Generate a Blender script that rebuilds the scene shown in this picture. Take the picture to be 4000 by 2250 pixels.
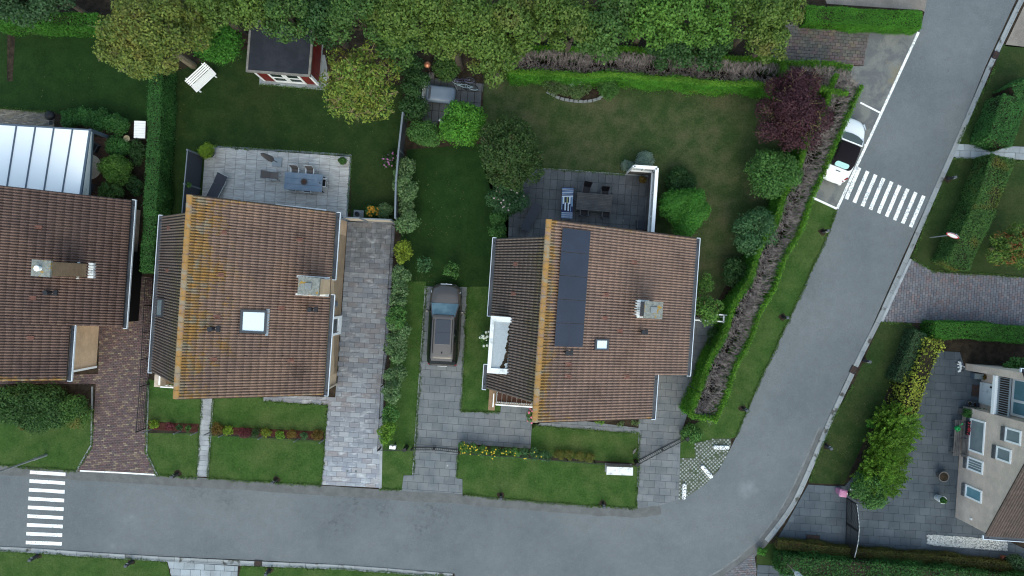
import bpy, math, random
import numpy as np
from mathutils import Vector, Matrix

for o in list(bpy.data.objects): bpy.data.objects.remove(o)
SC = bpy.context.scene
COL = SC.collection
R = math.radians
random.seed(7); RNG = np.random.default_rng(7)

# ------------------------------------------------------------------ camera, light, exposure
CAM_H = 43.0          # flying height of the camera in metres
PPM = 64.0            # photo pixels per metre on the ground
cd = bpy.data.cameras.new('camera'); cam = bpy.data.objects.new('camera', cd); COL.objects.link(cam)
cam.location = (0, 0, CAM_H); cam.rotation_euler = (0, 0, 0)
cd.sensor_width = 36.0; cd.lens = 36.0 * CAM_H * PPM / 4000.0
cd.clip_start = 0.5; cd.clip_end = 900.0
SC.camera = cam

SUN_EL, SUN_AZ = 50.0, 176.0      # elevation; azimuth clockwise from north (+Y)
w = bpy.data.worlds.new('World'); SC.world = w; w.use_nodes = True
wn = w.node_tree; wn.nodes.clear()
sky = wn.nodes.new('ShaderNodeTexSky'); sky.sky_type = 'NISHITA'; sky.sun_disc = False
sky.sun_elevation = R(SUN_EL); sky.sun_rotation = R(SUN_AZ)
sky.air_density = 1.0; sky.dust_density = 2.5; sky.ozone_density = 1.0
bg = wn.nodes.new('ShaderNodeBackground'); bg.inputs['Strength'].default_value = 0.15
wo = wn.nodes.new('ShaderNodeOutputWorld')
tint = wn.nodes.new('ShaderNodeMix'); tint.data_type = 'RGBA'; tint.blend_type = 'MULTIPLY'; tint.inputs[0].default_value = 1.0
tint.inputs[7].default_value = (0.94, 1.0, 0.885, 1)      # thin even cloud over the whole sky
wn.links.new(sky.outputs[0], tint.inputs[6]); wn.links.new(tint.outputs[2], bg.inputs[0]); wn.links.new(bg.outputs[0], wo.inputs[0])
sl = bpy.data.lights.new('sun', 'SUN'); sl.energy = 0.45; sl.angle = R(120); sl.color = (0.94, 0.98, 1.0)
so = bpy.data.objects.new('sun', sl); COL.objects.link(so)
so.rotation_euler = (R(90 - SUN_EL), 0, R(180 - SUN_AZ)); so.location = (30, -10, 60)
SC.cycles.pixel_filter_type = 'BLACKMAN_HARRIS'; SC.cycles.filter_width = 1.15
SC.view_settings.view_transform = 'Standard'; SC.view_settings.look = 'None'
SC.view_settings.exposure = 1.18; SC.view_settings.gamma = 1.0; SC.view_settings.use_curve_mapping = False

# ------------------------------------------------------------------ measuring: photo pixel + height -> place
def W(px, py, h=0.0):
    s = (1 - h / CAM_H) / PPM
    return Vector(((px - 2000) * s, (1125 - py) * s, h))
def W2(px, py, h=0.0):
    p = W(px, py, h); return (p.x, p.y)
def hit(px, py, p0, n):
    a = Vector((0, 0, CAM_H)); d = W(px, py) - a
    t = (Vector(p0) - a).dot(n) / d.dot(n)
    return a + d * t
def in_view(x, y, m=0.0):
    px = 2000 + x * PPM; py = 1125 - y * PPM
    return -m < px < 4000 + m and -m < py < 2250 + m

# ------------------------------------------------------------------ material helpers
ALB = 0.84      # one overall reflectance for everything that is not white
BRIGHT = {'white_paint', 'road_paint', 'worn_road_paint', 'weathered_white', 'white_lead', 'white_gutter_edge', 'opal_panel', 'white_sky_pane', 'white_paintwork', 'worn_white_block', 'sign_white', 'towel_white', 'white_petals', 'headlight_glass'}
class NB:
    def __init__(s, name):
        s.m = bpy.data.materials.new(name); s.m.use_nodes = True
        s.t = s.m.node_tree; s.t.nodes.clear()
        s.out = s.n('ShaderNodeOutputMaterial')
    def n(s, typ, **kw):
        x = s.t.nodes.new(typ)
        for k, v in kw.items(): setattr(x, k, v)
        return x
    def l(s, a, b): s.t.links.new(a, b)
    def put(s, sock, v):
        if hasattr(v, 'is_output'): s.l(v, sock)
        else:
            try: sock.default_value = v
            except Exception: sock.default_value = (*v, 1.0)
    def math(s, op, a, b=0.0, c=None, clamp=False):
        x = s.n('ShaderNodeMath', operation=op, use_clamp=clamp)
        s.put(x.inputs[0], a); s.put(x.inputs[1], b)
        if c is not None: s.put(x.inputs[2], c)
        return x.outputs[0]
    def mix(s, f, a, b, blend='MIX'):
        x = s.n('ShaderNodeMix', data_type='RGBA', blend_type=blend)
        s.put(x.inputs[0], f)
        s.put(x.inputs[6], a if hasattr(a, 'is_output') else (*a[:3], 1.0))
        s.put(x.inputs[7], b if hasattr(b, 'is_output') else (*b[:3], 1.0))
        return x.outputs[2]
    def noise(s, co, scale, detail=4, rough=.55, dist=0.0):
        x = s.n('ShaderNodeTexNoise'); s.l(co, x.inputs['Vector'])
        x.inputs['Scale'].default_value = scale; x.inputs['Detail'].default_value = detail
        x.inputs['Roughness'].default_value = rough; x.inputs['Distortion'].default_value = dist
        return x.outputs[0]
    def step(s, v, lo, hi):
        x = s.n('ShaderNodeMapRange', interpolation_type='SMOOTHSTEP')
        s.put(x.inputs[0], v); s.put(x.inputs[1], lo); s.put(x.inputs[2], hi)
        return x.outputs[0]
    def rng(s, v, a, b, lo, hi):
        x = s.n('ShaderNodeMapRange')
        s.put(x.inputs[0], v); s.put(x.inputs[1], a); s.put(x.inputs[2], b); s.put(x.inputs[3], lo); s.put(x.inputs[4], hi)
        return x.outputs[0]
    def pos(s): return s.n('ShaderNodeNewGeometry').outputs['Position']
    def piece(s):   # one random number for each separate piece, whether an object or an island
        a = s.n('ShaderNodeObjectInfo').outputs['Random']; b = s.n('ShaderNodeNewGeometry').outputs['Random Per Island']
        return s.math('FRACT', s.math('ADD', a, b))
    def scale(s, col, v): return s.mix(1.0, col, s.comb(v), 'MULTIPLY')
    def comb(s, v):
        x = s.n('ShaderNodeCombineColor'); s.l(v, x.inputs[0]); s.l(v, x.inputs[1]); s.l(v, x.inputs[2]); return x.outputs[0]
    def bump(s, h, strength, dist=.02):
        x = s.n('ShaderNodeBump'); x.inputs['Strength'].default_value = strength; x.inputs['Distance'].default_value = dist
        s.l(h, x.inputs['Height']); return x.outputs[0]
    def bsdf(s, col, rough=.8, spec=.3, metal=0.0, normal=None, **kw):
        x = s.n('ShaderNodeBsdfPrincipled')
        if s.m.name not in BRIGHT:
            col = s.mix(1.0, col, (ALB,) * 3, 'MULTIPLY') if hasattr(col, 'is_output') else tuple(c * ALB for c in col[:3])
        s.put(x.inputs['Base Color'], col if hasattr(col, 'is_output') else (*col[:3], 1.0))
        s.put(x.inputs['Roughness'], rough); s.put(x.inputs['Specular IOR Level'], spec); s.put(x.inputs['Metallic'], metal)
        if normal is not None: s.l(normal, x.inputs['Normal'])
        for k, v in kw.items(): s.put(x.inputs[k], v)
        s.l(x.outputs[0], s.out.inputs[0]); return x

def mk(name, c1, c2=None, ns=2.0, lo=.35, hi=.65, rough=.8, spec=.3, metal=0.0, rnd=0.0, pal=None, fine=.25, fs=25.0, bump=.3, bd=.01, coat=0.0):
    """mottled surface: two colours by noise, grain, and a tone for each separate piece"""
    b = NB(name); p = b.pos(); col = (*c1, 1.0)
    pc = b.piece() if (rnd or pal) else None
    if pal:
        r = b.n('ShaderNodeValToRGB'); r.color_ramp.interpolation = 'CONSTANT'; b.l(pc, r.inputs[0])
        el = r.color_ramp.elements
        while len(el) > 1: el.remove(el[-1])
        el[0].position = 0; el[0].color = (*pal[0], 1)
        for i, c in enumerate(pal[1:], 1):
            e = el.new(i / len(pal)); e.color = (*c, 1)
        col = r.outputs[0]
    if c2 is not None:
        col = b.mix(b.step(b.noise(p, ns, 5), lo, hi), col, c2)
    if rnd:
        pr = b.math('FRACT', b.math('MULTIPLY', pc, 17.31))
        col = b.scale(col, b.rng(pr, 0, 1, 1 - rnd, 1 + rnd))
    nf = b.noise(p, fs, 3, .7)
    if fine: col = b.scale(col, b.rng(nf, .25, .75, 1 - fine, 1 + fine))
    kw = {'Coat Weight': coat} if coat else {}
    b.bsdf(col, rough, spec, metal, b.bump(nf, bump, bd) if bump else None, **kw)
    return b.m

def leafmat(name, cols, patch=None, ps=.8, plo=.5, phi=.7, tr=.25, vs=1.2):
    b = NB(name); p = b.pos()
    rp = b.n('ShaderNodeNewGeometry').outputs['Random Per Island']
    r = b.n('ShaderNodeValToRGB'); b.l(rp, r.inputs[0]); el = r.color_ramp.elements
    while len(el) > 1: el.remove(el[-1])
    cols = [(c[0] * 1.25, c[1] * 1.42, c[2] * 1.1) for c in cols]
    el[0].position = 0; el[0].color = (*cols[0], 1)
    for i, c in enumerate(cols[1:], 1):
        e = el.new(i / (len(cols) - 1)); e.color = (*c, 1)
    col = r.outputs[0]
    if patch: col = b.mix(b.step(b.noise(p, ps, 4), plo, phi), col, patch)
    col = b.scale(col, b.rng(b.noise(p, vs, 5, .65), .3, .7, .66, 1.34))
    x = b.bsdf(col, .6, .25)
    if tr:
        t = b.n('ShaderNodeBsdfTranslucent'); b.l(col, t.inputs[0])
        m = b.n('ShaderNodeMixShader'); m.inputs[0].default_value = tr
        b.l(x.outputs[0], m.inputs[1]); b.l(t.outputs[0], m.inputs[2]); b.l(m.outputs[0], b.out.inputs[0])
    return b.m

# ------------------------------------------------------------------ mesh builder
class MB:
    def __init__(s): s.v = []; s.f = []; s.mi = []
    def add(s, vs, fs, m=0):
        o = len(s.v); s.v += [tuple(v) for v in vs]
        for f in fs: s.f.append(tuple(i + o for i in f)); s.mi.append(m)
        return s
    def hexa(s, P, m=0):      # 8 corners: bottom 4, top 4
        return s.add(P, [(3, 2, 1, 0), (4, 5, 6, 7), (0, 1, 5, 4), (1, 2, 6, 5), (2, 3, 7, 6), (3, 0, 4, 7)], m)
    def box(s, x0, x1, y0, y1, z0, z1, T=None, m=0):
        P = [Vector(p) for p in ((x0, y0, z0), (x1, y0, z0), (x1, y1, z0), (x0, y1, z0), (x0, y0, z1), (x1, y0, z1), (x1, y1, z1), (x0, y1, z1))]
        if T is not None: P = [T @ p for p in P]
        return s.hexa(P, m)
    def cbox(s, c, sz, T=None, m=0):
        return s.box(c[0] - sz[0] / 2, c[0] + sz[0] / 2, c[1] - sz[1] / 2, c[1] + sz[1] / 2, c[2] - sz[2] / 2, c[2] + sz[2] / 2, T, m)
    def beam(s, a, b, wd, ht, m=0, up=(0, 0, 1)):   # rectangular bar from a to b
        a = Vector(a); b = Vector(b); d = (b - a).normalized(); u = Vector(up)
        if abs(d.dot(u)) > .98: u = Vector((0, 1, 0))
        r = d.cross(u).normalized() * wd / 2; q = r.cross(d).normalized() * ht / 2
        return s.hexa([a - r - q, a + r - q, b + r - q, b - r - q, a - r + q, a + r + q, b + r + q, b - r + q], m)
    def prism(s, poly, z0, z1, m=0, bottom=False):
        n = len(poly)
        vs = [(p[0], p[1], z0) for p in poly] + [(p[0], p[1], z1) for p in poly]
        fs = [tuple(range(n, 2 * n))] + [(i, (i + 1) % n, n + (i + 1) % n, n + i) for i in range(n)]
        if bottom: fs.append(tuple(reversed(range(n))))
        return s.add(vs, fs, m)
    def tube(s, a, b, r0, r1=None, n=6, cap=True, m=0):
        a = Vector(a); b = Vector(b); r1 = r0 if r1 is None else r1
        d = (b - a)
        if d.length < 1e-6: return s
        d.normalize(); u = d.orthogonal().normalized(); w_ = d.cross(u)
        vs = []
        for c, r in ((a, r0), (b, r1)):
            for i in range(n):
                t = 2 * math.pi * i / n; vs.append(c + (u * math.cos(t) + w_ * math.sin(t)) * r)
        fs = [(i, (i + 1) % n, n + (i + 1) % n, n + i) for i in range(n)]
        if cap: fs += [tuple(reversed(range(n))), tuple(range(n, 2 * n))]
        return s.add(vs, fs, m)
    def path(s, pts, r, n=6, m=0):
        for a, b in zip(pts[:-1], pts[1:]): s.tube(a, b, r, r, n, True, m)
        return s
    def lathe(s, prof, n=16, c=(0, 0, 0), m=0, close=True):
        vs = []; k = len(prof)
        for r, z in prof:
            for i in range(n):
                t = 2 * math.pi * i / n; vs.append((c[0] + r * math.cos(t), c[1] + r * math.sin(t), c[2] + z))
        fs = [(j * n + i, j * n + (i + 1) % n, (j + 1) * n + (i + 1) % n, (j + 1) * n + i) for j in range(k - 1) for i in range(n)]
        if close: fs += [tuple(reversed(range(n))), tuple(range((k - 1) * n, k * n))]
        return s.add(vs, fs, m)
    def ell(s, c, r, nu=12, nv=8, m=0, T=None):
        vs = []
        for j in range(nv + 1):
            ph = math.pi * j / nv - math.pi / 2
            for i in range(nu):
                t = 2 * math.pi * i / nu
                p = Vector((c[0] + r[0] * math.cos(ph) * math.cos(t), c[1] + r[1] * math.cos(ph) * math.sin(t), c[2] + r[2] * math.sin(ph)))
                vs.append(T @ p if T is not None else p)
        fs = [(j * nu + i, j * nu + (i + 1) % nu, (j + 1) * nu + (i + 1) % nu, (j + 1) * nu + i) for j in range(nv) for i in range(nu)]
        return s.add(vs, fs, m)
    def loft(s, rings, m=0, cap=True, closed=True):
        n = len(rings[0]); vs = [p for r in rings for p in r]; k = n if closed else n - 1
        fs = [(j * n + i, j * n + (i + 1) % n, (j + 1) * n + (i + 1) % n, (j + 1) * n + i) for j in range(len(rings) - 1) for i in range(k)]
        if cap: fs += [tuple(reversed(range(n))), tuple(range((len(rings) - 1) * n, len(rings) * n))]
        return s.add(vs, fs, m)
    def mesh(s, name, mats, smooth=False, T=None):
        me = bpy.data.meshes.new(name)
        vs = [T @ Vector(v) for v in s.v] if T is not None else s.v
        me.from_pydata(vs, [], s.f); me.update()
        for m in (mats if isinstance(mats, (list, tuple)) else [mats]): me.materials.append(m)
        if any(s.mi): me.polygons.foreach_set('material_index', s.mi)
        if smooth: me.polygons.foreach_set('use_smooth', [True] * len(s.f))
        return me
    def build(s, name, mats, parent=None, smooth=False, world=False, bevel=0.0, kind=None, loc=None):
        T = wm(parent).inverted() if (world and parent is not None) else None
        if world and parent is None and loc is not None: T = Matrix.Translation(Vector(loc)).inverted()
        me = s.mesh(name, mats, smooth, T)
        o = bpy.data.objects.new(name, me); COL.objects.link(o)
        if parent is not None: o.parent = parent
        elif loc is not None: o.location = loc
        if bevel:
            bv = o.modifiers.new('bevel', 'BEVEL'); bv.width = bevel; bv.segments = 2; bv.limit_method = 'ANGLE'
        if kind: o['kind'] = kind
        return o

def wm(o):
    M = Matrix.LocRotScale(o.location, o.rotation_euler.to_quaternion(), o.scale)
    return wm(o.parent) @ M if o.parent else M
def tag(o, label=None, cat=None, group=None, kind=None):
    if label: o['label'] = label
    if cat: o['category'] = cat
    if group: o['group'] = group
    if kind: o['kind'] = kind
    return o
def thing(name, label, cat, loc=(0, 0, 0), rz=0.0, group=None):
    o = bpy.data.objects.new(name, None); COL.objects.link(o); o.empty_display_size = .3
    o.location = loc; o.rotation_euler = (0, 0, rz)
    return tag(o, label, cat, group)
def inst(name, me, parent, loc, rot=(0, 0, 0)):
    o = bpy.data.objects.new(name, me); COL.objects.link(o); o.parent = parent
    o.location = loc; o.rotation_euler = rot
    return o
def copy_tree(o, parent=None):
    c = o.copy(); COL.objects.link(c)
    if parent is not None: c.parent = parent
    for ch in KIDS.get(o.name, []): copy_tree(ch, c)
    return c
KIDS = {}
def note_kids(o):
    KIDS.clear()
    for x in COL.objects:
        if x.parent: KIDS.setdefault(x.parent.name, []).append(x)

# ------------------------------------------------------------------ ground pieces
def sheet(name, poly_px, mat, z, kind='structure'):
    b = MB(); pts = [W2(*p) for p in poly_px]
    b.add([(x, y, z) for x, y in pts], [tuple(range(len(pts)))])
    o = b.build(name, mat); o['kind'] = kind; return o

def clip(poly, x0, x1, y0, y1):
    for ax, lim, sg in ((0, x0, 1), (0, x1, -1), (1, y0, 1), (1, y1, -1)):
        out = []
        for i in range(len(poly)):
            a, b = poly[i - 1], poly[i]
            da, db = (a[ax] - lim) * sg, (b[ax] - lim) * sg
            if (da >= 0) != (db >= 0):
                t = da / (da - db); out.append((a[0] + (b[0] - a[0]) * t, a[1] + (b[1] - a[1]) * t))
            if db >= 0: out.append(b)
        poly = out
        if len(poly) < 3: return []
    return poly
def area(p): return abs(sum(p[i - 1][0] * p[i][1] - p[i][0] * p[i - 1][1] for i in range(len(p)))) / 2

def slab(b, poly, z0, z1, ch=.006):
    cx = sum(p[0] for p in poly) / len(poly); cy = sum(p[1] for p in poly) / len(poly); n = len(poly)
    def ins(p):
        d = math.hypot(p[0] - cx, p[1] - cy) or 1; k = 1 - ch * 1.4 / d
        return (cx + (p[0] - cx) * k, cy + (p[1] - cy) * k)
    vs = [(p[0], p[1], z0) for p in poly] + [(p[0], p[1], z1 - ch) for p in poly] + [(*ins(p), z1) for p in poly]
    fs = [(i, (i + 1) % n, n + (i + 1) % n, n + i) for i in range(n)] + [(n + i, n + (i + 1) % n, 2 * n + (i + 1) % n, 2 * n + i) for i in range(n)] + [tuple(range(2 * n, 3 * n))]
    b.add(vs, fs)

def paving(name, poly_px, tw, th, mat, bed, piece='paver', rot=-4.0, bond=.5, gap=.012, z=.035, vertical=False, jit=.0025, org=None, maxp=300, plab=None):
    """a bed with its paving pieces laid in rows; the pieces are objects, past the limit joined"""
    org = org or poly_px[0]; O = W(*org); a = R(rot + (90 if vertical else 0)); ca, sa = math.cos(a), math.sin(a)
    loc = [((x - O.x) * ca + (y - O.y) * sa, -(x - O.x) * sa + (y - O.y) * ca) for x, y in (W2(*p) for p in poly_px)]
    root = MB().add([(x, y, .006) for x, y in loc], [tuple(range(len(loc)))]).build(name, bed)
    root.location = (O.x, O.y, 0); root.rotation_euler = (0, 0, a); root['kind'] = 'structure'
    xs = [p[0] for p in loc]; ys = [p[1] for p in loc]
    j0, j1 = math.floor(min(ys) / th), math.ceil(max(ys) / th); L = []
    for j in range(j0, j1):
        off = (j * bond % 1.0) * tw
        i0, i1 = math.floor((min(xs) - off) / tw), math.ceil((max(xs) - off) / tw)
        for i in range(i0, i1):
            x0 = i * tw + off; y0 = j * th
            q = clip(loc, x0 + gap / 2, x0 + tw - gap / 2, y0 + gap / 2, y0 + th - gap / 2)
            if not q: continue
            ar = area(q); full = (tw - gap) * (th - gap)
            if ar < .1 * full: continue
            cx, cy = x0 + tw / 2, y0 + th / 2
            wx, wy = O.x + cx * ca - cy * sa, O.y + cx * sa + cy * ca
            if not in_view(wx, wy, 60): continue
            L.append((ar > .995 * full, ar, math.hypot(wx, wy), cx, cy, q))
    L.sort(key=lambda t: (-round(t[1], 3), t[2]))
    fb = MB(); hw, hh = (tw - gap) / 2, (th - gap) / 2
    slab(fb, [(-hw, -hh), (hw, -hh), (hw, hh), (-hw, hh)], -.04, 0)
    fm = fb.mesh(piece, mat)
    rest = MB()
    for k, (full, ar, d, cx, cy, q) in enumerate(L):
        dz = random.uniform(-jit, jit)
        if k < maxp:
            if full: inst(piece, fm, root, (cx, cy, z + dz), (random.gauss(0, .003), random.gauss(0, .003), random.gauss(0, .004)))
            else:
                pb = MB(); slab(pb, [(x - cx, y - cy) for x, y in q], -.04, 0)
                inst(piece, pb.mesh(piece, mat), root, (cx, cy, z + dz))
        else: slab(rest, q, z - .04, z + dz)
    if rest.v: rest.build(piece + 's', mat, root, kind='stuff')
    return root

# ------------------------------------------------------------------ foliage
def quads(name, P, Nn, size, asp, mat, loc=(0, 0, 0)):
    n = len(P)
    N_ = Nn / np.maximum(np.linalg.norm(Nn, axis=1, keepdims=True), 1e-6)
    t = RNG.normal(size=(n, 3)); t -= (t * N_).sum(1, keepdims=True) * N_
    t /= np.maximum(np.linalg.norm(t, axis=1, keepdims=True), 1e-6)
    b = np.cross(N_, t); a = (size / 2)[:, None]
    V = np.empty((n, 4, 3), np.float32)
    V[:, 0] = P - t * a; V[:, 1] = P + b * a * asp + N_ * a * .25; V[:, 2] = P + t * a; V[:, 3] = P - b * a * asp + N_ * a * .25
    V -= np.array(loc, np.float32)
    me = bpy.data.meshes.new(name)
    me.vertices.add(4 * n); me.vertices.foreach_set('co', V.reshape(-1))
    me.loops.add(4 * n); me.loops.foreach_set('vertex_index', np.arange(4 * n, dtype=np.int32))
    me.polygons.add(n); me.polygons.foreach_set('loop_start', np.arange(0, 4 * n, 4, dtype=np.int32))
    me.polygons.foreach_set('loop_total', np.full(n, 4, np.int32))
    me.materials.append(mat); me.update(calc_edges=True); me.validate()
    return me

def unit(n):
    v = RNG.normal(size=(n, 3)); return v / np.linalg.norm(v, axis=1, keepdims=True)

def blob_leaves(C, rad, leaf, dens, asp, up=.35, flat=.75, jitter=.75):
    """leaves in the shells of several blobs"""
    Ps, Ns = [], []
    for c, r in zip(C, rad):
        n = int(4 * math.pi * r * r * dens / (leaf * leaf * .5 * asp))
        d = unit(n); keep = (d[:, 2] > -.25) | (RNG.random(n) < .3); d = d[keep]; n = len(d)
        # uneven shell: lobes push the surface in and out
        k = np.concatenate([RNG.normal(size=(4, 3)) * 2.4, RNG.normal(size=(4, 3)) * 6]); wob = sum(np.sin(d @ q + i) for i, q in enumerate(k)) / 8
        rr = r * (1 + .42 * wob) * (1 - .45 * RNG.random(n) ** 1.5); st = RNG.random(n) < .06; rr[st] *= RNG.uniform(1.0, 1.22, st.sum())
        p = d * rr[:, None]; p[:, 2] *= flat
        Ps.append(p + c); Ns.append(d + RNG.normal(size=(n, 3)) * jitter + np.array([0, 0, up]))
    return np.concatenate(Ps), np.concatenate(Ns)

def crown_blobs(c, rx, ry, rz, nb, frac=(.3, .48)):
    C = []; rad = []
    for i in range(nb):
        for _ in range(30):
            d = unit(1)[0]; d[2] = abs(d[2]) * .9 - .15
            q = d * RNG.uniform(.45, .82)
            p = np.array([c[0] + q[0] * rx, c[1] + q[1] * ry, c[2] + q[2] * rz])
            if all(np.linalg.norm((p - o)[:2]) > .32 * min(rx, ry) for o in C) or _ == 29: break
        C.append(p); rad.append(RNG.uniform(*frac) * min(rx, ry))
    C.append(np.array([c[0], c[1], c[2] + rz * .35])); rad.append(.5 * min(rx, ry))
    return C, rad

def tree(name, label, px, py, rpx, top, mat, bark, leaf=.2, dens=1.0, nb=12, squash=1.0, group=None, asp=.62, twig=0, up=.35, frac=(.3, .48), ryf=1.0, cat='tree', crown_h=.36):
    h = top * (1 - crown_h); s = (1 - h / CAM_H) / PPM; rx = rpx * s; c = W(px, py, h)
    ry = rx * ryf; rz = top - h
    root = thing(name, label, cat, (c.x, c.y, 0), 0, group)
    C, rad = crown_blobs((c.x, c.y, h), rx, ry, rz, nb, frac)
    P, Nn = blob_leaves(C, rad, leaf, dens, asp, up, squash)
    me = quads('crown', P, Nn, leaf * RNG.uniform(.65, 1.3, len(P)), asp, mat, (c.x, c.y, 0))
    o = bpy.data.objects.new('crown', me); COL.objects.link(o); o.parent = root
    b = MB(); fork = Vector((c.x, c.y, max(.25, h - .6 * rz)))
    tr = .05 + .022 * top
    b.tube((c.x, c.y, -.05), fork, tr, tr * .75, 8, False)
    for p, r in zip(C, rad):
        e = Vector(p); mid = fork.lerp(e, .5) + Vector((random.uniform(-.15, .15), random.uniform(-.15, .15), .12)) * rx
        b.tube(fork, mid, tr * .5, tr * .3, 6, False); b.tube(mid, e, tr * .3, tr * .12, 5, False)
        for _ in range(twig):
            d = Vector(unit(1)[0]); d.z = abs(d.z) * .8 + .1; f = e + d * r * 1.0; f.z = min(f.z, top + .1)
            m2 = e.lerp(f, .55) + Vector(unit(1)[0]) * .12 * r
            b.tube(e, m2, tr * .16, tr * .11, 4, False); b.tube(m2, f, tr * .11, tr * .05, 4, False)
            for _k in range(2):
                g = m2 + (d + Vector(unit(1)[0]) * .7) * r * .45; g.z = min(g.z, top + .1); b.tube(m2, g, tr * .08, tr * .04, 3, False)
    b.build('trunk', bark, root, world=True)
    return root

def bush(name, label, px, py, rpx, h, mat, leaf=.1, dens=1.2, nb=5, group=None, asp=.6, ryf=1.0, cat='bush', frac=(.42, .6), up=.4, flowers=None, base=0.0):
    hm = h * .5 + base; s = (1 - hm / CAM_H) / PPM; rx = rpx * s; c = W(px, py, hm); ry = rx * ryf
    C, rad = [], []
    for i in range(nb):
        a = 6.283 * i / nb + random.random(); q = random.uniform(.35, .6)
        rr = random.uniform(*frac) * min(rx, ry)
        C.append(np.array([c.x + math.cos(a) * q * rx, c.y + math.sin(a) * q * ry, base + max(h * .45, h - rr * .8)])); rad.append(rr)
    C.append(np.array([c.x, c.y, base + h * .55])); rad.append(.55 * min(rx, ry))
    fl = min(1.1, max(.45, h * .5 / (max(rad) * .9)))
    P, Nn = blob_leaves(C, rad, leaf, dens, asp, up, fl)
    P[:, 2] = np.clip(P[:, 2], base + .03, base + h * 1.12)
    me = quads('foliage', P, Nn, leaf * RNG.uniform(.65, 1.3, len(P)), asp, mat, (c.x, c.y, base))
    root = bpy.data.objects.new(name, me); COL.objects.link(root); root.location = (c.x, c.y, base)
    tag(root, label, cat, group)
    if flowers:
        fm, num, fr = flowers; b = MB()
        idx = [i for i in np.argsort(-P[:, 2] + RNG.normal(size=len(P)) * h * .25)[:num * 6]]; random.shuffle(idx)
        for i in idx[:num]:
            b.ell((P[i, 0] - c.x, P[i, 1] - c.y, P[i, 2] + fr * .4 - base), (fr, fr, fr * .6), 6, 4)
        b.build('flowers', fm, root, kind='stuff')
    return root

def strip_samples(pts, width, h, n, faces=(1, 1, 1), rough=.07):
    """random points and normals on the top and the sides of a long box along pts"""
    seg = [(Vector(a), Vector(b)) for a, b in zip(pts[:-1], pts[1:])]; L = [(b - a).length for a, b in seg]; T = sum(L)
    ar = np.array([width * faces[0], h * faces[1], h * faces[2], width * h * 2 / max(T, .1)]); pr = ar / ar.sum()
    which = RNG.choice(4, n, p=pr); si = RNG.choice(len(seg), n, p=np.array(L) / T); u = RNG.random(n); v = RNG.random(n)
    A = np.array([s[0][:] for s in seg])[si][:, :2]; B = np.array([s[1][:] for s in seg])[si][:, :2]
    D = B - A; D /= np.linalg.norm(D, axis=1, keepdims=True); Q = np.stack([-D[:, 1], D[:, 0]], 1)
    c = A + (B - A) * u[:, None]; P = np.zeros((n, 3)); Nn = np.zeros((n, 3))
    top = which == 0; P[:, :2] = c; P[top, :2] += Q[top] * ((v[top] - .5) * width)[:, None]; P[top, 2] = h; Nn[top, 2] = 1
    for k, sg in ((1, 1), (2, -1)):
        m = which == k; P[m, :2] += Q[m] * (sg * width / 2); P[m, 2] = v[m] ** .85 * h; Nn[m, :2] = Q[m] * sg
    m = which == 3; e = RNG.random(n) < .5
    for end, pt, dr in ((True, pts[0], seg[0][0] - seg[0][1]), (False, pts[-1], seg[-1][1] - seg[-1][0])):
        k = m & (e == end); dr = np.array(dr[:2]); dr = dr / np.linalg.norm(dr); q = np.array([-dr[1], dr[0]])
        P[k, :2] = np.array(pt[:2]) + q * ((v[k] - .5) * width)[:, None]; P[k, 2] = u[k] * h; Nn[k, :2] = dr
    w1 = np.sin(P[:, 0] * 1.7 + P[:, 1] * 1.1) + np.sin(P[:, 1] * 2.3 - P[:, 0] * .7) + np.sin(P[:, 2] * 3 + P[:, 0] * 3.1)
    P += Nn * (w1 * rough * .5 + RNG.normal(size=n) * rough * .7 - rough * .5)[:, None]
    return P, Nn

def core_mesh(b, pts, width, h, z0=0.0):
    for a, c in zip(pts[:-1], pts[1:]): b.beam((a[0], a[1], (h + z0) / 2), (c[0], c[1], (h + z0) / 2), width, h - z0)

def hedge(name, label, path_px, width, h, mat, core, leaf=.09, dens=2.2, asp=.6, jit=.55, group=None, at=None, up=.3, rough=.07, cat='hedge'):
    pts = [W(px, py, h if at is None else at) for px, py in path_px]; pts = [Vector((p.x, p.y, 0)) for p in pts]
    T = sum((b - a).length for a, b in zip(pts[:-1], pts[1:]))
    n = int((width + 2 * h) * T * dens / (leaf * leaf * .5 * asp))
    P, Nn = strip_samples(pts, width, h, n, rough=rough)
    Nn = Nn + RNG.normal(size=(n, 3)) * jit + np.array([0, 0, up])
    mid = pts[len(pts) // 2] if len(pts) > 2 else pts[0].lerp(pts[1], .5)
    root = thing(name, label, cat, mid, 0, group)
    me = quads('foliage', P, Nn, leaf * RNG.uniform(.6, 1.35, n), asp, mat, mid)
    inst('foliage', me, root, (0, 0, 0))
    b = MB(); core_mesh(b, pts, max(.1, width - .16), h - .1); b.build('branches', core, root, world=True)  # solid dark core box, added inside to stop see-through
    return root
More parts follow.
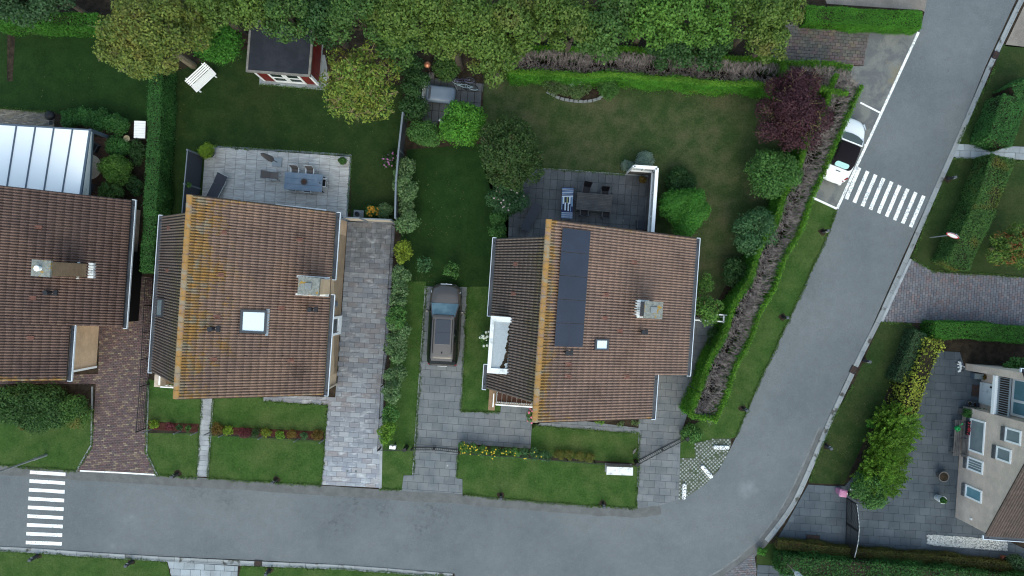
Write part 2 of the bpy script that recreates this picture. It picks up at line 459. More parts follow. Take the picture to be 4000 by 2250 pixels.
# ------------------------------------------------------------------ materials
def road_mat():
    b = NB('asphalt'); p = b.pos()
    n1 = b.noise(p, .18, 5, .6); n2 = b.noise(p, 1.6, 5, .65); n3 = b.noise(p, 34, 3, .8)
    col = b.mix(b.step(n1, .35, .65), (.132, .148, .158), (.160, .175, .184))
    col = b.scale(col, b.rng(n2, .3, .7, .93, 1.07))
    col = b.scale(col, b.rng(n3, .3, .7, .68, 1.32)); col = b.scale(col, b.rng(b.noise(p, 11, 4, .75), .3, .7, .92, 1.08))
    # oil and tyre stains at the drive mouths, tar flecks, pale scuffs
    def spot(cx, cy, r):
        q = W(cx, cy); d = b.n('ShaderNodeVectorMath', operation='DISTANCE'); b.l(p, d.inputs[0]); d.inputs[1].default_value = q
        return b.rng(d.outputs['Value'], 0, r, 1, 0)
    acc = None
    for s in ((1385, 1965, 1.7), (1690, 1990, 2.2), (1500, 1990, 1.2), (1310, 2050, 1.5), (1890, 1980, 1.0), (1640, 2060, 1.3), (1330, 1935, 1.2), (780, 1900, 1.6), (880, 1925, 1.2), (880, 1965, .8)):
        v = spot(*s); acc = v if acc is None else b.math('MAXIMUM', acc, v)
    st = b.math('MULTIPLY', acc, b.step(b.noise(p, 3.2, 6, .75), .42, .72))
    col = b.mix(b.math('MULTIPLY', st, .85), col, (.06, .064, .072))
    fl = b.step(b.noise(p, 1.9, 3, .6), .68, .76); col = b.mix(b.math('MULTIPLY', fl, .38), col, (.075, .08, .09))
    sc = None
    for s in ((505, 2030, .55), (2920, 1905, .8), (450, 2125, .35)):
        v = spot(*s); sc = v if sc is None else b.math('MAXIMUM', sc, v)
    col = b.mix(b.math('MULTIPLY', sc, b.math('MULTIPLY', b.step(b.noise(p, 1.6, 3, .5), .3, .7), .5)), col, (.30, .33, .35))
    b.bsdf(col, .9, .25, 0, b.bump(n3, .5, .008)); return b.m
def bay_mat():
    b = NB('old_asphalt'); p = b.pos()
    col = b.mix(b.step(b.noise(p, .75, 6, .68, .5), .42, .6), (.135, .142, .148), (.20, .205, .192))
    col = b.mix(b.step(b.noise(p, .5, 5, .65), .56, .7), col, (.20, .185, .14))
    n3 = b.noise(p, 30, 3, .8); col = b.scale(col, b.rng(n3, .3, .7, .75, 1.25))
    b.bsdf(col, .9, .2, 0, b.bump(n3, .5, .008)); return b.m
def grass_mat(name, c, dry, damt, lush):
    b = NB(name); p = b.pos()
    n0 = b.noise(p, .28, 4, .6); n1 = b.noise(p, 1.1, 6, .7); n2 = b.noise(p, 9, 4, .75); n3 = b.noise(p, 45, 3, .85)
    col = b.mix(b.step(n1, .35, .68), c, lush)
    col = b.mix(b.math('MULTIPLY', b.step(b.math('ADD', b.math('MULTIPLY', n0, .55), b.math('MULTIPLY', n1, .55)), .44, .74), damt), col, dry)
    col = b.scale(col, b.rng(n2, .3, .7, .72, 1.3)); col = b.scale(col, b.rng(n3, .3, .7, .6, 1.4))
    b.bsdf(col, .95, .1, 0, b.bump(n3, .9, .03)); return b.m
def paint_mat(name, worn=.5):
    b = NB(name); p = b.pos()
    n = b.noise(p, 14, 6, .75); n2 = b.noise(p, 1.2, 3)
    k = b.step(b.math('ADD', n, b.math('MULTIPLY', b.math('SUBTRACT', n2, .5), .3)), .66 - worn * .25, .72 - worn * .12)
    b.bsdf(b.mix(k, (.84, .85, .84), (.30, .32, .33)), .7, .3); return b.m

M = {}
M['soil'] = mk('soil', (.030, .024, .018), (.055, .042, .030), 3, fine=.45, fs=18, rough=1, spec=.05, bump=.8, bd=.04)
M['mulch'] = mk('mulch', (.055, .022, .018), (.085, .035, .028), 5, fine=.5, fs=22, rough=1, spec=.05, bump=.9, bd=.03)
M['bed_sand'] = mk('joint_sand', (.045, .045, .04), (.03, .04, .022), 4, fine=.3, fs=30, rough=1, spec=.05, bump=0)
M['bed_pale'] = mk('joint_pale', (.16, .16, .155), (.09, .10, .08), 4, fine=.3, rough=1, spec=.05, bump=0)
M['asphalt'] = road_mat(); M['bay'] = bay_mat()
M['paint'] = paint_mat('road_paint', .5); M['paint_worn'] = paint_mat('worn_road_paint', .75)
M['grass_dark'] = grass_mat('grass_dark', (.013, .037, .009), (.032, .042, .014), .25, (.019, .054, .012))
M['grass_rear'] = grass_mat('grass_rear', (.017, .041, .011), (.044, .048, .019), .45, (.025, .058, .014))
M['grass_dry'] = grass_mat('grass_dry', (.037, .068, .022), (.118, .110, .062), .72, (.048, .082, .026))
M['grass_front'] = grass_mat('grass_front', (.036, .084, .017), (.105, .122, .045), .55, (.048, .112, .024))
M['grass_east'] = grass_mat('grass_east', (.024, .050, .013), (.065, .064, .028), .5, (.033, .066, .018))  # darker, duller green for the lawns on the right
M['sandy'] = mk('sandy_ground', (.26, .23, .20), (.19, .17, .15), 1.2, fine=.3, fs=20)
M['concrete'] = mk('concrete', (.30, .32, .33), (.22, .24, .245), 1.5, rnd=.10, fine=.16, fs=22)
M['gutter'] = mk('gutter_concrete', (.27, .29, .30), (.075, .075, .068), 1.3, lo=.56, hi=.66, rnd=.12, fine=.22, fs=20)
M['slab_grey'] = mk('grey_slab', (.135, .152, .165), (.178, .19, .20), 1.3, rnd=.11, fine=.22, fs=26)
M['slab_light'] = mk('light_slab', (.34, .38, .41), (.28, .31, .33), 1.3, rnd=.14, fine=.14, fs=26)
M['slab_dark'] = mk('dark_slab', (.090, .096, .104), (.128, .133, .140), 1.1, rnd=.13, fine=.28, fs=22)
M['slab_court'] = mk('court_slab', (.060, .078, .095), (.090, .110, .128), .7, rnd=.12, fine=.2, fs=26)
M['slab_step'] = mk('step_slab', (.36, .38, .40), (.27, .29, .31), 1.6, rnd=.14, fine=.2, fs=24)
def plank_tile():
    b = NB('wood_print_tile'); p = b.pos()
    mp = b.n('ShaderNodeMapping'); mp.inputs['Rotation'].default_value = (0, 0, R(4)); mp.inputs['Scale'].default_value = (1.2, 9, 1); b.l(p, mp.inputs[0])
    pc = b.piece(); off = b.n('ShaderNodeVectorMath', operation='ADD'); b.l(mp.outputs[0], off.inputs[0]); cc = b.comb(b.math('MULTIPLY', pc, 40)); b.l(cc, off.inputs[1])
    n = b.noise(off.outputs[0], 1.3, 6, .65, .4)
    col = b.mix(b.step(n, .32, .66), (.56, .57, .56), (.36, .35, .335))
    col = b.scale(col, b.rng(b.math('FRACT', b.math('MULTIPLY', pc, 13.7)), 0, 1, .92, 1.08))
    b.bsdf(col, .55, .35); return b.m
M['plank_tile'] = plank_tile()
def drive_mat():
    b = NB('mixed_grey_paver'); p = b.pos(); pc = b.piece()
    r = b.n('ShaderNodeValToRGB'); b.l(pc, r.inputs[0]); el = r.color_ramp.elements
    el[0].color = (.155, .168, .195, 1); el[1].color = (.215, .215, .228, 1)
    for pos_, c in ((.3, (.19, .205, .232)), (.55, (.255, .27, .29)), (.72, (.185, .172, .178)), (.88, (.17, .185, .22))):
        e = el.new(pos_); e.color = (*c, 1)
    mp = b.n('ShaderNodeMapping'); mp.inputs['Scale'].default_value = (1, 2.2, 1); b.l(p, mp.inputs[0])
    n = b.noise(mp.outputs[0], 1.7, 6, .68)
    col = b.mix(b.step(n, .48, .74), r.outputs[0], (.36, .38, .40))
    # paler towards the street; dark damp patch by the gate
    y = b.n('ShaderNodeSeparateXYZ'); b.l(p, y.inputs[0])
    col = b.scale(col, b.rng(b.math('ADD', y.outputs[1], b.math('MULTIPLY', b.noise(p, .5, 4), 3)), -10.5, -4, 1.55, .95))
    q = W(1440, 945); d = b.n('ShaderNodeVectorMath', operation='DISTANCE'); b.l(p, d.inputs[0]); d.inputs[1].default_value = q
    damp = b.math('MULTIPLY', b.rng(d.outputs['Value'], .8, 2.6, 1, 0), b.step(b.noise(p, 2.2, 5), .35, .55))
    col = b.mix(b.math('MULTIPLY', damp, .6), col, (.075, .078, .084))
    b.bsdf(col, .7, .3, 0, b.bump(b.noise(p, 30, 3), .2, .005)); return b.m
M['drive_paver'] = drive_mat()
M['brick_red'] = mk('red_brick_paver', (.2, .1, .1), None, rnd=.16, fine=.22, fs=20,
                    pal=[(.125, .085, .088), (.15, .098, .098), (.118, .088, .092), (.145, .105, .105), (.13, .085, .085), (.16, .11, .10), (.125, .092, .096), (.22, .165, .125), (.14, .10, .102), (.12, .095, .092), (.155, .10, .10), (.135, .098, .10), (.245, .20, .15)])
M['brick_blue'] = mk('purple_brick_paver', (.2, .1, .1), None, rnd=.15, fine=.24, fs=20,
                     pal=[(.150, .148, .165), (.165, .150, .162), (.142, .148, .170), (.178, .17, .18), (.185, .145, .15), (.155, .16, .175), (.150, .14, .152)])
M['brick_mix'] = mk('mixed_brick_paver', (.2, .1, .1), (.11, .11, .10), 1.2, rnd=.16, fine=.3, fs=18,
                    pal=[(.15, .105, .098), (.16, .13, .105), (.13, .105, .105), (.18, .15, .11), (.15, .105, .105)])
M['brick_clinker'] = mk('clinker_paver', (.2, .1, .1), None, rnd=.2, fine=.3, fs=18,
                        pal=[(.25, .225, .18), (.19, .175, .15), (.29, .26, .20), (.16, .15, .135), (.22, .19, .14)])
M['white'] = mk('white_paint', (.86, .87, .87), None, fine=.04, fs=15, rough=.45, bump=0)
M['white_dirty'] = mk('weathered_white', (.72, .75, .76), (.40, .43, .44), 2.5, lo=.5, hi=.75, fine=.1, rough=.6, bump=.1)
M['zinc'] = mk('zinc_gutter', (.035, .045, .06), (.075, .085, .10), 1.2, fine=.1, rough=.5, spec=.4, bump=0)
M['gutter_edge'] = mk('white_gutter_edge', (.62, .68, .75), None, fine=.05, rough=.45, bump=0)
M['black'] = mk('black_metal', (.012, .013, .016), None, fine=.15, rough=.5, bump=0)
M['black_clad'] = mk('black_cladding', (.008, .009, .011), None, fine=.2, rough=.6, spec=.2, bump=.1)
M['steel'] = mk('steel_blue_frame', (.085, .12, .16), None, fine=.06, rough=.4, spec=.5, bump=0)
M['galv'] = mk('galvanised_steel', (.34, .37, .39), (.26, .29, .31), 3, fine=.1, rough=.45, metal=.3, bump=0)
M['grey_rail'] = mk('grey_rail', (.17, .20, .235), None, fine=.08, rough=.5, bump=0)
M['plastic_grey'] = mk('grey_plastic', (.28, .32, .35), None, fine=.06, rough=.4, bump=0)
M['lead'] = mk('white_lead', (.66, .68, .68), (.33, .38, .39), 4, lo=.5, hi=.7, fine=.15, rough=.6)
def masonry(name, c1, c2, cm, s=1.0):
    b = NB(name); tc = b.n('ShaderNodeTexCoord'); p = b.pos()
    br = b.n('ShaderNodeTexBrick'); br.inputs['Color1'].default_value = (*c1, 1); br.inputs['Color2'].default_value = (*c2, 1); br.inputs['Mortar'].default_value = (*cm, 1)
    br.inputs['Scale'].default_value = 1.0; br.inputs['Brick Width'].default_value = .22 * s; br.inputs['Row Height'].default_value = .065 * s; br.inputs['Mortar Size'].default_value = .008
    sp = b.n('ShaderNodeSeparateXYZ'); b.l(p, sp.inputs[0]); cb = b.n('ShaderNodeCombineXYZ')
    b.l(b.math('ADD', sp.outputs[0], sp.outputs[1]), cb.inputs[0]); b.l(sp.outputs[2], cb.inputs[1]); b.l(cb.outputs[0], br.inputs['Vector'])
    col = b.scale(br.outputs[0], b.rng(b.noise(p, 1.4, 5), .3, .7, .86, 1.14)); nf = b.noise(p, 25, 3)
    b.bsdf(b.scale(col, b.rng(nf, .3, .7, .88, 1.12)), .9, .2, 0, b.bump(br.outputs['Fac'], -.35, .01)); return b.m
M['brick_tan'] = masonry('tan_brick_wall', (.70, .50, .33), (.63, .44, .28), (.60, .48, .36))
M['brick_chim'] = masonry('chimney_brick', (.30, .20, .12), (.25, .165, .10), (.22, .18, .13))
M['brick_pale'] = masonry('pale_brown_brick_wall', (.74, .59, .49), (.67, .54, .45), (.68, .57, .49))
M['brick_cream'] = masonry('cream_brick_wall', (.55, .47, .38), (.48, .40, .32), (.5, .44, .36))
M['glass_dark'] = mk('dark_glass', (.018, .030, .036), None, fine=0, rough=.06, spec=.7, bump=0)
M['glass_pale'] = mk('curtained_glass', (.20, .25, .27), (.25, .30, .31), 1.5, fine=0, rough=.1, spec=.6, bump=0)
M['glass_sky'] = mk('sky_painted_glass', (.16, .33, .40), (.20, .38, .45), 1.5, fine=0, rough=.07, spec=.8, bump=0)  # the mirrored sky is painted into the base colour
M['felt'] = mk('roof_felt', (.020, .024, .034), (.030, .034, .046), 1.5, fine=.35, fs=30, rough=.9, bump=.4)
M['red_wood'] = mk('red_boards', (.20, .022, .017), (.15, .017, .014), 2, fine=.15, fs=16, rough=.6, rnd=.10)
M['wood_grey'] = mk('weathered_wood', (.16, .15, .145), (.10, .095, .095), 3, fine=.3, fs=18, rnd=.18)
M['wood_trim'] = mk('old_roof_trim', (.17, .165, .155), (.24, .23, .21), 3, fine=.35, fs=16)
M['deck'] = mk('brown_deck', (.12, .058, .036), (.085, .042, .028), 3, fine=.2, rnd=.2)
M['bark'] = mk('bark', (.10, .08, .06), (.06, .05, .04), 6, fine=.4, fs=14, rough=.95)
M['bark_pale'] = mk('pale_bark', (.26, .22, .15), (.17, .145, .10), 6, fine=.3, rough=.95)
M['bark_olive'] = mk('lichened_bark', (.30, .24, .10), (.16, .12, .07), 5, fine=.3, rough=.95)
M['twig'] = mk('dead_twigs', (.27, .235, .22), (.14, .118, .112), 4, fine=.35, fs=14, rough=.95, rnd=.3)
M['core'] = mk('dark_hedge_core', (.022, .022, .014), (.035, .028, .02), 5, fine=.4, rough=1, spec=.05)
M['core_brown'] = mk('brown_hedge_core', (.05, .038, .028), (.03, .024, .02), 5, fine=.4, rough=1, spec=.05)

def spotted(m, dens=.35):
    nt = m.node_tree; bs = next(n for n in nt.nodes if n.type == 'BSDF_PRINCIPLED'); l = bs.inputs['Base Color'].links[0]; src = l.from_socket
    g = nt.nodes.new('ShaderNodeNewGeometry'); vo = nt.nodes.new('ShaderNodeTexVoronoi'); vo.inputs['Scale'].default_value = 1.5; nt.links.new(g.outputs['Position'], vo.inputs['Vector'])
    mr = nt.nodes.new('ShaderNodeMapRange'); mr.inputs[1].default_value = .085; mr.inputs[2].default_value = .06; nt.links.new(vo.outputs['Distance'], mr.inputs[0])
    sp = nt.nodes.new('ShaderNodeSeparateColor'); nt.links.new(vo.outputs['Color'], sp.inputs[0]); gt = nt.nodes.new('ShaderNodeMath'); gt.operation = 'LESS_THAN'; nt.links.new(sp.outputs[0], gt.inputs[0]); gt.inputs[1].default_value = dens
    mu = nt.nodes.new('ShaderNodeMath'); mu.operation = 'MULTIPLY'; nt.links.new(mr.outputs[0], mu.inputs[0]); nt.links.new(gt.outputs[0], mu.inputs[1]); m2 = nt.nodes.new('ShaderNodeMath'); m2.operation = 'MULTIPLY'; nt.links.new(mu.outputs[0], m2.inputs[0]); m2.inputs[1].default_value = .6
    mx = nt.nodes.new('ShaderNodeMix'); mx.data_type = 'RGBA'; nt.links.new(m2.outputs[0], mx.inputs[0]); nt.links.new(src, mx.inputs[6]); mx.inputs[7].default_value = (.42, .44, .43, 1); nt.links.new(mx.outputs[2], bs.inputs['Base Color'])
spotted(M['slab_grey'], .12); spotted(M['slab_dark'], .22)
# ------------------------------------------------------------------ ground, lawns, road
b = MB(); b.add([(-220, -220, 0), (220, -220, 0), (220, 220, 0), (-220, 220, 0)], [(0, 1, 2, 3)]); g = b.build('ground', M['soil']); g['kind'] = 'structure'
for q in (((-9000, -60), (-60, -60), (-60, 2300), (-9000, 2300)), ((4070, -60), (12000, -60), (12000, 2300), (4070, 2300)), ((-9000, -6000), (12000, -6000), (12000, -500), (-9000, -500)), ((-9000, 2300), (12000, 2300), (12000, 9000), (-9000, 9000))): sheet('field', q, M['grass_rear'], .008)
def lawn(poly, m, name='lawn', z=.012): return sheet(name, poly, M[m], z)
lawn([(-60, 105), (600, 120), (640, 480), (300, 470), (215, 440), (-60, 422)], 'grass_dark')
lawn([(655, 290), (960, 190), (1040, 320), (1320, 345), (1575, 330), (1548, 862), (1370, 862), (1372, 606), (815, 566), (790, 860), (640, 860)], 'grass_rear')
lawn([(1890, 290), (2960, 340), (3020, 400), (3070, 640), (2990, 830), (2800, 1180), (2640, 1190), (2560, 940), (2565, 690), (2100, 655), (1985, 760), (1985, 940), (1890, 660), (1885, 600)], 'grass_dry')
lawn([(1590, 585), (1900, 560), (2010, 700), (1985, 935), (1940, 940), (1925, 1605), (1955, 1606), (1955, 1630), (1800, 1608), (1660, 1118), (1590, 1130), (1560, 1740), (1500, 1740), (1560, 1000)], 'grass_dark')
lawn([(1560, 1100), (1665, 1100), (1630, 1840), (1613, 1853), (1577, 1860), (1569, 1914), (1481, 1911), (1490, 1730)], 'grass_front', z=.016)
lawn([(1800, 1120), (1960, 1120), (1955, 1608), (1800, 1605)], 'grass_front', z=.016)
lawn([(-60, 1620), (365, 1600), (363, 1738), (303, 1840), (-60, 1815)], 'grass_front')
lawn([(578, 1480), (800, 1530), (784, 1660), (569, 1643)], 'grass_front')
lawn([(569, 1692), (782, 1692), (772, 1866), (612, 1858), (568, 1770)], 'grass_front')
lawn([(830, 1540), (1278, 1570), (1268, 1688), (824, 1668)], 'grass_front')
lawn([(822, 1700), (1266, 1722), (1256, 1897), (812, 1869)], 'grass_front')
lawn([(1788, 1772), (2490, 1818), (2487, 1985), (2311, 1977), (1999, 1952), (1807, 1933), (1806, 1870), (1783, 1868)], 'grass_front')
lawn([(2074, 1660), (2499, 1692), (2494, 1812), (2070, 1775)], 'grass_front')
lawn([(3172, 772), (3268, 818), (3243, 895), (3083, 1247), (2963, 1500), (2921, 1598), (2875, 1707), (2852, 1714), (2790, 1716), (2715, 1788), (2654, 1790), (2660, 1690), (2740, 1640)], 'grass_front')
lawn([(3908, 172), (4060, 190), (4060, 572), (3742, 566), (3885, 262)], 'grass_east')
lawn([(3722, 620), (4060, 628), (4060, 1082), (3645, 1062), (3556, 1012), (3664, 750)], 'grass_east')
lawn([(3440, 1258), (3560, 1265), (3600, 1300), (3330, 1880), (3290, 1892), (3160, 1886), (3250, 1647), (3333, 1500)], 'grass_east')
lawn([(-60, 2150), (326, 2172), (652, 2193), (675, 2290), (-60, 2290)], 'grass_front')
lawn([(925, 2290), (942, 2212), (1310, 2222), (1500, 2236), (1790, 2255), (1790, 2290)], 'grass_front')
lawn([(2955, 2145), (2990, 2125), (3040, 2120), (3120, 2230), (2955, 2220)], 'grass_east')
road_poly = [(-80, 1812), (0, 1818), (305, 1839), (611, 1857), (771, 1865), (999, 1880), (1254, 1896), (1481, 1911), (1569, 1914), (1807, 1932), (1999, 1950), (2311, 1976), (2487, 1984), (2580, 1972), (2652, 1950), (2751, 1893), (2807, 1836), (2849, 1759), (2875, 1707), (2921, 1598), (2963, 1500), (3083, 1247), (3243, 895), (3270, 820), (3590, 122), (3610, 52), (3635, -80),
             (4015, -80), (3968, 0), (3849, 259), (3725, 569), (3642, 750), (3523, 1009), (3373, 1350), (3295, 1500), (3228, 1655), (3140, 1862), (3098, 1945), (3041, 2023), (2990, 2095), (2951, 2151), (2797, 2250), (2700, 2310), (1776, 2310), (1776, 2240), (1310, 2204), (999, 2188), (652, 2173), (0, 2134), (-80, 2129)]
sheet('road', road_poly, M['asphalt'], .020)
sheet('parking_bay', [(3000, 330), (3180, 262), (3372, 258), (3390, 130), (3380, 100), (3590, 116), (3268, 822), (3168, 770), (3300, 420)], M['bay'], .016)
sheet('sandy_verge', [(3200, -60), (3640, -60), (3617, 50), (3600, 40), (3230, 15)], M['sandy'], .012)
sheet('sandy_verge', [(3925, 180), (4040, 190), (4060, -60), (4020, -20)], M['sandy'], .012)

# ------------------------------------------------------------------ paved areas
paving('brick_driveway', [(388, 1273), (556, 1078), (596, 1085), (585, 1449), (577, 1500), (570, 1769), (613, 1857), (302, 1841), (362, 1738), (375, 1500), (-40, 1500), (-40, 1470), (385, 1460)], .205, .105, M['brick_red'], M['bed_sand'], 'brick', -3.2, gap=.013, org=(375, 1500))
paving('brick_driveway', [(3560, 1012), (3645, 1060), (4040, 1085), (4040, 1285), (3605, 1262), (3440, 1258)], .215, .165, M['brick_blue'], M['bed_sand'], 'brick', -4, vertical=True, gap=.014, org=(3560, 1012))
paving('brick_driveway', [(3120, 80), (3400, 100), (3395, 132), (3372, 255), (3180, 258), (2980, 232), (2980, 80)], .31, .20, M['brick_mix'], M['bed_sand'], 'brick', -4, gap=.016)
paving('brick_terrace', [(-30, 424), (215, 441), (212, 500), (-30, 490)], .21, .07, M['brick_clinker'], M['bed_sand'], 'brick', -3.5, gap=.012)
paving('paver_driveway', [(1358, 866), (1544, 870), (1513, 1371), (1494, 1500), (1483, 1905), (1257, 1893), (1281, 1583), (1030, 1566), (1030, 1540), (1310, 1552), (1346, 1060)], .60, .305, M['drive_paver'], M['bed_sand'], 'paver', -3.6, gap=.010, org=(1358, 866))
paving('terrace', [(803, 572), (1368, 609), (1350, 880), (783, 850)], .637, .617, M['plank_tile'], M['bed_sand'], 'tile', -4.1, bond=0, gap=.010)
paving('slab_driveway', [(1664, 1118), (1827, 1122), (1802, 1608), (1955, 1610), (1955, 1540), (2090, 1560), (2078, 1660), (2500, 1694), (2498, 1672), (2250, 1640), (2080, 1620), (2072, 1752), (1792, 1732), (1783, 1868), (1806, 1871), (1807, 1931), (1569, 1914), (1577, 1857), (1614, 1856)], .63, .46, M['slab_grey'], M['bed_sand'], 'slab', -3.8, bond=.5, gap=.010, org=(1664, 1118))
paving('slab_path', [(2499, 1460), (2690, 1230), (2800, 1260), (2690, 1600), (2658, 1700), (2652, 1950), (2580, 1972), (2486, 1984)], .66, .43, M['slab_grey'], M['bed_sand'], 'slab', -3.6, bond=.5, gap=.010)
paving('dark_terrace', [(2100, 658), (2562, 692), (2535, 950), (2140, 950), (2000, 950), (1985, 935), (1990, 780), (2040, 715)], .417, .61, M['slab_dark'], M['bed_sand'], 'slab', -4.1, bond=.0, gap=.013)
paving('small_patio', [(1697, 304), (1889, 328), (1874, 470), (1800, 475), (1650, 490), (1658, 330)], .42, .67, M['slab_dark'], M['soil'], 'slab', -4, bond=0, gap=.03, jit=.006)
paving('paved_court', [(3157, 1892), (3300, 1898), (3480, 1680), (3625, 1370), (3748, 1374), (3768, 1440), (3832, 1440), (3832, 1620), (3752, 1650), (3730, 2020), (4040, 2160), (4040, 2205), (3621, 2174), (3300, 2145), (3036, 2104), (3072, 2045), (3114, 1968)], .64, .48, M['slab_court'], M['bed_sand'], 'slab', -3.6, bond=.42, gap=.009)
paving('light_path', [(3740, 562), (4040, 574), (4040, 628), (3722, 618)], .68, .40, M['slab_light'], M['bed_sand'], 'slab', -2.5, bond=.4, gap=.015)
paving('light_path', [(655, 2193), (930, 2211), (925, 2290), (680, 2290)], .62, .42, M['slab_light'], M['bed_sand'], 'slab', -2.5, bond=.35, gap=.016)
paving('step_path', [(788, 1540), (831, 1540), (810, 1862), (769, 1860)], .69, .31, M['slab_step'], M['bed_sand'], 'slab', -3.4, bond=0, gap=.009, org=(788, 1540))
paving('shed_plinth', [(1014, 300), (1014, 330), (1280, 354), (1285, 300), (1270, 215), (1250, 215), (1248, 300)], .95, .62, M['slab_light'], M['bed_sand'], 'slab', -5, bond=.3, gap=.01, z=.05)
paving('brick_pavement', [(2945, 2160), (2955, 2225), (2950, 2290), (2770, 2290)], .21, .11, M['brick_blue'], M['bed_sand'], 'brick', -3, gap=.013)
paving('slab_path', [(2958, 2205), (3120, 2212), (3150, 2290), (2952, 2290)], .72, .5, M['slab_court'], M['bed_sand'], 'slab', -3, bond=0, gap=.02)
paving('slab_path', [(3010, 2230), (2690, 1990), (2700, 1985)], .5, .5, M['slab_grey'], M['bed_sand'], 'slab') if False else None
# terrace edging
def strip(name, pts_px, wd, z0, z1, mat, parent=None, closed=False):
    b = MB(); P = [W(*p) for p in pts_px]
    for a, c in zip(P[:-1], P[1:]): b.beam((a.x, a.y, (z0 + z1) / 2), (c.x, c.y, (z0 + z1) / 2), wd, z1 - z0)
    o = b.build(name, mat, parent, world=True)
    if parent is None: o['kind'] = 'structure'
    return o
M['road_edge'] = mk('road_edge_strip', (.115, .118, .118), (.145, .15, .152), 1.6, fine=.3, fs=32, rough=.9, bump=.4)
M['road_seam'] = mk('road_seam', (.20, .215, .22), (.15, .16, .165), 2.5, fine=.3, fs=30, rough=.9)
def band(name, pts_px, w0, w1, mat, z):
    P = [Vector(W2(*p)) for p in pts_px]; Lr = []; 
    for i, p in enumerate(P):
        d = (P[min(i + 1, len(P) - 1)] - P[max(i - 1, 0)]).normalized(); n = Vector((-d.y, d.x)); Lr.append((p + n * (w0 + random.uniform(-.03, .03)), p + n * (w1 + random.uniform(-.02, .02))))
    b = MB(); vs = [(q.x, q.y, z) for a in Lr for q in a]; b.add(vs, [(2 * i, 2 * i + 1, 2 * i + 3, 2 * i + 2) for i in range(len(P) - 1)]); o = b.build(name, mat); o['kind'] = 'structure'
def dense(pts, k=6): return [lerp(a, c, i / k) for a, c in zip(pts[:-1], pts[1:]) for i in range(k)] + [pts[-1]]
def lerp(a, b, t): return (a[0] + (b[0] - a[0]) * t, a[1] + (b[1] - a[1]) * t)
edge_top = dense([(0, 1819), (305, 1841), (611, 1859), (999, 1882), (1254, 1898), (1481, 1913), (1807, 1934), (1999, 1952), (2311, 1978), (2487, 1986), (2580, 1976)])
band('road_edge', edge_top, -.55, .02, M['road_edge'], .0215)
bend = dense([(2700, 2290), (2800, 2235), (2880, 2180), (2960, 2110), (3030, 2020), (3085, 1925), (3130, 1830), (3200, 1670)])
band('road_edge', bend, -.62, -.03, M['road_edge'], .0215); band('road_seam', bend, -.04, .05, M['road_seam'], .0225)
strip('kerb_edging', [(800, 570), (1371, 606), (1353, 880)], .10, -.02, .048, M['grey_rail'])
strip('kerb_edging', [(2100, 656), (2560, 690)], .07, -.02, .04, M['concrete'])
strip('kerb_edging', [(361, 1510), (358, 1738), (299, 1840)], .09, -.02, .045, M['concrete'])
strip('kerb_edging', [(580, 1500), (573, 1769), (616, 1857)], .09, -.02, .045, M['concrete'])
strip('kerb_edging', [(1494, 1500), (1486, 1908)], .16, -.02, .04, M['slab_step'])
strip('kerb_edging', [(1662, 1118), (1612, 1853)], .06, -.02, .04, M['concrete'])
strip('kerb_edging', [(3444, 1256), (3557, 1012)], .15, -.02, .042, M['slab_step'])
strip('kerb_edging', [(3160, 82), (3400, 100), (3560, 112)], .10, -.02, .10, M['bark_pale'])
strip('kerb_edging', [(834, 1560), (813, 1862)], .06, -.02, .04, M['concrete'])
# mulch beds
sheet('flower_bed', [(569, 1640), (640, 1652), (782, 1655), (778, 1690), (568, 1678)], M['mulch'], .018)
sheet('flower_bed', [(828, 1665), (1268, 1686), (1266, 1716), (824, 1692)], M['mulch'], .018)
sheet('flower_bed', [(3480, 1500), (3500, 1500), (3330, 1880), (3300, 1885)], M['soil'], .018)

# gutter stones along the road
def gutter(pts, name='gutter'):
    P = [W(*p) for p in pts]; root = thing(name, None, None, P[0]); root['kind'] = 'structure'
    L = []; D = 0
    for a, c in zip(P[:-1], P[1:]): L.append((a, c, D, (c - a).length)); D += (c - a).length
    def at(d):
        for a, c, d0, l in L:
            if d <= d0 + l or (a, c, d0, l) == L[-1]: return a.lerp(c, (d - d0) / l)
    d = 0; lab = 0
    while d < D - .2:
        e = min(D, d + 1.0); a, c = at(d + .008), at(e - .008)
        ctr = (a + c) / 2; ln = (c - a).length; ang = math.atan2((c - a).y, (c - a).x)
        me = GST.get(round(ln, 2))
        if me is None:
            b = MB(); h = ln / 2   # shallow dished channel stone
            prof = [(-.15, .05), (-.10, .05), (-.05, .028), (.03, .024), (.09, .05), (.15, .055)]
            rings = [[(x, y, z) for y, z in prof] + [(x, .15, -.04), (x, -.15, -.04)] for x in (-h, h)]
            b.loft(rings); me = GST[round(ln, 2)] = b.mesh('gutter_stone', M['gutter'])
        inst('gutter_stone', me, root, tuple(ctr - P[0]), (random.gauss(0, .01), 0, ang + random.gauss(0, .004)))
        d = e
    return root
GST = {}
gutter([(2992, 2112), (3057, 2031), (3106, 1955), (3147, 1868), (3238, 1650), (3308, 1500), (3373, 1365), (3432, 1250), (3540, 1010), (3652, 750), (3730, 575), (3865, 259), (3984, 8), (4010, -40)])
gutter([(-20, 2143), (116, 2149), (326, 2164), (652, 2184), (999, 2201), (1310, 2214), (1500, 2227), (1776, 2250)])
def grate(px, py, rz, label):
    c = W(px, py, .06); t = thing('drain_grate', label, 'drain', (c.x, c.y, 0), R(rz), 'gutter drains')
    MB().box(-.19, .19, -.24, .24, -.02, .055).build('frame', M['black'], t)
    b = MB()
    for i in range(6): b.box(-.14, .14, -.19 + i * .07, -.155 + i * .07, .05, .075)
    b.build('bars', M['rust'], t)
M['rust'] = mk('rusty_iron', (.09, .045, .035), (.05, .035, .03), 8, fine=.3, rough=.8)
grate(1008, 2201, 87, 'rusty drain grate in the gutter at the bottom of the long street')
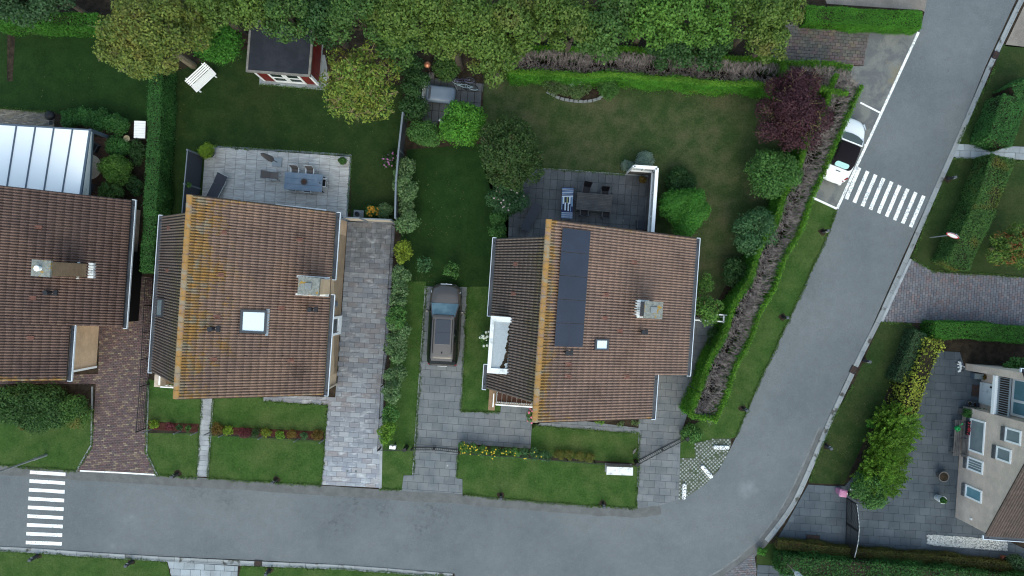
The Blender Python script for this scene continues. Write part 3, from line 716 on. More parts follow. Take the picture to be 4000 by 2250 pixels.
grate(3334, 1444, -26, 'rusty drain grate beside the purple brick driveway in the right gutter')
grate(3890, 215, -24, 'rusty drain grate at the top end of the right gutter')

# road markings
def mark(name, quads_px, mat, z=.025):
    b = MB()
    for q in quads_px: b.add([(*W2(*p), z) for p in q], [tuple(range(len(q)))])
    o = b.build(name, mat); o['kind'] = 'structure'; return o
def lerp(a, b, t): return (a[0] + (b[0] - a[0]) * t, a[1] + (b[1] - a[1]) * t)
def zebra(a0, a1, b0, b1, n, hw, mat):
    """n stripes between the line of left ends a0-a1 and the line of right ends b0-b1"""
    c = W(*lerp(a0, b1, .5)); root = thing('zebra_crossing', None, None, (c.x, c.y, 0)); root['kind'] = 'structure'
    for i in range(n):
        p = Vector(W2(*lerp(a0, a1, i / (n - 1)))); q = Vector(W2(*lerp(b0, b1, i / (n - 1))))
        d = (q - p).normalized(); nrm = Vector((-d.y, d.x)) * hw
        b = MB(); k = 8; pts = []
        for j in range(k + 1): pts.append(p.lerp(q, j / k) + nrm * random.uniform(.92, 1.06))
        for j in range(k, -1, -1): pts.append(p.lerp(q, j / k) - nrm * random.uniform(.92, 1.06))
        b.add([(v.x, v.y, .025) for v in pts], [tuple(range(len(pts)))])
        b.build('stripe', mat, root, world=True)
zebra((118, 1844), (102, 2118), (257, 1853), (242, 2124), 9, .108, M['paint'])
zebra((3357, 655), (3608, 765), (3305, 778), (3556, 887), 9, .115, M['paint_worn'])
mark('parking_line', [[(3583, 124), (3592, 128), (3274, 818), (3265, 812)]], M['paint_worn'])
mark('parking_line', [[(3361, 398), (3358, 404), (3436, 444), (3440, 438)]], M['paint'], .027)
mark('parking_line', [[(3173, 767), (3170, 775), (3266, 819), (3270, 812)]], M['paint'], .028)
mark('white_edge_line', [[(314, 1836), (314, 1841), (460, 1848), (610, 1857), (610, 1851), (470, 1843)]], M['paint'], .045)
mark('faded_line', [[(3596, 150), (3600, 152), (3450, 480), (3446, 478)]], M['paint_faded'], .024) if 'paint_faded' in M else None

# round-stud grass pavers and worn white blocks on the corner
gp = thing('grass_pavers', None, None, W(2740, 1840)); gp['kind'] = 'structure'
sheet_poly = [(2715, 1731), (2790, 1714), (2852, 1713), (2856, 1734), (2834, 1787), (2804, 1836), (2757, 1889), (2688, 1936), (2650, 1953), (2654, 1789), (2715, 1788)]
M['moss'] = mk('moss_between_studs', (.060, .085, .045), (.10, .11, .085), 3, fine=.35, fs=24)
sheet('grass_paver_base', sheet_poly, M['moss'], .028)
stud = MB(); stud.lathe([(.056, -.02), (.056, .038), (.048, .044)], 10); stud.box(-.05, .05, -.006, .006, .04, .047)
M['stud'] = mk('paver_stud', (.36, .39, .38), (.24, .26, .25), 4, rnd=.25, fine=.15)
sm = stud.mesh('stud', M['stud']); wp = [W2(*p) for p in sheet_poly]; o0 = W(2740, 1840)
def inside(x, y, poly):
    c = False
    for i in range(len(poly)):
        (x1, y1), (x2, y2) = poly[i - 1], poly[i]
        if (y1 > y) != (y2 > y) and x < (x2 - x1) * (y - y1) / (y2 - y1) + x1: c = not c
    return c
ct = 0; ca, sa = math.cos(R(-3)), math.sin(R(-3))
for j in range(-20, 21):
    for i in range(-14, 15):
        u, v = (i + (j % 2) * .5) * .232, j * .116; x, y = o0.x + u * ca - v * sa, o0.y + u * sa + v * ca
        if inside(x, y, wp) and random.random() < .93 and ct < 300:
            inst('stud', sm, gp, (x - o0.x, y - o0.y, random.uniform(-.012, .002)), (0, 0, random.choice((0, R(45))))); ct += 1
def block(px, py, ln, ang, label):
    c = W(px, py, .12); b = MB(); n = 8; r = .125; h = ln / 2 - r
    pr = [(h + r * math.cos(t), r * math.sin(t)) for t in [(-math.pi / 2 + math.pi * k / n) for k in range(n + 1)]] + [(-h + r * math.cos(t), r * math.sin(t)) for t in [(math.pi / 2 + math.pi * k / n) for k in range(n + 1)]]
    b.prism(pr, 0, .10); b.loft([[(x, y, .10) for x, y in pr], [(x * .97, y * .8, .14) for x, y in pr]])
    o = b.build('concrete_block', M['block']); o.location = (c.x, c.y, .03); o.rotation_euler = (0, 0, R(ang)); tag(o, label, 'block', 'white corner blocks')
def block_mat():
    b = NB('worn_white_block'); p = b.pos(); n = b.noise(p, 13, 5, .7)
    b.bsdf(b.mix(b.step(n, .50, .57), (.80, .82, .82), (.06, .065, .07)), .8, .2); return b.m
M['block'] = block_mat()
block(2818, 1748, .98, -2, 'long white block with black wear at the top of the stud paving, below the grass')
block(2761, 1843, 1.02, -49, 'slanting white block with black wear beside the bend of the road')
block(2673, 1920, .98, 87, 'upright white block with black wear at the lower tip of the stud paving')

sheet('flower_bed', [(30, 108), (62, 110), (50, 318), (28, 316)], M['soil'], .018)
# ------------------------------------------------------------------ houses
def tile_mat(name, house, base, base2, hl, A, Bv, width=.9, thr=.60, greenw=.0, blotch=0.5):
    """concrete roof tile with lichen that grows along the ridge and the verges"""
    b = NB(name); tc = b.n('ShaderNodeTexCoord'); tc.object = house; p = tc.outputs['Object']
    sp = b.n('ShaderNodeSeparateXYZ'); b.l(p, sp.inputs[0]); u, v, _ = sp.outputs
    pc = b.piece()
    n1 = b.noise(p, .45, 5, .6); n2 = b.noise(p, 5, 5, .75); n3 = b.noise(p, 30, 3, .8)
    col = b.mix(b.step(n1, .38, .62), base, base2)
    col = b.mix(b.math('MULTIPLY', b.step(u, -.05, -.2), .5), col, (.20, .172, .155))   # the steep left side is greyer
    col = b.scale(col, b.rng(pc, 0, 1, .965, 1.035))
    col = b.scale(col, b.rng(n2, .3, .7, .84, 1.16)); col = b.scale(col, b.rng(n3, .3, .7, .80, 1.2))
    # dark algae patches
    col = b.mix(b.math('MULTIPLY', b.step(b.noise(p, .7, 5, .7), .52, .7), blotch), col, tuple(c * .42 for c in base))
    # pale lichen specks
    vo = b.n('ShaderNodeTexVoronoi'); b.l(p, vo.inputs['Vector']); vo.inputs['Scale'].default_value = 5.5
    col = b.mix(b.math('MULTIPLY', b.step(b.math('ADD', vo.outputs['Distance'], b.math('MULTIPLY', n2, .16)), .19, .13), .5), col, (.36, .33, .29))
    ridge = b.math('EXPONENT', b.math('MULTIPLY', b.math('ABSOLUTE', u), -1 / width))
    rp = b.math('MULTIPLY', ridge, A)
    vg = b.math('EXPONENT', b.math('MULTIPLY', b.math('SUBTRACT', hl, b.math('ABSOLUTE', v)), -3.2))
    bias = b.math('MAXIMUM', b.math('MINIMUM', rp, .27), b.math('MULTIPLY', vg, Bv))
    n = b.math('ADD', b.math('MULTIPLY', b.noise(p, 6.5, 5, .7), .5), b.math('MULTIPLY', b.noise(p, 1.1, 4, .6), .5))
    k = b.step(b.math('ADD', n, bias), thr, thr + .11)
    oc = b.mix(b.step(n2, .35, .65), (.42, .215, .05), (.30, .19, .075)); oc = b.mix(b.step(b.noise(p, 2.1, 4), .5, .62), oc, (.30, .25, .17))
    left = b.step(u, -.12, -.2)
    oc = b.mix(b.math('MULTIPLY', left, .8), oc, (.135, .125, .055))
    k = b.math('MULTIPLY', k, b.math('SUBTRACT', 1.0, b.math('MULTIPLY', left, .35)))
    col = b.mix(b.math('MULTIPLY', k, .88), col, oc)
    b.bsdf(col, .92, .15, 0, b.bump(n3, .5, .008)); return b.m

TW, TC = .30, .40        # cover width of a tile (two rolls) and its course
def tile_mesh(mat, c=TC, wd=TW):
    b = MB(); prof = []
    for r in range(2):
        y0 = -wd / 2 + r * wd / 2
        for t, z in ((0, -.046), (.16, -.046), (.23, .022), (.36, .046), (.64, .046), (.77, .022), (.84, -.046)): prof.append((y0 + t * wd / 2, z))
    prof.append((wd / 2 + .002, -.046))
    n = len(prof); L = c + .03
    vs = [(-.03, y, z - .004) for y, z in prof] + [(c, y, z + .005) for y, z in prof] + [(c, y, z - .003) for y, z in prof]
    fs = [(i, i + 1, n + i + 1, n + i) for i in range(n - 1)] + [(n + i, n + i + 1, 2 * n + i + 1, 2 * n + i) for i in range(n - 1)]
    b.add(vs, fs); return b

def slope_tiles(roof, mat, hr, pitch, side, u_of_v, v0, v1, skip, store, course=TC):
    """list every tile of a slope; u_of_v(v) is how far down the slope runs at v"""
    tp = math.tan(pitch); ct = course * math.cos(pitch)
    nv = int(round((v1 - v0) / TW)); step = (v1 - v0) / nv
    for j in range(nv):
        v = v0 + (j + .5) * step; um = u_of_v(v); nu = int(round(um / ct)); 
        for i in range(nu):
            u = i * um / nu; uc = u + ct / 2
            if skip(side * uc, v): continue
            store.append((side, u, v, hr - u * tp, pitch, um / nu / math.cos(pitch)))

def lay_tiles(house, roof, mat, store, maxp=300):
    tm = tile_mesh(mat); base = tm.mesh('roof_tile', mat, True); M0 = wm(house)
    cand = []
    for t in store:
        side, u, v, z, pitch, c = t
        p = M0 @ Vector((side * (u + .2), v, z))
        k = PPM * CAM_H / (CAM_H - p.z); px, py = 2000 + p.x * k, 1125 - p.y * k
        vis = 20 < px < 3980 and 20 < py < 2230
        face = p.length and abs(Vector((side * math.sin(pitch), 0, math.cos(pitch))).dot((Vector((0, 0, CAM_H)) - p).normalized()))
        cand.append((not vis, -(face * k) if vis else 0, t))
    cand.sort(key=lambda q: (q[0], q[1]))
    rest = MB()
    for i, (nv, f, (side, u, v, z, pitch, c)) in enumerate(cand):
        rz = 0 if side > 0 else math.pi
        e = (random.gauss(0, .006), pitch + random.gauss(0, .006), rz + random.gauss(0, .004)); l = (side * u, v, z + .06 + random.gauss(0, .002))
        if i < maxp and not nv:
            o = inst('roof_tile', base, roof, l, e)
            if abs(c - TC) > .004: o.scale = (c / TC, 1, 1)
        else:
            T = Matrix.LocRotScale(Vector(l), __import__('mathutils').Euler(e).to_quaternion(), Vector((c / TC, 1, 1)))
            rest.add([T @ Vector(q) for q in tm.v], tm.f)
    if rest.v:
        o = rest.build('roof_tiles', mat, roof, smooth=True, kind='stuff')

def ridge_tiles(roof, mat, hr, v0, v1):
    b = MB(); n = 7; pr = [(.15 * math.cos(math.pi * k / n), .105 * math.sin(math.pi * k / n) - .03) for k in range(n + 1)]
    b.loft([[(x, -.21, z) for x, z in pr], [(x * 1.08, .22, z * 1.08 + .012) for x, z in pr]], closed=False, cap=False)
    me = b.mesh('ridge_tile', mat, True); k = int((v1 - v0) / .42)
    for i in range(k): inst('ridge_tile', me, roof, (0, v0 + (i + .5) * (v1 - v0) / k, hr + .03), (0, 0, random.gauss(0, .01)))

def gutter_run(house, px_pts, h, name='rain_gutter'):
    """white-edged dark box gutter along px points (outer edge)"""
    P = [W(*p, h) for p in px_pts]; T = wm(house).inverted(); P = [T @ p for p in P]
    return P
def add_gutter(house, a, b_, z, side, drop=None):
    """gutter between local points a and b (outer edge); side=+1 if the outer edge is at greater u"""
    w_ = .19; m = MB(); (u0, v0), (u1, v1) = a, b_
    T = lambda u, v, zz: Vector((u, v, zz))
    for (off, wd, z0, z1, mi) in ((-w_ / 2 - .02, w_, z - .10, z - .045, 0), (0, .034, z - .11, z + .012, 1), (-w_ - .03, .02, z - .11, z - .005, 0)):
        m.beam((u0 + side * off, v0, (z0 + z1) / 2), (u1 + side * off, v1, (z0 + z1) / 2), wd, z1 - z0, mi)
    for (u, v, s) in ((u0, v0, 1), (u1, v1, -1)):
        sg = 1 if v1 > v0 else -1
        m.box(min(u, u - side * (w_ + .03)), max(u, u - side * (w_ + .03)), v - .017, v + .017, z - .11, z + .012, None, 1)
    o = m.build('rain_gutter', [M['zinc'], M['gutter_edge']], house)
    d = MB(); q = .3 if v1 > v0 else -.3; d.lathe([(.05, 0), (.05, .004)], 10, (u0 - side * .11, v0 + q, z - .044)); d.build('outlet', M['black'], o)
    return o

def vent_pipe(house, p, label=None, r=.13, hh=.55):
    b = MB(); b.lathe([(r * .7, -.1), (r * .7, hh * .7), (r * 1.05, hh * .7), (r * 1.1, hh * .95), (r * .95, hh)], 14, tuple(p)); b.box(p.x - .05, p.x + .32, p.y - .15, p.y + .15, p.z - .08, p.z + .03, None)
    return b.build('vent_pipe', M['vent_black'], house)
M['vent_black'] = mk('vent_plastic', (.022, .024, .030), None, fine=.15, rough=.6, bump=0)
M['vent_clay'] = mk('vent_tile_clay', (.17, .075, .055), (.13, .06, .045), 6, fine=.2, rough=.8)
def vent_tile(house, p, pitch, side):
    b = MB(); b.loft([[(-.17, -.11, 0), (-.17, .11, 0), (-.17, .09, .05), (-.17, -.09, .05)], [(.17, -.12, 0), (.17, .12, 0), (.17, .10, .12), (.17, -.10, .12)]])
    o = inst('vent_tile', b.mesh('vent_tile', M['vent_clay']), house, (p.x, p.y, p.z + .03), (0, pitch, 0 if side > 0 else math.pi)); return o

class House:
    def __init__(s, name, label, O, hr, rot, pr, pl=None):
        s.o = thing(name, label, 'house', (O[0], O[1], 0), R(rot)); s.M = wm(s.o); s.Mi = s.M.inverted(); s.hr = hr; s.pr = pr; s.pl = pl
    def on_right(s, px, py, off=0.0):      # local point of the right-hand slope seen at a photo pixel
        n = Vector((math.sin(s.pr), 0, math.cos(s.pr))); p0 = Vector((0, 0, s.hr)) + n * off
        return s.Mi @ hit(px, py, s.M @ p0, (s.M.to_3x3() @ n))
    def on_left(s, px, py, off=0.0):
        n = Vector((-math.sin(s.pl), 0, math.cos(s.pl))); p0 = Vector((0, 0, s.hr)) + n * off
        return s.Mi @ hit(px, py, s.M @ p0, (s.M.to_3x3() @ n))
    def at(s, px, py, h): return s.Mi @ W(px, py, h)
def deck_slope(b, hr, pitch, side, um, v0, v1, th=.10):
    tp = math.tan(pitch); u = side * um; z = hr - um * tp
    b.hexa([(0, v0, hr - th), (u, v0, z - th), (u, v1, z - th), (0, v1, hr - th), (0, v0, hr), (u, v0, z), (u, v1, z), (0, v1, hr)])
M['underlay'] = mk('roof_underlay', (.05, .035, .03), None, fine=.2)
def gable_walls(house, prof, v0, v1, mat, name='wall'):
    """solid under the roof: prof is the outline (u,z) of the gable, run from v0 to v1"""
    b = MB(); n = len(prof); b.loft([[(u, v0, z) for u, z in prof], [(u, v1, z) for u, z in prof]]); return b.build(name, mat, house)

def skylight(house, corners, label, glass, par=None, fr=.10, th=.19, name='skylight'):
    """frame and pane lying on the slope, corners in local space (in order), raised by th"""
    P = [Vector(c) for c in corners]; n = (P[1] - P[0]).cross(P[3] - P[0]).normalized()
    if n.z < 0: n = -n
    c = sum(P, Vector()) / 4; b = MB()
    for i in range(4):
        a, d = P[i], P[(i + 1) % 4]; ai, di = a + (c - a).normalized() * fr * 1.4, d + (c - d).normalized() * fr * 1.4
        b.hexa([a - n * .05, d - n * .05, di - n * .05, ai - n * .05, a + n * th, d + n * th, di + n * th, ai + n * th])
    f = b.build(name, M['sky_frame'], house)
    I = [p + (c - p).normalized() * fr * 1.35 for p in P]
    MB().hexa([p + n * .0 for p in I] + [p + n * (th - .03) for p in I]).build('pane', glass, f)
    return f
M['sky_frame'] = mk('skylight_frame', (.06, .065, .075), None, fine=.05, rough=.4, bump=0)
M['sky_pane'] = mk('white_sky_pane', (.66, .78, .86), None, fine=.02, rough=.12, spec=.6, bump=0)  # whitish blue sky reflection painted into the skylight pane colour

def chimney(house, x0, x1, y0, y1, zbase, ztop, brick, cap=True, flash=(None, None), square=True, cap_mat='capstone', pot=True):
    b = MB().box(x0, x1, y0, y1, zbase, ztop - .14); c = b.build('chimney', brick, house)
    MB().box(x0 - .06, x1 + .06, y0 - .06, y1 + .06, ztop - .14, ztop).build('capstone', M[cap_mat], c)
    if pot:
        cx, cy = (x0 + x1) / 2, (y0 + y1) / 2
        MB().box(cx - .16, cx + .16, cy - .16, cy + .16, ztop - .01, ztop + .07).build('flue_lid', M['concrete'], c)
    return c
def capmat():
    b = NB('capstone'); p = b.pos(); n2 = b.noise(p, 9, 5, .75)
    col = b.mix(b.step(n2, .35, .65), (.17, .18, .165), (.30, .315, .29))
    col = b.mix(b.step(b.noise(p, 2.6, 5, .7), .56, .62), col, (.36, .22, .045))
    b.bsdf(col, .95, .1, 0, b.bump(n2, .5, .01)); return b.m
M['capstone'] = capmat()

# ---- the middle house with the skylight
H2 = House('house', 'house with orange lichen ridge and one white skylight, beside the long grey paver driveway', (-16.68, -.454), 7.3, -3.9, math.atan(4.25 / 6.35), math.atan(4.1 / 3.36))
mt2 = tile_mat('roof_tile_lichen', H2.o, (.258, .172, .138), (.310, .202, .152), 5.18, .33, .20, 2.1, .655)
b = MB(); deck_slope(b, 7.3, H2.pr, 1, 6.33, -5.16, 5.16); deck_slope(b, 7.3, H2.pl, -1, 3.34, -4.5, 4.3); roof2 = b.build('roof', M['underlay'], H2.o)
chm = (5.15, 6.32)
cA = H2.at(1170, 1085, 5.5); cB = H2.at(1243, 1151, 5.5)
ch2v = (cB.y, cA.y)
st = []
slk = lambda u, v: u > 0 and (5.2 < u and ch2v[0] - .02 < v < ch2v[1] + .02)
slope_tiles(roof2, mt2, 7.3, H2.pr, 1, lambda v: 6.35, -5.18, 5.18, slk, st)
slope_tiles(roof2, mt2, 7.3, H2.pl, -1, lambda v: 3.36, -4.52, 4.31, lambda u, v: False, st)
lay_tiles(H2.o, roof2, mt2, st)
ridge_tiles(roof2, mt2, 7.3, -5.18, 5.18)
w_ = gable_walls(H2.o, [(-3.0, 0), (6.30, 0), (6.30, 3.0), (0, 7.12), (-3.0, 3.45)], -4.3, 4.05, M['brick_tan'])
b = MB(); b.loft([[(u, v, z) for u, z in ((.15, 0), (6.30, 0), (6.30, 2.98), (.15, 7.05))] for v in (-4.95, 4.95)]); b.build('wall', M['brick_tan'], H2.o)
# verge boards (the rear and front gable overhangs of the right slope), white
for v in (-5.2, 5.2): MB().beam((.0, v, 7.2), (6.3, v, 2.98), .03, .2).build('verge_board', M['underlay'], H2.o)
for v0, v1 in ((4.33, 5.2), (-5.2, -4.55)): MB().box(-.03, -.0, v0, v1, 7.1, 7.28).build('verge_board', M['white'], H2.o)
z = 3.0
add_gutter(H2.o, (6.60, 5.2), (6.60, ch2v[1] + .0), z, 1); add_gutter(H2.o, (6.60, -5.25), (6.60, ch2v[0] - .02), z, 1)
add_gutter(H2.o, (-3.62, 4.35), (-3.62, -4.6), 3.12, -1)
c2 = chimney(H2.o, cA.x, 6.315, ch2v[0], ch2v[1], 2.6, 5.3, M['brick_tan'], pot=False)
# the stack is capped only on its inner part; the outer face stands above the wall
for k in list(COL.objects):
    if k.parent == c2: bpy.data.objects.remove(k)
MB().box(cA.x - .05, cB.x + .03, ch2v[0] - .06, ch2v[1] + .06, 5.3, 5.52).build('capstone', M['capstone'], c2)
cc = (cA.x + cB.x) / 2 - .02; MB().box(cc - .16, cc + .18, sum(ch2v) / 2 - .17, sum(ch2v) / 2 + .17, 5.5, 5.6).build('flue_lid', M['concrete'], c2)
me = c2.data
for v in me.vertices:                       # slope the brick shoulder from the cap down to the wall line
    if v.co.z > 4 and v.co.x > 5.6: v.co.x = cB.x
def flashing(house, u0, u1, v, hr, pitch, par, out):
    tp = math.tan(pitch); b = MB(); b.hexa([(u0, v, hr - u0 * tp), (u1, v, hr - u1 * tp), (u1, v + out, hr - u1 * tp), (u0, v + out, hr - u0 * tp), (u0, v, hr - u0 * tp + .12), (u1, v, hr - u1 * tp + .12), (u1, v + out, hr - u1 * tp + .10), (u0, v + out, hr - u0 * tp + .10)])
    return b.build('lead_flashing', M['lead'], par)
flashing(H2.o, 4.75, 6.3, ch2v[1], 7.3, H2.pr, c2, .13); flashing(H2.o, 4.75, 6.3, ch2v[0] - .14, 7.3, H2.pr, c2, .14)
Q = [(937, 1208), (1041, 1212), (1036, 1303), (932, 1298)]
skylight(H2.o, [H2.on_right(*q) for q in Q], None, M['sky_pane'], fr=.13)
b = MB(); P = [H2.on_right(*q) for q in ((1043, 1206), (1057, 1207), (1050, 1312), (1038, 1311))]; b.hexa([p - Vector((0, 0, .05)) for p in P] + [p + Vector((0, 0, .12)) for p in P]); b.build('lead_apron', M['plastic_grey'], H2.o)
Q = [(627, 1166), (648, 1168), (643, 1240), (622, 1238)]
skylight(H2.o, [H2.on_left(*q) for q in Q], None, M['glass_pale'], fr=.08)
for q in ((872, 908), (859, 1073), (846, 1236), (833, 1402), (1168, 936), (1098, 1203), (1134, 1407)): vent_tile(H2.o, H2.on_right(*q), H2.pr, 1)
for q in ((665, 890), (660, 1057)): vent_tile(H2.o, H2.on_left(*q), H2.pl, -1)
for q in ((835, 1284), (1218, 1209)): p = H2.on_right(*q); vent_pipe(H2.o, p)
# side door in the long wall
d0 = H2.at(1325, 1304, .0); d1 = H2.at(1328, 1232, .0)
dr = MB(); v0, v1 = d0.y, d1.y
for (a, c, z0, z1) in ((v0, v0 + .14, .05, 2.15), (v1 - .14, v1, .05, 2.15), (v0 + .14, v1 - .14, 2.0, 2.15), (v0 + .14, v1 - .14, .05, .85)): dr.box(6.30, 6.39, a, c, z0, z1)
dr = dr.build('door', M['white'], H2.o)
MB().box(6.305, 6.35, v0 + .14, v1 - .14, .85, 2.0).build('pane', M['glass_dark'], dr)
MB().box(6.39, 6.46, v0 + .2, v0 + .24, .95, 1.1).build('handle', M['galv'], dr)
MB().box(6.30, 6.42, v0 - .05, v1 + .05, 0, .05).build('sill', M['concrete'], dr)
b = MB(); p = H2.at(1306, 1187, 1.4); b.box(6.30, 6.38, p.y - .14, p.y + .14, 1.25, 1.75); b.build('letter_box', M['steel'], H2.o)
b = MB(); b.beam((6.36, -4.96, 2.85), (6.36, -4.96, .05), .10, .08, up=(1, 0, 0)); b.build('downpipe', M['brick_cream'], H2.o)
b = MB(); a = H2.at(1079, 806, 2.55); c = H2.at(1275, 826, 2.55); b.beam((a.x, a.y, 2.5), (c.x, c.y, 2.5), .24, .2); b.build('awning_box', M['white'], H2.o)
# front porch on the left
def local_box(house, pxs, h, z0, z1):
    P = [house.at(*q, h) for q in pxs]; return P
b = MB(); p0 = H2.at(606, 1462, 1.0); p1 = H2.at(628, 1512, 1.0)
b.box(p0.x, p0.x + .38, p1.y, p0.y, 0, 1.05); b.build('porch_pier', M['brick_cream'], H2.o)
b = MB(); b.box(p0.x + .3, p0.x + .36, p1.y + .15, p0.y, 1.05, 1.13); b.build('porch_rail', M['white'], H2.o)
b = MB(); b.box(p0.x + .38, .1, p1.y + .1, -4.1, 0, .35); b.build('porch_floor', M['brick_chim'], H2.o)
b = MB()
for i in range(9): b.box(p0.x + .55 + i * .2, p0.x + .67 + i * .2, p1.y, p1.y + .04, .35, 1.0)
b.box(p0.x + .38, p0.x + 2.3, p1.y - .01, p1.y + .05, 1.0, 1.06); b.box(p0.x + .38, p0.x + 2.3, p1.y, p1.y + .04, .36, .42); b.build('porch_railing', M['white'], H2.o)
b = MB(); b.box(-1.35, -1.2, -4.25, -4.15, 0, 2.7); b.build('porch_post', M['white'], H2.o)

# ---- the house with the solar panels
H3 = House('house', 'corner house with five solar panels on its roof and a white edged flat dormer', (1.492, -1.646), 7.75, -4.0, math.atan(4.7 / 8.62), math.atan(4.15 / 2.65))
mt3 = tile_mat('roof_tile_pink', H3.o, (.318, .208, .163), (.262, .178, .145), 5.1, .33, .20, 1.0, .65, blotch=.40)
u3 = lambda v: 8.62 if v > -2.69 else 6.55
# flat dormer on the left slope
dz = 5.35; dmr = [H3.at(*q, dz) for q in ((1928, 1243), (2010, 1249), (1992, 1456), (1917, 1446))]
dv0, dv1 = (dmr[3].y + dmr[2].y) / 2, (dmr[0].y + dmr[1].y) / 2
du = -(7.75 - dz) / math.tan(H3.pl); dx = min(dmr[0].x, dmr[3].x) - .05
b = MB(); deck_slope(b, 7.75, H3.pr, 1, 8.60, -2.67, 5.06); deck_slope(b, 7.75, H3.pr, 1, 6.53, -5.07, -2.67); deck_slope(b, 7.75, H3.pl, -1, 2.63, -4.15, dv0 + .02); deck_slope(b, 7.75, H3.pl, -1, 2.63, dv1 - .02, 4.22); deck_slope(b, 7.75, H3.pl, -1, -du, dv0 + .02, dv1 - .02)
roof3 = b.build('roof', M['underlay'], H3.o)
st = []
slope_tiles(roof3, mt3, 7.75, H3.pr, 1, u3, -5.09, 5.08, lambda u, v: False, st)
slope_tiles(roof3, mt3, 7.75, H3.pl, -1, lambda v: 2.65, -4.17, 4.24, lambda u, v: dv0 < v < dv1 and u < du, st)
lay_tiles(H3.o, roof3, mt3, st); ridge_tiles(roof3, mt3, 7.75, -5.09, 5.08)
gable_walls(H3.o, [(-2.45, 0), (8.35, 0), (8.35, 3.0), (0, 7.55), (-2.45, 3.75)], -2.5, 4.0, M['brick_tan'])
b = MB(); b.loft([[(u, v, z) for u, z in ((.15, 0), (6.3, 0), (6.3, 4.1), (.15, 7.45))] for v in (-4.9, -2.4)]); b.build('wall', M['brick_tan'], H3.o)
b = MB(); b.loft([[(u, v, z) for u, z in ((.1, 0), (8.35, 0), (8.35, 2.95), (.1, 7.4))] for v in (3.9, 4.85)]); b.build('wall', M['brick_cream'], H3.o)
b = MB(); b.box(-2.45, .1, -3.9, -2.5, 0, 3.6); b.build('wall', M['brick_tan'], H3.o)
for v, um in ((5.10, 8.6), (-5.11, 6.5)): MB().beam((0, v, 7.66), (um, v, 7.66 - um * math.tan(H3.pr)), .03, .2).build('verge_board', M['underlay'], H3.o)
add_gutter(H3.o, (8.86, 5.1), (8.86, -2.75), 3.0, 1); add_gutter(H3.o, (6.80, -2.62), (6.80, -5.15), 4.12, 1)
add_gutter(H3.o, (-2.88, 4.28), (-2.88, dv1 + .02), 3.55, -1); add_gutter(H3.o, (-2.88, -4.25), (-2.88, dv0 + .12), 3.55, -1)
M['flatroof'] = mk('pale_flat_roof', (.40, .46, .50), (.25, .26, .25), .55, lo=.45, hi=.75, fine=.12, fs=8, rough=.6)
d = MB().box(dx, du + .12, dv0 + .05, dv1 - .05, 3.6, dz).build('dormer', M['white'], H3.o)
MB().box(dx + .10, du + .16, dv0 + .16, dv1 - .16, dz - .03, dz + .012).build('flat_roof', M['flatroof'], d)
b = MB(); b.box(dx - .10, dx + .10, dv0 - .12, dv1 + .12, dz - .16, dz + .10); b.box(dx + .10, du + .25, dv1 - .16, dv1 + .12, dz - .16, dz + .10); b.box(dx + .10, du + .2, dv0 - .12, dv0 + .16, dz - .16, dz + .10); b.build('white_trim', M['white_dirty'], d)
b = MB()
for i in range(26):   # moss and algae collected at the foot of the tiles
    v = dv0 + .25 + (dv1 - dv0 - .5) * (i / 25) ** 1.6; b.ell((du + .02 - random.random() * .12 - (.25 * (1 - i / 25) ** 2), v, dz + .012), (.06 + .06 * random.random(), .10, .012), 7, 4)
b.build('moss', M['moss_black'] if 'moss_black' in M else M['soil'], d, kind='stuff')
PQ = [(2197, 891), (2305, 901), (2278, 1356), (2166, 1353)]
pc = [H3.on_right(*q, .10) for q in PQ]
pan = mk('solar_cell', (.018, .020, .035), (.022, .026, .045), .8, fine=.12, fs=14, rough=.22, spec=.6, bump=0)
M['panel_edge'] = mk('panel_edge', (.05, .05, .06), None, fine=0, rough=.4, bump=0)
u0 = (pc[0].x + pc[3].x) / 2; u1 = (pc[1].x + pc[2].x) / 2; va = (pc[0].y + pc[1].y) / 2; vb = (pc[2].y + pc[3].y) / 2
for i in range(5):
    t0, t1 = i / 5, (i + 1) / 5; v1_, v0_ = va + (vb - va) * t0 - .008, va + (vb - va) * t1 + .008; tp = math.tan(H3.pr)
    P = [(u0, v0_), (u1, v0_), (u1, v1_), (u0, v1_)]; z = lambda u: 7.75 - u * tp
    b = MB(); b.hexa([(u, v, z(u) + .13) for u, v in P] + [(u, v, z(u) + .178) for u, v in P]); o = b.build('solar_panel', M['panel_edge'], H3.o)
    e = .018; P = [(u0 + e, v0_ + e), (u1 - e, v0_ + e), (u1 - e, v1_ - e), (u0 + e, v1_ - e)]
    b = MB(); b.hexa([(u, v, z(u) + .16) for u, v in P] + [(u, v, z(u) + .181) for u, v in P]); b.build('cells', pan, o)
Q = [(2319, 1323), (2372, 1324), (2369, 1367), (2316, 1366)]
skylight(H3.o, [H3.on_right(*q) for q in Q], None, M['sky_pane'], fr=.10)
for q in ((2473, 1024), (2362, 1151), (2357, 1242), (2417, 1291), (2216, 1422), (2215, 1469), (2444, 1471)): vent_tile(H3.o, H3.on_right(*q), H3.pr, 1)
for q in ((2019, 1032), (2011, 1147)): vent_tile(H3.o, H3.on_left(*q), H3.pl, -1)
for q in ((2215, 1376), (2508, 1296)): vent_pipe(H3.o, H3.on_right(*q))
cA = H3.at(2520, 1176, 6.55); cB = H3.at(2586, 1246, 6.55)
c3 = chimney(H3.o, cA.x + .05, cB.x - .05, cB.y + .05, cA.y - .05, 3.6, 6.55, M['slate_side'] if 'slate_side' in M else M['slab_dark'])
for v, o_ in ((cA.y - .05, .12), (cB.y - .07, .13)): flashing(H3.o, cA.x - .1, cB.x - .35, v, 7.75, H3.pr, c3, o_)
tp = math.tan(H3.pr); x = cA.x - .12; b = MB()
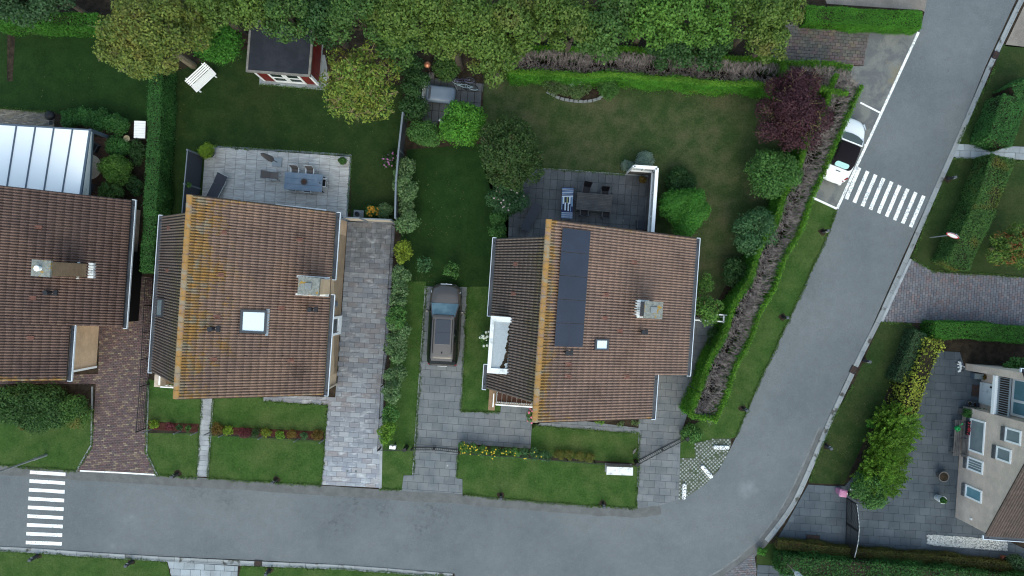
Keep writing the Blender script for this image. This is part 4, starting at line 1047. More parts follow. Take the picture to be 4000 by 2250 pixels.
for i in range(7): v = cB.y + (cA.y - cB.y) * i / 7; b.box(x - random.uniform(.1, .16), x + .18, v, v + .14, 7.75 - x * tp - .02, 7.75 - x * tp + .12)
b.build('lead_flashing', M['lead'], c3)
# front balcony on the left
a = H3.at(1940, 1545, 2.6); c = H3.at(2085, 1580, 2.6); bx0, bx1, by0, by1 = a.x, .0, c.y, -3.7
b = MB().box(bx0, bx1, by0, by1, 2.4, 2.6).build('balcony', M['white'], H3.o)
n = 0
for i in range(7):
    for j in range(2):
        xx = bx0 + .02 + i * (bx1 - bx0 - .04) / 7; w2 = (bx1 - bx0 - .04) / 7; yy = by0 + .02 + j * (by1 - by0 - .04) / 2; h2 = (by1 - by0 - .04) / 2
        MB().box(xx + .01, xx + w2 - .01, yy + .01, yy + h2 - .01, 2.59, 2.625).build('floor_tile', M['brown_tile'] if 'brown_tile' in M else M['deck'], b)
r = MB(); r.box(bx0, bx1, by0 - .05, by0 + .02, 3.4, 3.48); r.box(bx0, bx1, by0 - .03, by0, 2.65, 2.72); k = 17
for i in range(k): t = bx0 + (bx1 - bx0) * i / (k - 1); r.box(t - .035, t + .035, by0 - .03, by0, 2.6, 3.42)
r.build('railing', M['white'], H3.o)
a = H3.at(1911, 1540, 2.2); c = H3.at(1935, 1601, 2.2); MB().box(a.x, a.x + .38, c.y, -3.85, 0, 2.45).build('pier', M['brick_chim'], H3.o)
MB().box(a.x + .24, a.x + .30, c.y + .2, a.y + .1, 2.45, 2.52).build('white_bar', M['white'], H3.o)

# ---- the house at the left edge
H1 = House('house', 'dark roofed house with a brick chimney under a white cowl, cut by the left edge', (-28.64, 1.856), 6.9, -4.0, math.atan(.6515), math.atan(.6515))
mt1 = tile_mat('roof_tile_dark', H1.o, (.165, .110, .095), (.205, .134, .108), 6.2, .05, .07, .8, .66, blotch=.4)
u1f = lambda v: 6.6 if v > -3.65 else 4.46
b = MB(); deck_slope(b, 6.9, H1.pr, 1, 6.58, -3.63, 3.64); deck_slope(b, 6.9, H1.pr, 1, 4.44, -6.66, -3.63); deck_slope(b, 6.9, H1.pl, -1, 3.5, -6.66, 3.64); roof1 = b.build('roof', M['underlay'], H1.o)
st = []; slope_tiles(roof1, mt1, 6.9, H1.pr, 1, u1f, -6.67, 3.66, lambda u, v: False, st); slope_tiles(roof1, mt1, 6.9, H1.pl, -1, lambda v: 3.5, -6.67, 3.66, lambda u, v: False, st)
lay_tiles(H1.o, roof1, mt1, st); ridge_tiles(roof1, mt1, 6.9, -6.67, 3.66)
tp = math.tan(H1.pr)
gable_walls(H1.o, [(-3.2, 0), (5.75, 0), (5.75, 2.95), (0, 6.7), (-3.2, 4.6)], -3.5, 3.3, M['brick_pale'])
b = MB(); b.loft([[(u, v, z) for u, z in ((-3.2, 0), (3.73, 0), (3.73, 4.3), (0, 6.7), (-3.2, 4.6))] for v in (-6.4, -3.4)]); b.build('wall', M['brick_tan'], H1.o)
b = MB(); b.box(3.70, 3.80, -6.47, -6.35, .05, 4.0); b.build('corner_board', M['white'], H1.o)
b = MB(); b.box(3.7, 5.8, -3.62, -3.44, 0, 2.6); b.build('wall', M['brick_tan'], H1.o)
b = MB(); b.box(5.75, 6.12, -3.45, .72, 0, 2.45); b.build('black_cladding', M['black_clad'], H1.o)
add_gutter(H1.o, (6.80, 3.68), (6.80, -3.72), 2.55, 1); add_gutter(H1.o, (4.68, -3.58), (4.68, -6.72), 3.92, 1)
kb = H1.on_right(286, 1045); cx1 = kb.x; k7 = 6.95
cA = H1.at(125, 1014, k7); cB = H1.at(190, 1082, k7)
c1 = chimney(H1.o, cA.x + .05, cB.x, cB.y + .05, cA.y - .05, 3.8, k7, M['brick_chim'], pot=False)
b = MB(); p = H1.at(141, 1048, k7 + .3); b.lathe([(.11, -.3), (.11, -.1), (.15, -.08), (.15, -.02), (.13, 0)], 16, (p.x, p.y, k7 + .3)); b.build('cowl', M['white'], c1)
for v, o_ in ((cA.y - .04, .13), (cB.y - .09, .13)): flashing(H1.o, cA.x + .5, cx1 + .3, v, 6.9, H1.pr, c1, o_)
b = MB()
for i in range(6): v = cB.y + (cA.y - cB.y) * i / 6; b.box(cB.x + .02, cB.x + random.uniform(.30, .36), v, v + .16, 6.9 - cB.x * tp - .25, 6.9 - cB.x * tp + .06)
b.build('lead_flashing', M['lead'], c1)
p = H1.on_right(200, 1143); vent_pipe(H1.o, p)
for q in ((150, 887), (119, 1319), (128, 1163)): vent_tile(H1.o, H1.on_right(*q), H1.pr, 1)

# ---- the house at the lower right: a gable wall with five windows
H4 = thing('house', 'light brown house with five white framed windows and a balcony, cut by the right edge', 'house', (27.03, -13.98, 0), R(-4))
m4 = wm(H4); m4i = m4.inverted(); ROOF4 = lambda v: 2.95 + v * .555 if v < 6.5 else 6.5575 - (v - 6.5) * .555
def wall4(v0, v1, u0, u1, z0, zt=None, mat=None, name='wall'):
    b = MB(); n = max(2, int((v1 - v0) / .3)); vs = [v0 + (v1 - v0) * i / n for i in range(n + 1)]
    if v0 < 6.5 < v1: vs = sorted(vs + [6.5])
    top = [(v, (ROOF4(v) - .08) if zt is None else zt) for v in vs]
    prof = [(v0, z0), (v1, z0)] + list(reversed(top))
    b.loft([[(u0, v, z) for v, z in prof], [(u1, v, z) for v, z in prof]]); return b.build(name, mat or M['brick_pale'], H4)
wall4(0, 6.78, 0, 5, 0); wall4(9.0, 9.4, 0, 5, 0); wall4(6.78, 9.0, 1.0, 5, 0)
MB().box(-.04, 1.0, 6.79, 8.99, 2.55, 2.77).build('balcony', M['white'], H4)
MB().box(.14, 1.0, 6.80, 8.98, 2.765, 2.79).build('balcony_floor', M['underlay'], H4)
b = MB()
for i in range(17): v = 6.86 + 2.06 * i / 16; b.box(.12, .15, v - .015, v + .015, 2.77, 3.75)
b.box(.10, .17, 6.80, 8.98, 3.72, 3.79); b.box(.10, .17, 6.80, 8.98, 2.83, 2.88); b.build('railing', M['steel_pale'] if 'steel_pale' in M else M['plastic_grey'], H4)
MB().box(.93, 1.02, 7.05, 8.35, .02, 2.25).build('door', M['door_white'] if 'door_white' in M else M['white_dirty'], H4)
MB().box(.89, .93, 8.1, 8.2, 1.0, 1.7).build('handle', M['black'], H4)
b = MB()
for (a0, a1, z0, z1) in ((6.82, 6.95, 2.8, 4.95), (8.82, 8.96, 2.8, 4.95), (6.95, 8.82, 4.8, 4.95), (6.95, 8.82, 2.8, 2.95), (7.6, 7.75, 2.95, 4.8)): b.box(.92, 1.02, a0, a1, z0, z1)
gd = b.build('balcony_door', M['white'], H4); MB().box(.95, .99, 6.95, 7.6, 2.95, 4.8).build('pane', M['glass_sky'], gd); MB().box(.95, .99, 7.75, 8.82, 2.95, 4.8).build('pane', M['glass_sky'], gd)
nW = m4.to_3x3() @ Vector((-1, 0, 0))
def window4(ll, ur, glass, fr=.10, sill=True, bars=0):
    p0 = m4i @ hit(*ll, H4.location, nW); p1 = m4i @ hit(*ur, H4.location, nW); v0, z0, v1, z1 = p0.y, p0.z, p1.y, p1.z
    b = MB()
    for (a, c, e, f) in ((v0, v0 + fr, z0, z1), (v1 - fr, v1, z0, z1), (v0 + fr, v1 - fr, z1 - fr, z1), (v0 + fr, v1 - fr, z0, z0 + fr)): b.box(-.05, .04, a, c, e, f)
    w_ = b.build('window', M['white'], H4)
    MB().box(-.015, .02, v0 + fr, v1 - fr, z0 + fr, z1 - fr).build('pane', glass, w_)
    if bars:
        b = MB()
        for i in range(bars): t = v0 + fr + (v1 - v0 - 2 * fr) * (i + 1) / (bars + 1); b.box(-.03, -.016, t - .012, t + .012, z0 + fr, z1 - fr)
        b.build('muntin', M['white'], w_)
    n = max(4, int((v1 - v0) / .2)); st_ = MB()
    for i in range(n): a = v0 + (v1 - v0) * i / n; st_.box(-.11, .0, a + .006, a + (v1 - v0) / n - .006, z0 - .27, z0 - .015)
    st_.build('sill', M['slate'] if 'slate' in M else M['slab_dark'], w_)
window4((3783, 1758), (3851.5, 1648.7), M['glass_pale'])
window4((3778, 1831), (3843, 1804), M['glass_bars'] if 'glass_bars' in M else M['glass_pale'], bars=3)
window4((3770.7, 1939), (3837.8, 1918), M['glass_sky'])
window4((3926, 1723), (3991.8, 1684.7), M['glass_pale']); window4((3891, 1793), (3953, 1759), M['glass_pale'])
p = m4i @ hit(3794, 2027, H4.location, nW); MB().box(-.05, .0, p.y - .05, p.y + .05, p.z - .08, p.z + .08).build('vent_cover', M['white'], H4)
mt4 = tile_mat('roof_tile_brown', H4, (.115, .088, .08), (.092, .074, .07), 50, .0, .0, 1, .72)
R4 = thing('roof_frame', None, None); R4.parent = H4; R4.name = 'roof'; R4.rotation_euler = (0, 0, R(-90)); R4.location = (3, 6.5, 0)   # its own ridge frame: u runs south
pit4 = math.atan(.555)
b = MB(); deck_slope(b, 6.56, pit4, 1, 6.55, -3.05, 4); deck_slope(b, 6.56, pit4, -1, 2.95, -3.05, 4); b.build('roof_deck', M['underlay'], R4)
st = []; slope_tiles(R4, mt4, 6.58, pit4, 1, lambda v: 6.6, -3.1, 3.9, lambda u, v: False, st); slope_tiles(R4, mt4, 6.58, pit4, -1, lambda v: 2.95, -3.1, 3.9, lambda u, v: False, st)
lay_tiles(R4, R4, mt4, st)
add_gutter(R4, (6.85, -3.15), (6.85, 4), 2.85, 1)
add_gutter(R4, (-3.15, -3.15), (-3.15, 4), 4.9, -1)
# ------------------------------------------------------------------ vegetation
L = {}
L['willow'] = leafmat('leaf_olive_yellow', [(.07, .10, .025), (.13, .16, .04), (.18, .18, .045), (.09, .125, .045)], (.24, .20, .045), .55, .5, .75)
L['wood_a'] = leafmat('leaf_olive', [(.05, .09, .022), (.085, .135, .03), (.115, .155, .04), (.07, .11, .025)], (.16, .15, .045), .6, .52, .78)
L['wood_b'] = leafmat('leaf_mid_green', [(.035, .075, .022), (.055, .11, .032), (.075, .125, .035), (.045, .085, .03)])
L['wood_c'] = leafmat('leaf_fresh_green', [(.05, .115, .022), (.08, .16, .03), (.10, .18, .035), (.06, .12, .03)], (.27, .22, .02), .6, .63, .73)
L['wood_d'] = leafmat('leaf_dark_green', [(.018, .048, .018), (.03, .07, .024), (.04, .085, .03), (.022, .055, .022)])
L['conifer_d'] = leafmat('leaf_blue_green', [(.022, .05, .026), (.04, .08, .04), (.055, .095, .05)])
L['walnut'] = leafmat('leaf_walnut', [(.085, .15, .03), (.13, .19, .04), (.18, .21, .045), (.20, .20, .045)], (.24, .20, .035), .7, .52, .72)
L['bright'] = leafmat('leaf_bright', [(.045, .14, .022), (.07, .20, .028), (.10, .24, .032), (.055, .155, .025)], (.26, .26, .02), 1.2, .66, .76)
L['round'] = leafmat('leaf_round_bush', [(.035, .12, .022), (.055, .17, .028), (.075, .20, .03)])
L['olive'] = leafmat('leaf_old_fruit_tree', [(.03, .06, .022), (.045, .08, .026), (.06, .09, .03)], (.11, .075, .03), 1.0, .62, .76)
L['green'] = leafmat('leaf_green_shrub', [(.04, .10, .03), (.06, .135, .036), (.08, .155, .045)])
L['bluegreen'] = leafmat('leaf_blueish_shrub', [(.03, .075, .035), (.05, .11, .05), (.07, .13, .065)])
L['plum'] = leafmat('leaf_purple', [(.036, .012, .024), (.056, .018, .032), (.075, .026, .042), (.042, .014, .028)], (.07, .045, .03), 1.2, .66, .8)
L['maple'] = leafmat('leaf_maple', [(.045, .10, .02), (.08, .14, .03), (.11, .14, .03)], (.24, .085, .03), 1.4, .5, .64)
L['hedge_deep'] = leafmat('leaf_deep_hedge', [(.015, .055, .014), (.026, .085, .02), (.036, .11, .026)])
L['hedge_side'] = leafmat('leaf_beech_hedge', [(.024, .075, .022), (.040, .115, .032), (.056, .145, .042)])
L['hedge_thuja'] = leafmat('leaf_thuja', [(.03, .115, .012), (.055, .17, .018), (.075, .205, .022)], (.13, .19, .03), .9, .62, .76)
L['hedge_lawny'] = leafmat('leaf_clipped_green', [(.028, .10, .014), (.045, .14, .02), (.06, .165, .026)])
L['hedge_mixed'] = leafmat('leaf_mixed_hedge', [(.03, .08, .024), (.05, .11, .03), (.075, .13, .035)], (.15, .15, .03), .8, .52, .7)
L['gold'] = leafmat('leaf_gold_privet', [(.14, .17, .025), (.22, .23, .035), (.30, .28, .045), (.10, .14, .025)])
L['leyland'] = leafmat('leaf_leyland', [(.06, .13, .016), (.095, .18, .022), (.13, .225, .03)], (.16, .23, .03), .9, .55, .7)
L['grey_green'] = leafmat('leaf_variegated', [(.055, .11, .045), (.10, .165, .075), (.16, .20, .12), (.06, .12, .05)])
L['lime'] = leafmat('leaf_lime', [(.10, .17, .02), (.15, .22, .025), (.19, .25, .03)])
L['silver'] = leafmat('leaf_silver', [(.14, .19, .19), (.22, .27, .27), (.30, .34, .34)])
L['brown_hedge'] = leafmat('leaf_brown_hedge', [(.06, .065, .018), (.095, .075, .022), (.075, .085, .02)], (.15, .065, .025), 1.2, .58, .72)
L['burgundy'] = leafmat('leaf_burgundy', [(.10, .018, .035), (.16, .03, .055), (.07, .03, .025)])
L['rusty'] = leafmat('leaf_rusty', [(.11, .07, .02), (.16, .085, .025), (.08, .075, .02)])
L['drygrass'] = leafmat('leaf_dry_grass', [(.09, .10, .025), (.14, .12, .035), (.11, .125, .025)])
L['bed'] = leafmat('leaf_bed', [(.06, .10, .04), (.11, .15, .07), (.07, .12, .045)], (.16, .16, .11), 3.0, .56, .7)
def petal(n, c): return mk(n, c, None, fine=.1, rough=.6, bump=0)
F = dict(orange=petal('orange_petals', (.65, .30, .02)), yellow=petal('yellow_petals', (.62, .48, .03)), white=petal('white_petals', (.70, .74, .62)), pink=petal('pink_petals', (.62, .16, .24)), mauve=petal('mauve_petals', (.42, .16, .36)), pale=petal('pale_pink_petals', (.62, .48, .48)), red=petal('red_petals', (.42, .03, .05)))

M['bark_walnut'] = mk('pale_twigs', (.42, .34, .17), (.28, .22, .12), 5, fine=.25, rough=.95)
# the wood along the top edge
G = 'trees of the wood along the top edge'
wood = [  # px, py, radius, height, leaf, label
 (60, -10, 120, 6.0, 'conifer_d', 'blue green conifer at the top left corner above the clipped hedge'),
 (230, -15, 110, 6.0, 'conifer_d', 'second blue green conifer from the top left corner, left of the big olive tree'),
 (850, 40, 115, 7.5, 'wood_a', 'olive tree of the wood between the big olive tree and the shed'),
 (985, 30, 110, 8.0, 'wood_a', 'olive tree whose branches hang over the top of the shed roof'),
 (1120, 50, 120, 8.0, 'wood_b', 'mid green tree right behind the red shed'),
 (1275, 70, 120, 7.0, 'wood_d', 'dark green tree between the shed and the walnut'),
 (1400, 60, 125, 8.5, 'wood_b', 'mid green tree above the walnut'),
 (1545, 70, 125, 8.5, 'wood_a', 'olive tree above and right of the walnut'),
 (1560, 190, 95, 6.0, 'wood_b', 'lower green tree wedged between the walnut and the big olive crown over the bicycles'),
 (1690, 60, 130, 9.0, 'wood_a', 'olive tree at the top edge above the copper globe'),
 (1772, 160, 105, 7.5, 'wood_a', 'olive tree spreading above the copper globe and the roof box'),
 (1850, 90, 140, 9.5, 'wood_a', 'tallest olive crown at the top edge over the bicycles'),
 (1935, 215, 108, 8.0, 'wood_a', 'olive crown hanging over the right end of the small patio'),
 (2010, 100, 120, 9.0, 'wood_a', 'olive crown at the top edge above the left end of the dead hedge'),
 (2130, 60, 120, 8.5, 'wood_a', 'brownish olive crown above the black gap behind the dead hedge'),
 (2235, 110, 115, 8.5, 'wood_a', 'brownish olive crown reaching down onto the dead hedge'),
 (2350, 130, 110, 8.0, 'wood_b', 'narrow leaved light green crown touching the dead hedge'),
 (2430, 30, 105, 8.0, 'wood_b', 'light green crown at the top edge left of the yellow tipped tree'),
 (2525, 80, 115, 8.0, 'wood_c', 'fresh green tree with a bright yellow branch'),
 (2670, 50, 120, 8.0, 'wood_c2', 'fresh green tree right of the one with the yellow branch'),
 (2790, 60, 110, 7.5, 'wood_c2', 'fresh green tree at the top edge over the dark gap'),
 (2620, 190, 95, 5.0, 'wood_d', 'low dark tree in the gap behind the middle of the dead hedge'),
 (2760, 205, 95, 4.5, 'wood_d', 'low dark tree in the gap behind the right part of the dead hedge'),
 (2960, 70, 130, 8.5, 'wood_a', 'olive tree left of the top hedge by the street'),
 (3060, 20, 100, 7.5, 'wood_a', 'olive tree at the top edge next to the sandy verge'),
 (3000, 165, 85, 7.0, 'wood_a', 'olive crown hanging over the mixed brick driveway'),
]
L['wood_c2'] = leafmat('leaf_fresh_green_plain', [(.05, .115, .022), (.075, .15, .03), (.09, .165, .035), (.06, .12, .03)])
for px, py, r, h, k, lab in wood:
    tree('woodland_tree', lab, px, py, r, h, L[k], M['bark'], leaf=.165, dens=1.0, nb=11, group=G, frac=(.26, .44))
tree('olive_tree', 'big olive yellow tree left of the white slatted bench', 588, 140, 240, 8.0, L['willow'], M['bark_pale'], leaf=.15, dens=1.1, nb=22, twig=1, frac=(.2, .36), ryf=.85)
tree('walnut_tree', 'yellow green walnut with bare pale twigs beside the red shed', 1412, 325, 172, 6.0, L['walnut'], M['bark_walnut'], leaf=.19, dens=.50, nb=20, twig=5, frac=(.2, .33), asp=.42, ryf=1.1)
tree('plum_tree', 'dark purple tree with yellowish twigs in the corner of the dead hedge', 3085, 425, 165, 5.0, L['plum'], M['bark_walnut'], leaf=.11, dens=.80, nb=22, twig=3, frac=(.2, .34), ryf=1.05)
tree('fruit_tree', 'dull dark green tree left of the dark terrace', 1988, 600, 150, 4.6, L['olive'], M['bark_pale'], leaf=.12, dens=.95, nb=16, twig=1, frac=(.22, .38), ryf=1.0)
tree('maple_tree', 'small green maple with orange tips above the purple brick driveway', 3945, 965, 90, 2.6, L['maple'], M['bark_pale'], leaf=.13, dens=.9, nb=10)
tree('small_tree', 'small yellow green tree leaning over the roof edge of the corner house', 2757, 1213, 66, 3.9, L['walnut2'] if 'walnut2' in L else L['wood_c2'], M['bark_olive'], leaf=.12, dens=.7, nb=10, twig=2)

# hedges
hedge('hedge', 'bright green clipped hedge at the top left above the dark lawn', [(-40, 66), (380, 78)], .85, 1.8, L['hedge_lawny'], M['core'], leaf=.09)
hedge('hedge', 'tall dark green hedge between the left garden and the garden with the shed', [(608, 250), (600, 480), (592, 740), (572, 1062)], .72, 1.9, L['hedge_side'], M['core'], leaf=.085)
hedge('hedge', 'low green hedge at the top right between the mixed brick driveway and the sandy verge', [(3150, 54), (3600, 78)], 1.0, 1.1, L['hedge_thuja'], M['core'], leaf=.07)
hedge('hedge', 'dark hedge at the right edge above the light slab path', [(4080, 330), (3970, 380), (3905, 555)], 1.5, 1.7, L['hedge_deep2'] if 'hedge_deep2' in L else L['hedge_side'], M['core'], leaf=.085)
hedge('hedge', 'yellowish topped hedge beside the speed limit sign', [(3918, 612), (3855, 800), (3742, 1036)], 1.35, 1.7, L['hedge_mixed'], M['core'], leaf=.085)
hedge('hedge', 'clipped green hedge below the purple brick driveway', [(3650, 1288), (3800, 1293), (4060, 1312)], .95, 1.3, L['hedge_lawny'], M['core'], leaf=.07)
hedge('hedge', 'dark green hedge piece left of the golden privet', [(3598, 1300), (3560, 1400), (3520, 1490)], .75, 1.2, L['conifer_d'], M['core'], leaf=.08, dens=1.6)
hedge('privet_hedge', 'golden privet hedge beside the dark paved court', [(3655, 1335), (3620, 1420), (3580, 1520), (3552, 1625)], 1.0, 1.6, L['gold'], M['core'], leaf=.14, dens=1.3, rough=.16)
hedge('hedge', 'brown faced hedge with green top along the bottom right edge', [(3060, 2210), (3300, 2228), (3700, 2260), (4060, 2300)], 1.15, 1.45, L['hedge_deep'], M['core_brown'], leaf=.10, dens=1.8, rough=.12)
hedge('hedge', 'rusty brown north side of the bottom right hedge facing the paved court', [(3040, 2128), (3300, 2158), (3700, 2190), (4060, 2228)], .55, .75, L['brown_hedge'], M['core_brown'], leaf=.07, dens=1.6)
# feathery conifers at the end of the court
def spray_conifer(lab, px, py, rpx, h):
    """upright plumes of flat sprays that lean outwards"""
    s = (1 - h * .5 / CAM_H) / PPM; c = W(px, py, h * .5); r = rpx * s; Ps, Ns = [], []
    for k in range(300):
        a = RNG.uniform(0, 6.283); q = r * RNG.random() ** .7 * .85; z0 = h * RNG.uniform(.35, .8) * (1 - .35 * q / r)
        dr = np.array([math.cos(a) * RNG.uniform(.35, 1.0), math.sin(a) * RNG.uniform(.35, 1.0), RNG.uniform(.25, .9)]); dr /= np.linalg.norm(dr); ln = RNG.uniform(.35, .75)
        n = 60; t = RNG.random(n) ** .8; w_ = (1 - t) * .13 + .015
        side = np.cross(dr, [0, 0, 1.0]); side /= np.linalg.norm(side) + 1e-6; upv = np.cross(side, dr)
        p = np.array([c.x + math.cos(a) * q, c.y + math.sin(a) * q, z0]) + dr * (t * ln)[:, None] + side * (RNG.normal(size=n) * w_)[:, None] + upv * (RNG.normal(size=n) * w_ * .4)[:, None]
        Ps.append(p); Ns.append(upv + RNG.normal(size=(n, 3)) * .45)
    P = np.concatenate(Ps); N2 = np.concatenate(Ns); me = quads('foliage', P, N2, .10 * RNG.uniform(.6, 1.4, len(P)), .35, L['leyland'], (c.x, c.y, 0))
    o = bpy.data.objects.new('conifer', me); COL.objects.link(o); o.location = (c.x, c.y, 0); tag(o, lab, 'conifer', 'feathery conifers by the court')
    b = MB(); b.lathe([(r * .5, .05), (r * .55, h * .3), (r * .3, h * .45), (.02, h * .5)], 10, (0, 0, 0)); b.build('branches', M['core'], o); return o  # solid dark core added inside the plumes, against see-through
for i, (px, py, r, h, k, lab) in enumerate([(3500, 1660, 82, 2.4, 'leyland', 'feathery yellow green conifer nearest the golden privet'), (3470, 1750, 90, 2.5, 'leyland', 'second feathery conifer below the golden privet'), (3440, 1850, 88, 2.3, 'leyland', 'third feathery conifer, above the white flowering bush'), (3385, 1905, 78, 1.6, 'green', 'round green bush at the end of the conifers beside the black gate')]):
    (spray_conifer(lab, px, py, r, h) if k == 'leyland' else None) or bush('bush', lab, px, py, r, h, L[k], leaf=.11, dens=1.3, nb=8, asp=.6, group='feathery conifers by the court' if k == 'leyland' else None, frac=(.35, .55), cat='conifer' if k == 'leyland' else 'bush')
L['shoots'] = leafmat('leaf_new_shoots', [(.05, .13, .012), (.085, .19, .02), (.12, .22, .025)])
# the dead cored hedge round the corner garden
def dead_hedge(name, label, path_px, width, h, per_m, nfol):
    pts = [W(*p, h) for p in path_px]; pts = [Vector((p.x, p.y, 0)) for p in pts]
    T = sum((b - a).length for a, b in zip(pts[:-1], pts[1:])); mid = pts[len(pts) // 2]
    root = thing(name, label, 'hedge', mid)
    n = int(2 * h * T * nfol / (.075 ** 2 * .5 * .5)); P, Nn = strip_samples(pts, width, h, n, faces=(0, 1, 1), rough=.13); P[:, 2] += (RNG.random(n) < .5) * (P[:, 2] > h * .8) * RNG.random(n) * .14
    Nn = Nn + RNG.normal(size=(n, 3)) * .5 + np.array([0, 0, .45]); inst('foliage', quads('foliage', P, Nn, .085 * RNG.uniform(.6, 1.4, n), .5, L['hedge_thuja'], mid), root, (0, 0, 0))
    n = int(T * 1100); P, Nn = strip_samples(pts, width + .05, h, n, faces=(0, 1, 1), rough=.09); P[:, 2] = h - .16 + RNG.random(n) * .26; Nn = Nn * .6 + RNG.normal(size=(n, 3)) * .5 + np.array([0, 0, .8])
    inst('new_shoots', quads('new_shoots', P, Nn, .095 * RNG.uniform(.6, 1.5, n), .38, L['shoots'], mid), root, (0, 0, 0))
    b = MB(); core_mesh(b, pts, .35, h * .62)  # solid dark box added along the middle against see-through
    tw = MB(); seg = list(zip(pts[:-1], pts[1:])); hw = width / 2 - .10
    for a, c in seg:
        d = (c - a); ln = d.length; d.normalize(); q = Vector((-d.y, d.x, 0))
        for i in range(int(ln * per_m)):
            s = random.uniform(-.05, ln + .05); t1 = random.uniform(-1, 1) ** 1.0 * hw; sg = 1 if t1 > 0 else -1
            hole = math.sin(s * 4.1 + math.sin(s * 1.7) * 2.2) > .55 and abs(t1) < .30
            if hole and random.random() < .9: continue
            t0 = t1 - sg * random.uniform(.12, .42); s1 = s + random.gauss(0, .14)
            p0 = a + d * s + q * t0 + Vector((0, 0, h - random.uniform(.30, .55)))
            p1 = a + d * s1 + q * t1 + Vector((0, 0, h - random.uniform(0, .13) - .10 * (1 - abs(t1) / hw)))
            m = p0.lerp(p1, .5) + Vector((random.gauss(0, .05), random.gauss(0, .05), .10))
            r = random.uniform(.008, .017)
            tw.tube(p0, m, r * 1.4, r, 3, False); tw.tube(m, p1, r, r * .5, 3, False)
            for _ in range(2):
                e = m.lerp(p1, random.uniform(.1, .7)); f = e + (p1 - m) * random.uniform(.4, .9) + Vector((random.gauss(0, .09), random.gauss(0, .09), random.uniform(-.03, .06)))
                f.z = min(f.z, h + .03); tw.tube(e, f, r * .7, r * .35, 3, False)
    tw.build('dead_twigs', M['twig'], root, world=True, kind='stuff')
    # thin earth coloured core of trunks
    for a, c in seg:
        ln = (c - a).length
        for i in range(int(ln / .5)):
            p = a.lerp(c, (i + .5) / max(1, int(ln / .5))); b.tube((p.x, p.y, 0), (p.x + random.gauss(0, .1), p.y + random.gauss(0, .1), h * .8), .05, .03, 6)
    b.build('stems_and_core', M['core'], root, world=True)
dead_hedge('conifer_hedge', 'clipped hedge with a bare grey twig top along the wood side of the corner lawn', [(1990, 226), (2233, 238), (2440, 246), (2673, 258), (2880, 278), (3060, 290)], 1.55, 2.3, 185, 2.2)
dead_hedge('conifer_hedge', 'clipped hedge with a bare grey twig top running down beside the side street', [(3060, 292), (3200, 292), (3322, 312), (3246, 478), (3160, 676), (3111, 800), (2919, 1220), (2828, 1423), (2776, 1545), (2748, 1638)], 1.55, 2.3, 185, 2.2)

# bushes: the row on the fence between the two gardens
row = [(1590, 660, 42, 'grey_green'), (1590, 735, 44, 'grey_green'), (1590, 805, 42, 'grey_green'), (1588, 880, 44, 'grey_green'), (1578, 985, 36, 'gold2'), (1572, 1075, 40, 'grey_green'), (1565, 1150, 42, 'grey_green'), (1562, 1230, 36, 'green'), (1562, 1300, 42, 'grey_green'), (1552, 1380, 42, 'grey_green'), (1545, 1460, 42, 'grey_green'), (1538, 1540, 40, 'grey_green'), (1525, 1620, 38, 'green'), (1515, 1690, 34, 'leyland')]
L['gold2'] = leafmat('leaf_yellow_green', [(.11, .15, .02), (.16, .19, .025), (.20, .22, .03)])
names = ['first, nearest the big bright shrub', 'second from the top of the row', 'third from the top of the row', 'fourth, just above the yellow green one', 'yellow green one in the middle of the row', 'first below the yellow green one', 'second below the yellow green one', 'plain green one beside the front of the parked car', 'left of the roof of the parked car', 'left of the tail of the parked car', 'first below the parked car', 'second below the parked car', 'plain green one near the bottom of the row', 'last one by the black fence corner']
for (px, py, r, k), nm in zip(row, names):
    bush('shrub', 'shrub of the driveway row, ' + nm, px + random.uniform(-5, 7), py + random.uniform(-10, 10), r * random.uniform(1.0, 1.28), random.uniform(1.3, 1.7), L[k], leaf=.115, dens=.95, nb=9, group='shrubs along the driveway fence', ryf=1.4, cat='shrub', frac=(.3, .55))
B = bush
B('laurel', 'glossy laurel clump between the olive tree and the shed', 872, 172, 100, 2.6, L['round2'] if 'round2' in L else L['round'], leaf=.16, dens=1.0, nb=9, asp=.4, cat='shrub')
B('shrub', 'bright green shrub over the lower edge of the small patio', 1808, 490, 92, 2.6, L['bright'], leaf=.12, dens=1.1, nb=10, cat='shrub')
B('shrub', 'loose green shrub left of the bright one below the small patio', 1665, 530, 66, 1.8, L['green'], leaf=.11, dens=.9, nb=7, cat='shrub')
B('shrub', 'dark shrub between the walnut and the slatted bench', 1625, 330, 55, 1.8, L['wood_d'], leaf=.13, dens=.9, nb=7, cat='shrub')
B('shrub', 'dark shrub below the slatted bench on the small patio', 1620, 420, 60, 1.5, L['wood_d'], leaf=.13, dens=.9, nb=7, cat='shrub')
B('shrub', 'dark shrub under the copper globe', 1600, 265, 52, 1.8, L['wood_d'], leaf=.13, dens=.8, nb=6, cat='shrub')
B('shrub', 'green ground shrub above the bicycles', 1742, 262, 60, 1.2, L['wood_b'], leaf=.13, dens=.9, nb=7, cat='shrub')
B('round_bush', 'dense round bright green bush right of the white screen wall', 2662, 828, 103, 2.2, L['round'], leaf=.085, dens=1.9, nb=13, frac=(.34, .5))
B('shrub', 'dark low shrub above the round bush', 2660, 715, 62, 1.0, L['wood_d'], leaf=.11, dens=.9, nb=7, cat='shrub')
B('shrub', 'green shrub left of the parked white car inside the hedge', 3004, 690, 100, 2.6, L['green'], leaf=.12, dens=1.1, nb=10, cat='shrub')
B('shrub', 'bluish green shrub below the other one inside the hedge', 2932, 905, 82, 2.4, L['bluegreen'], leaf=.12, dens=.9, nb=10, ryf=1.25, cat='shrub')
B('shrub', 'straggling dark shrub beside the hedge and the house wall', 2868, 1060, 58, 1.4, L['wood_d'], leaf=.11, dens=.7, nb=6, cat='shrub')
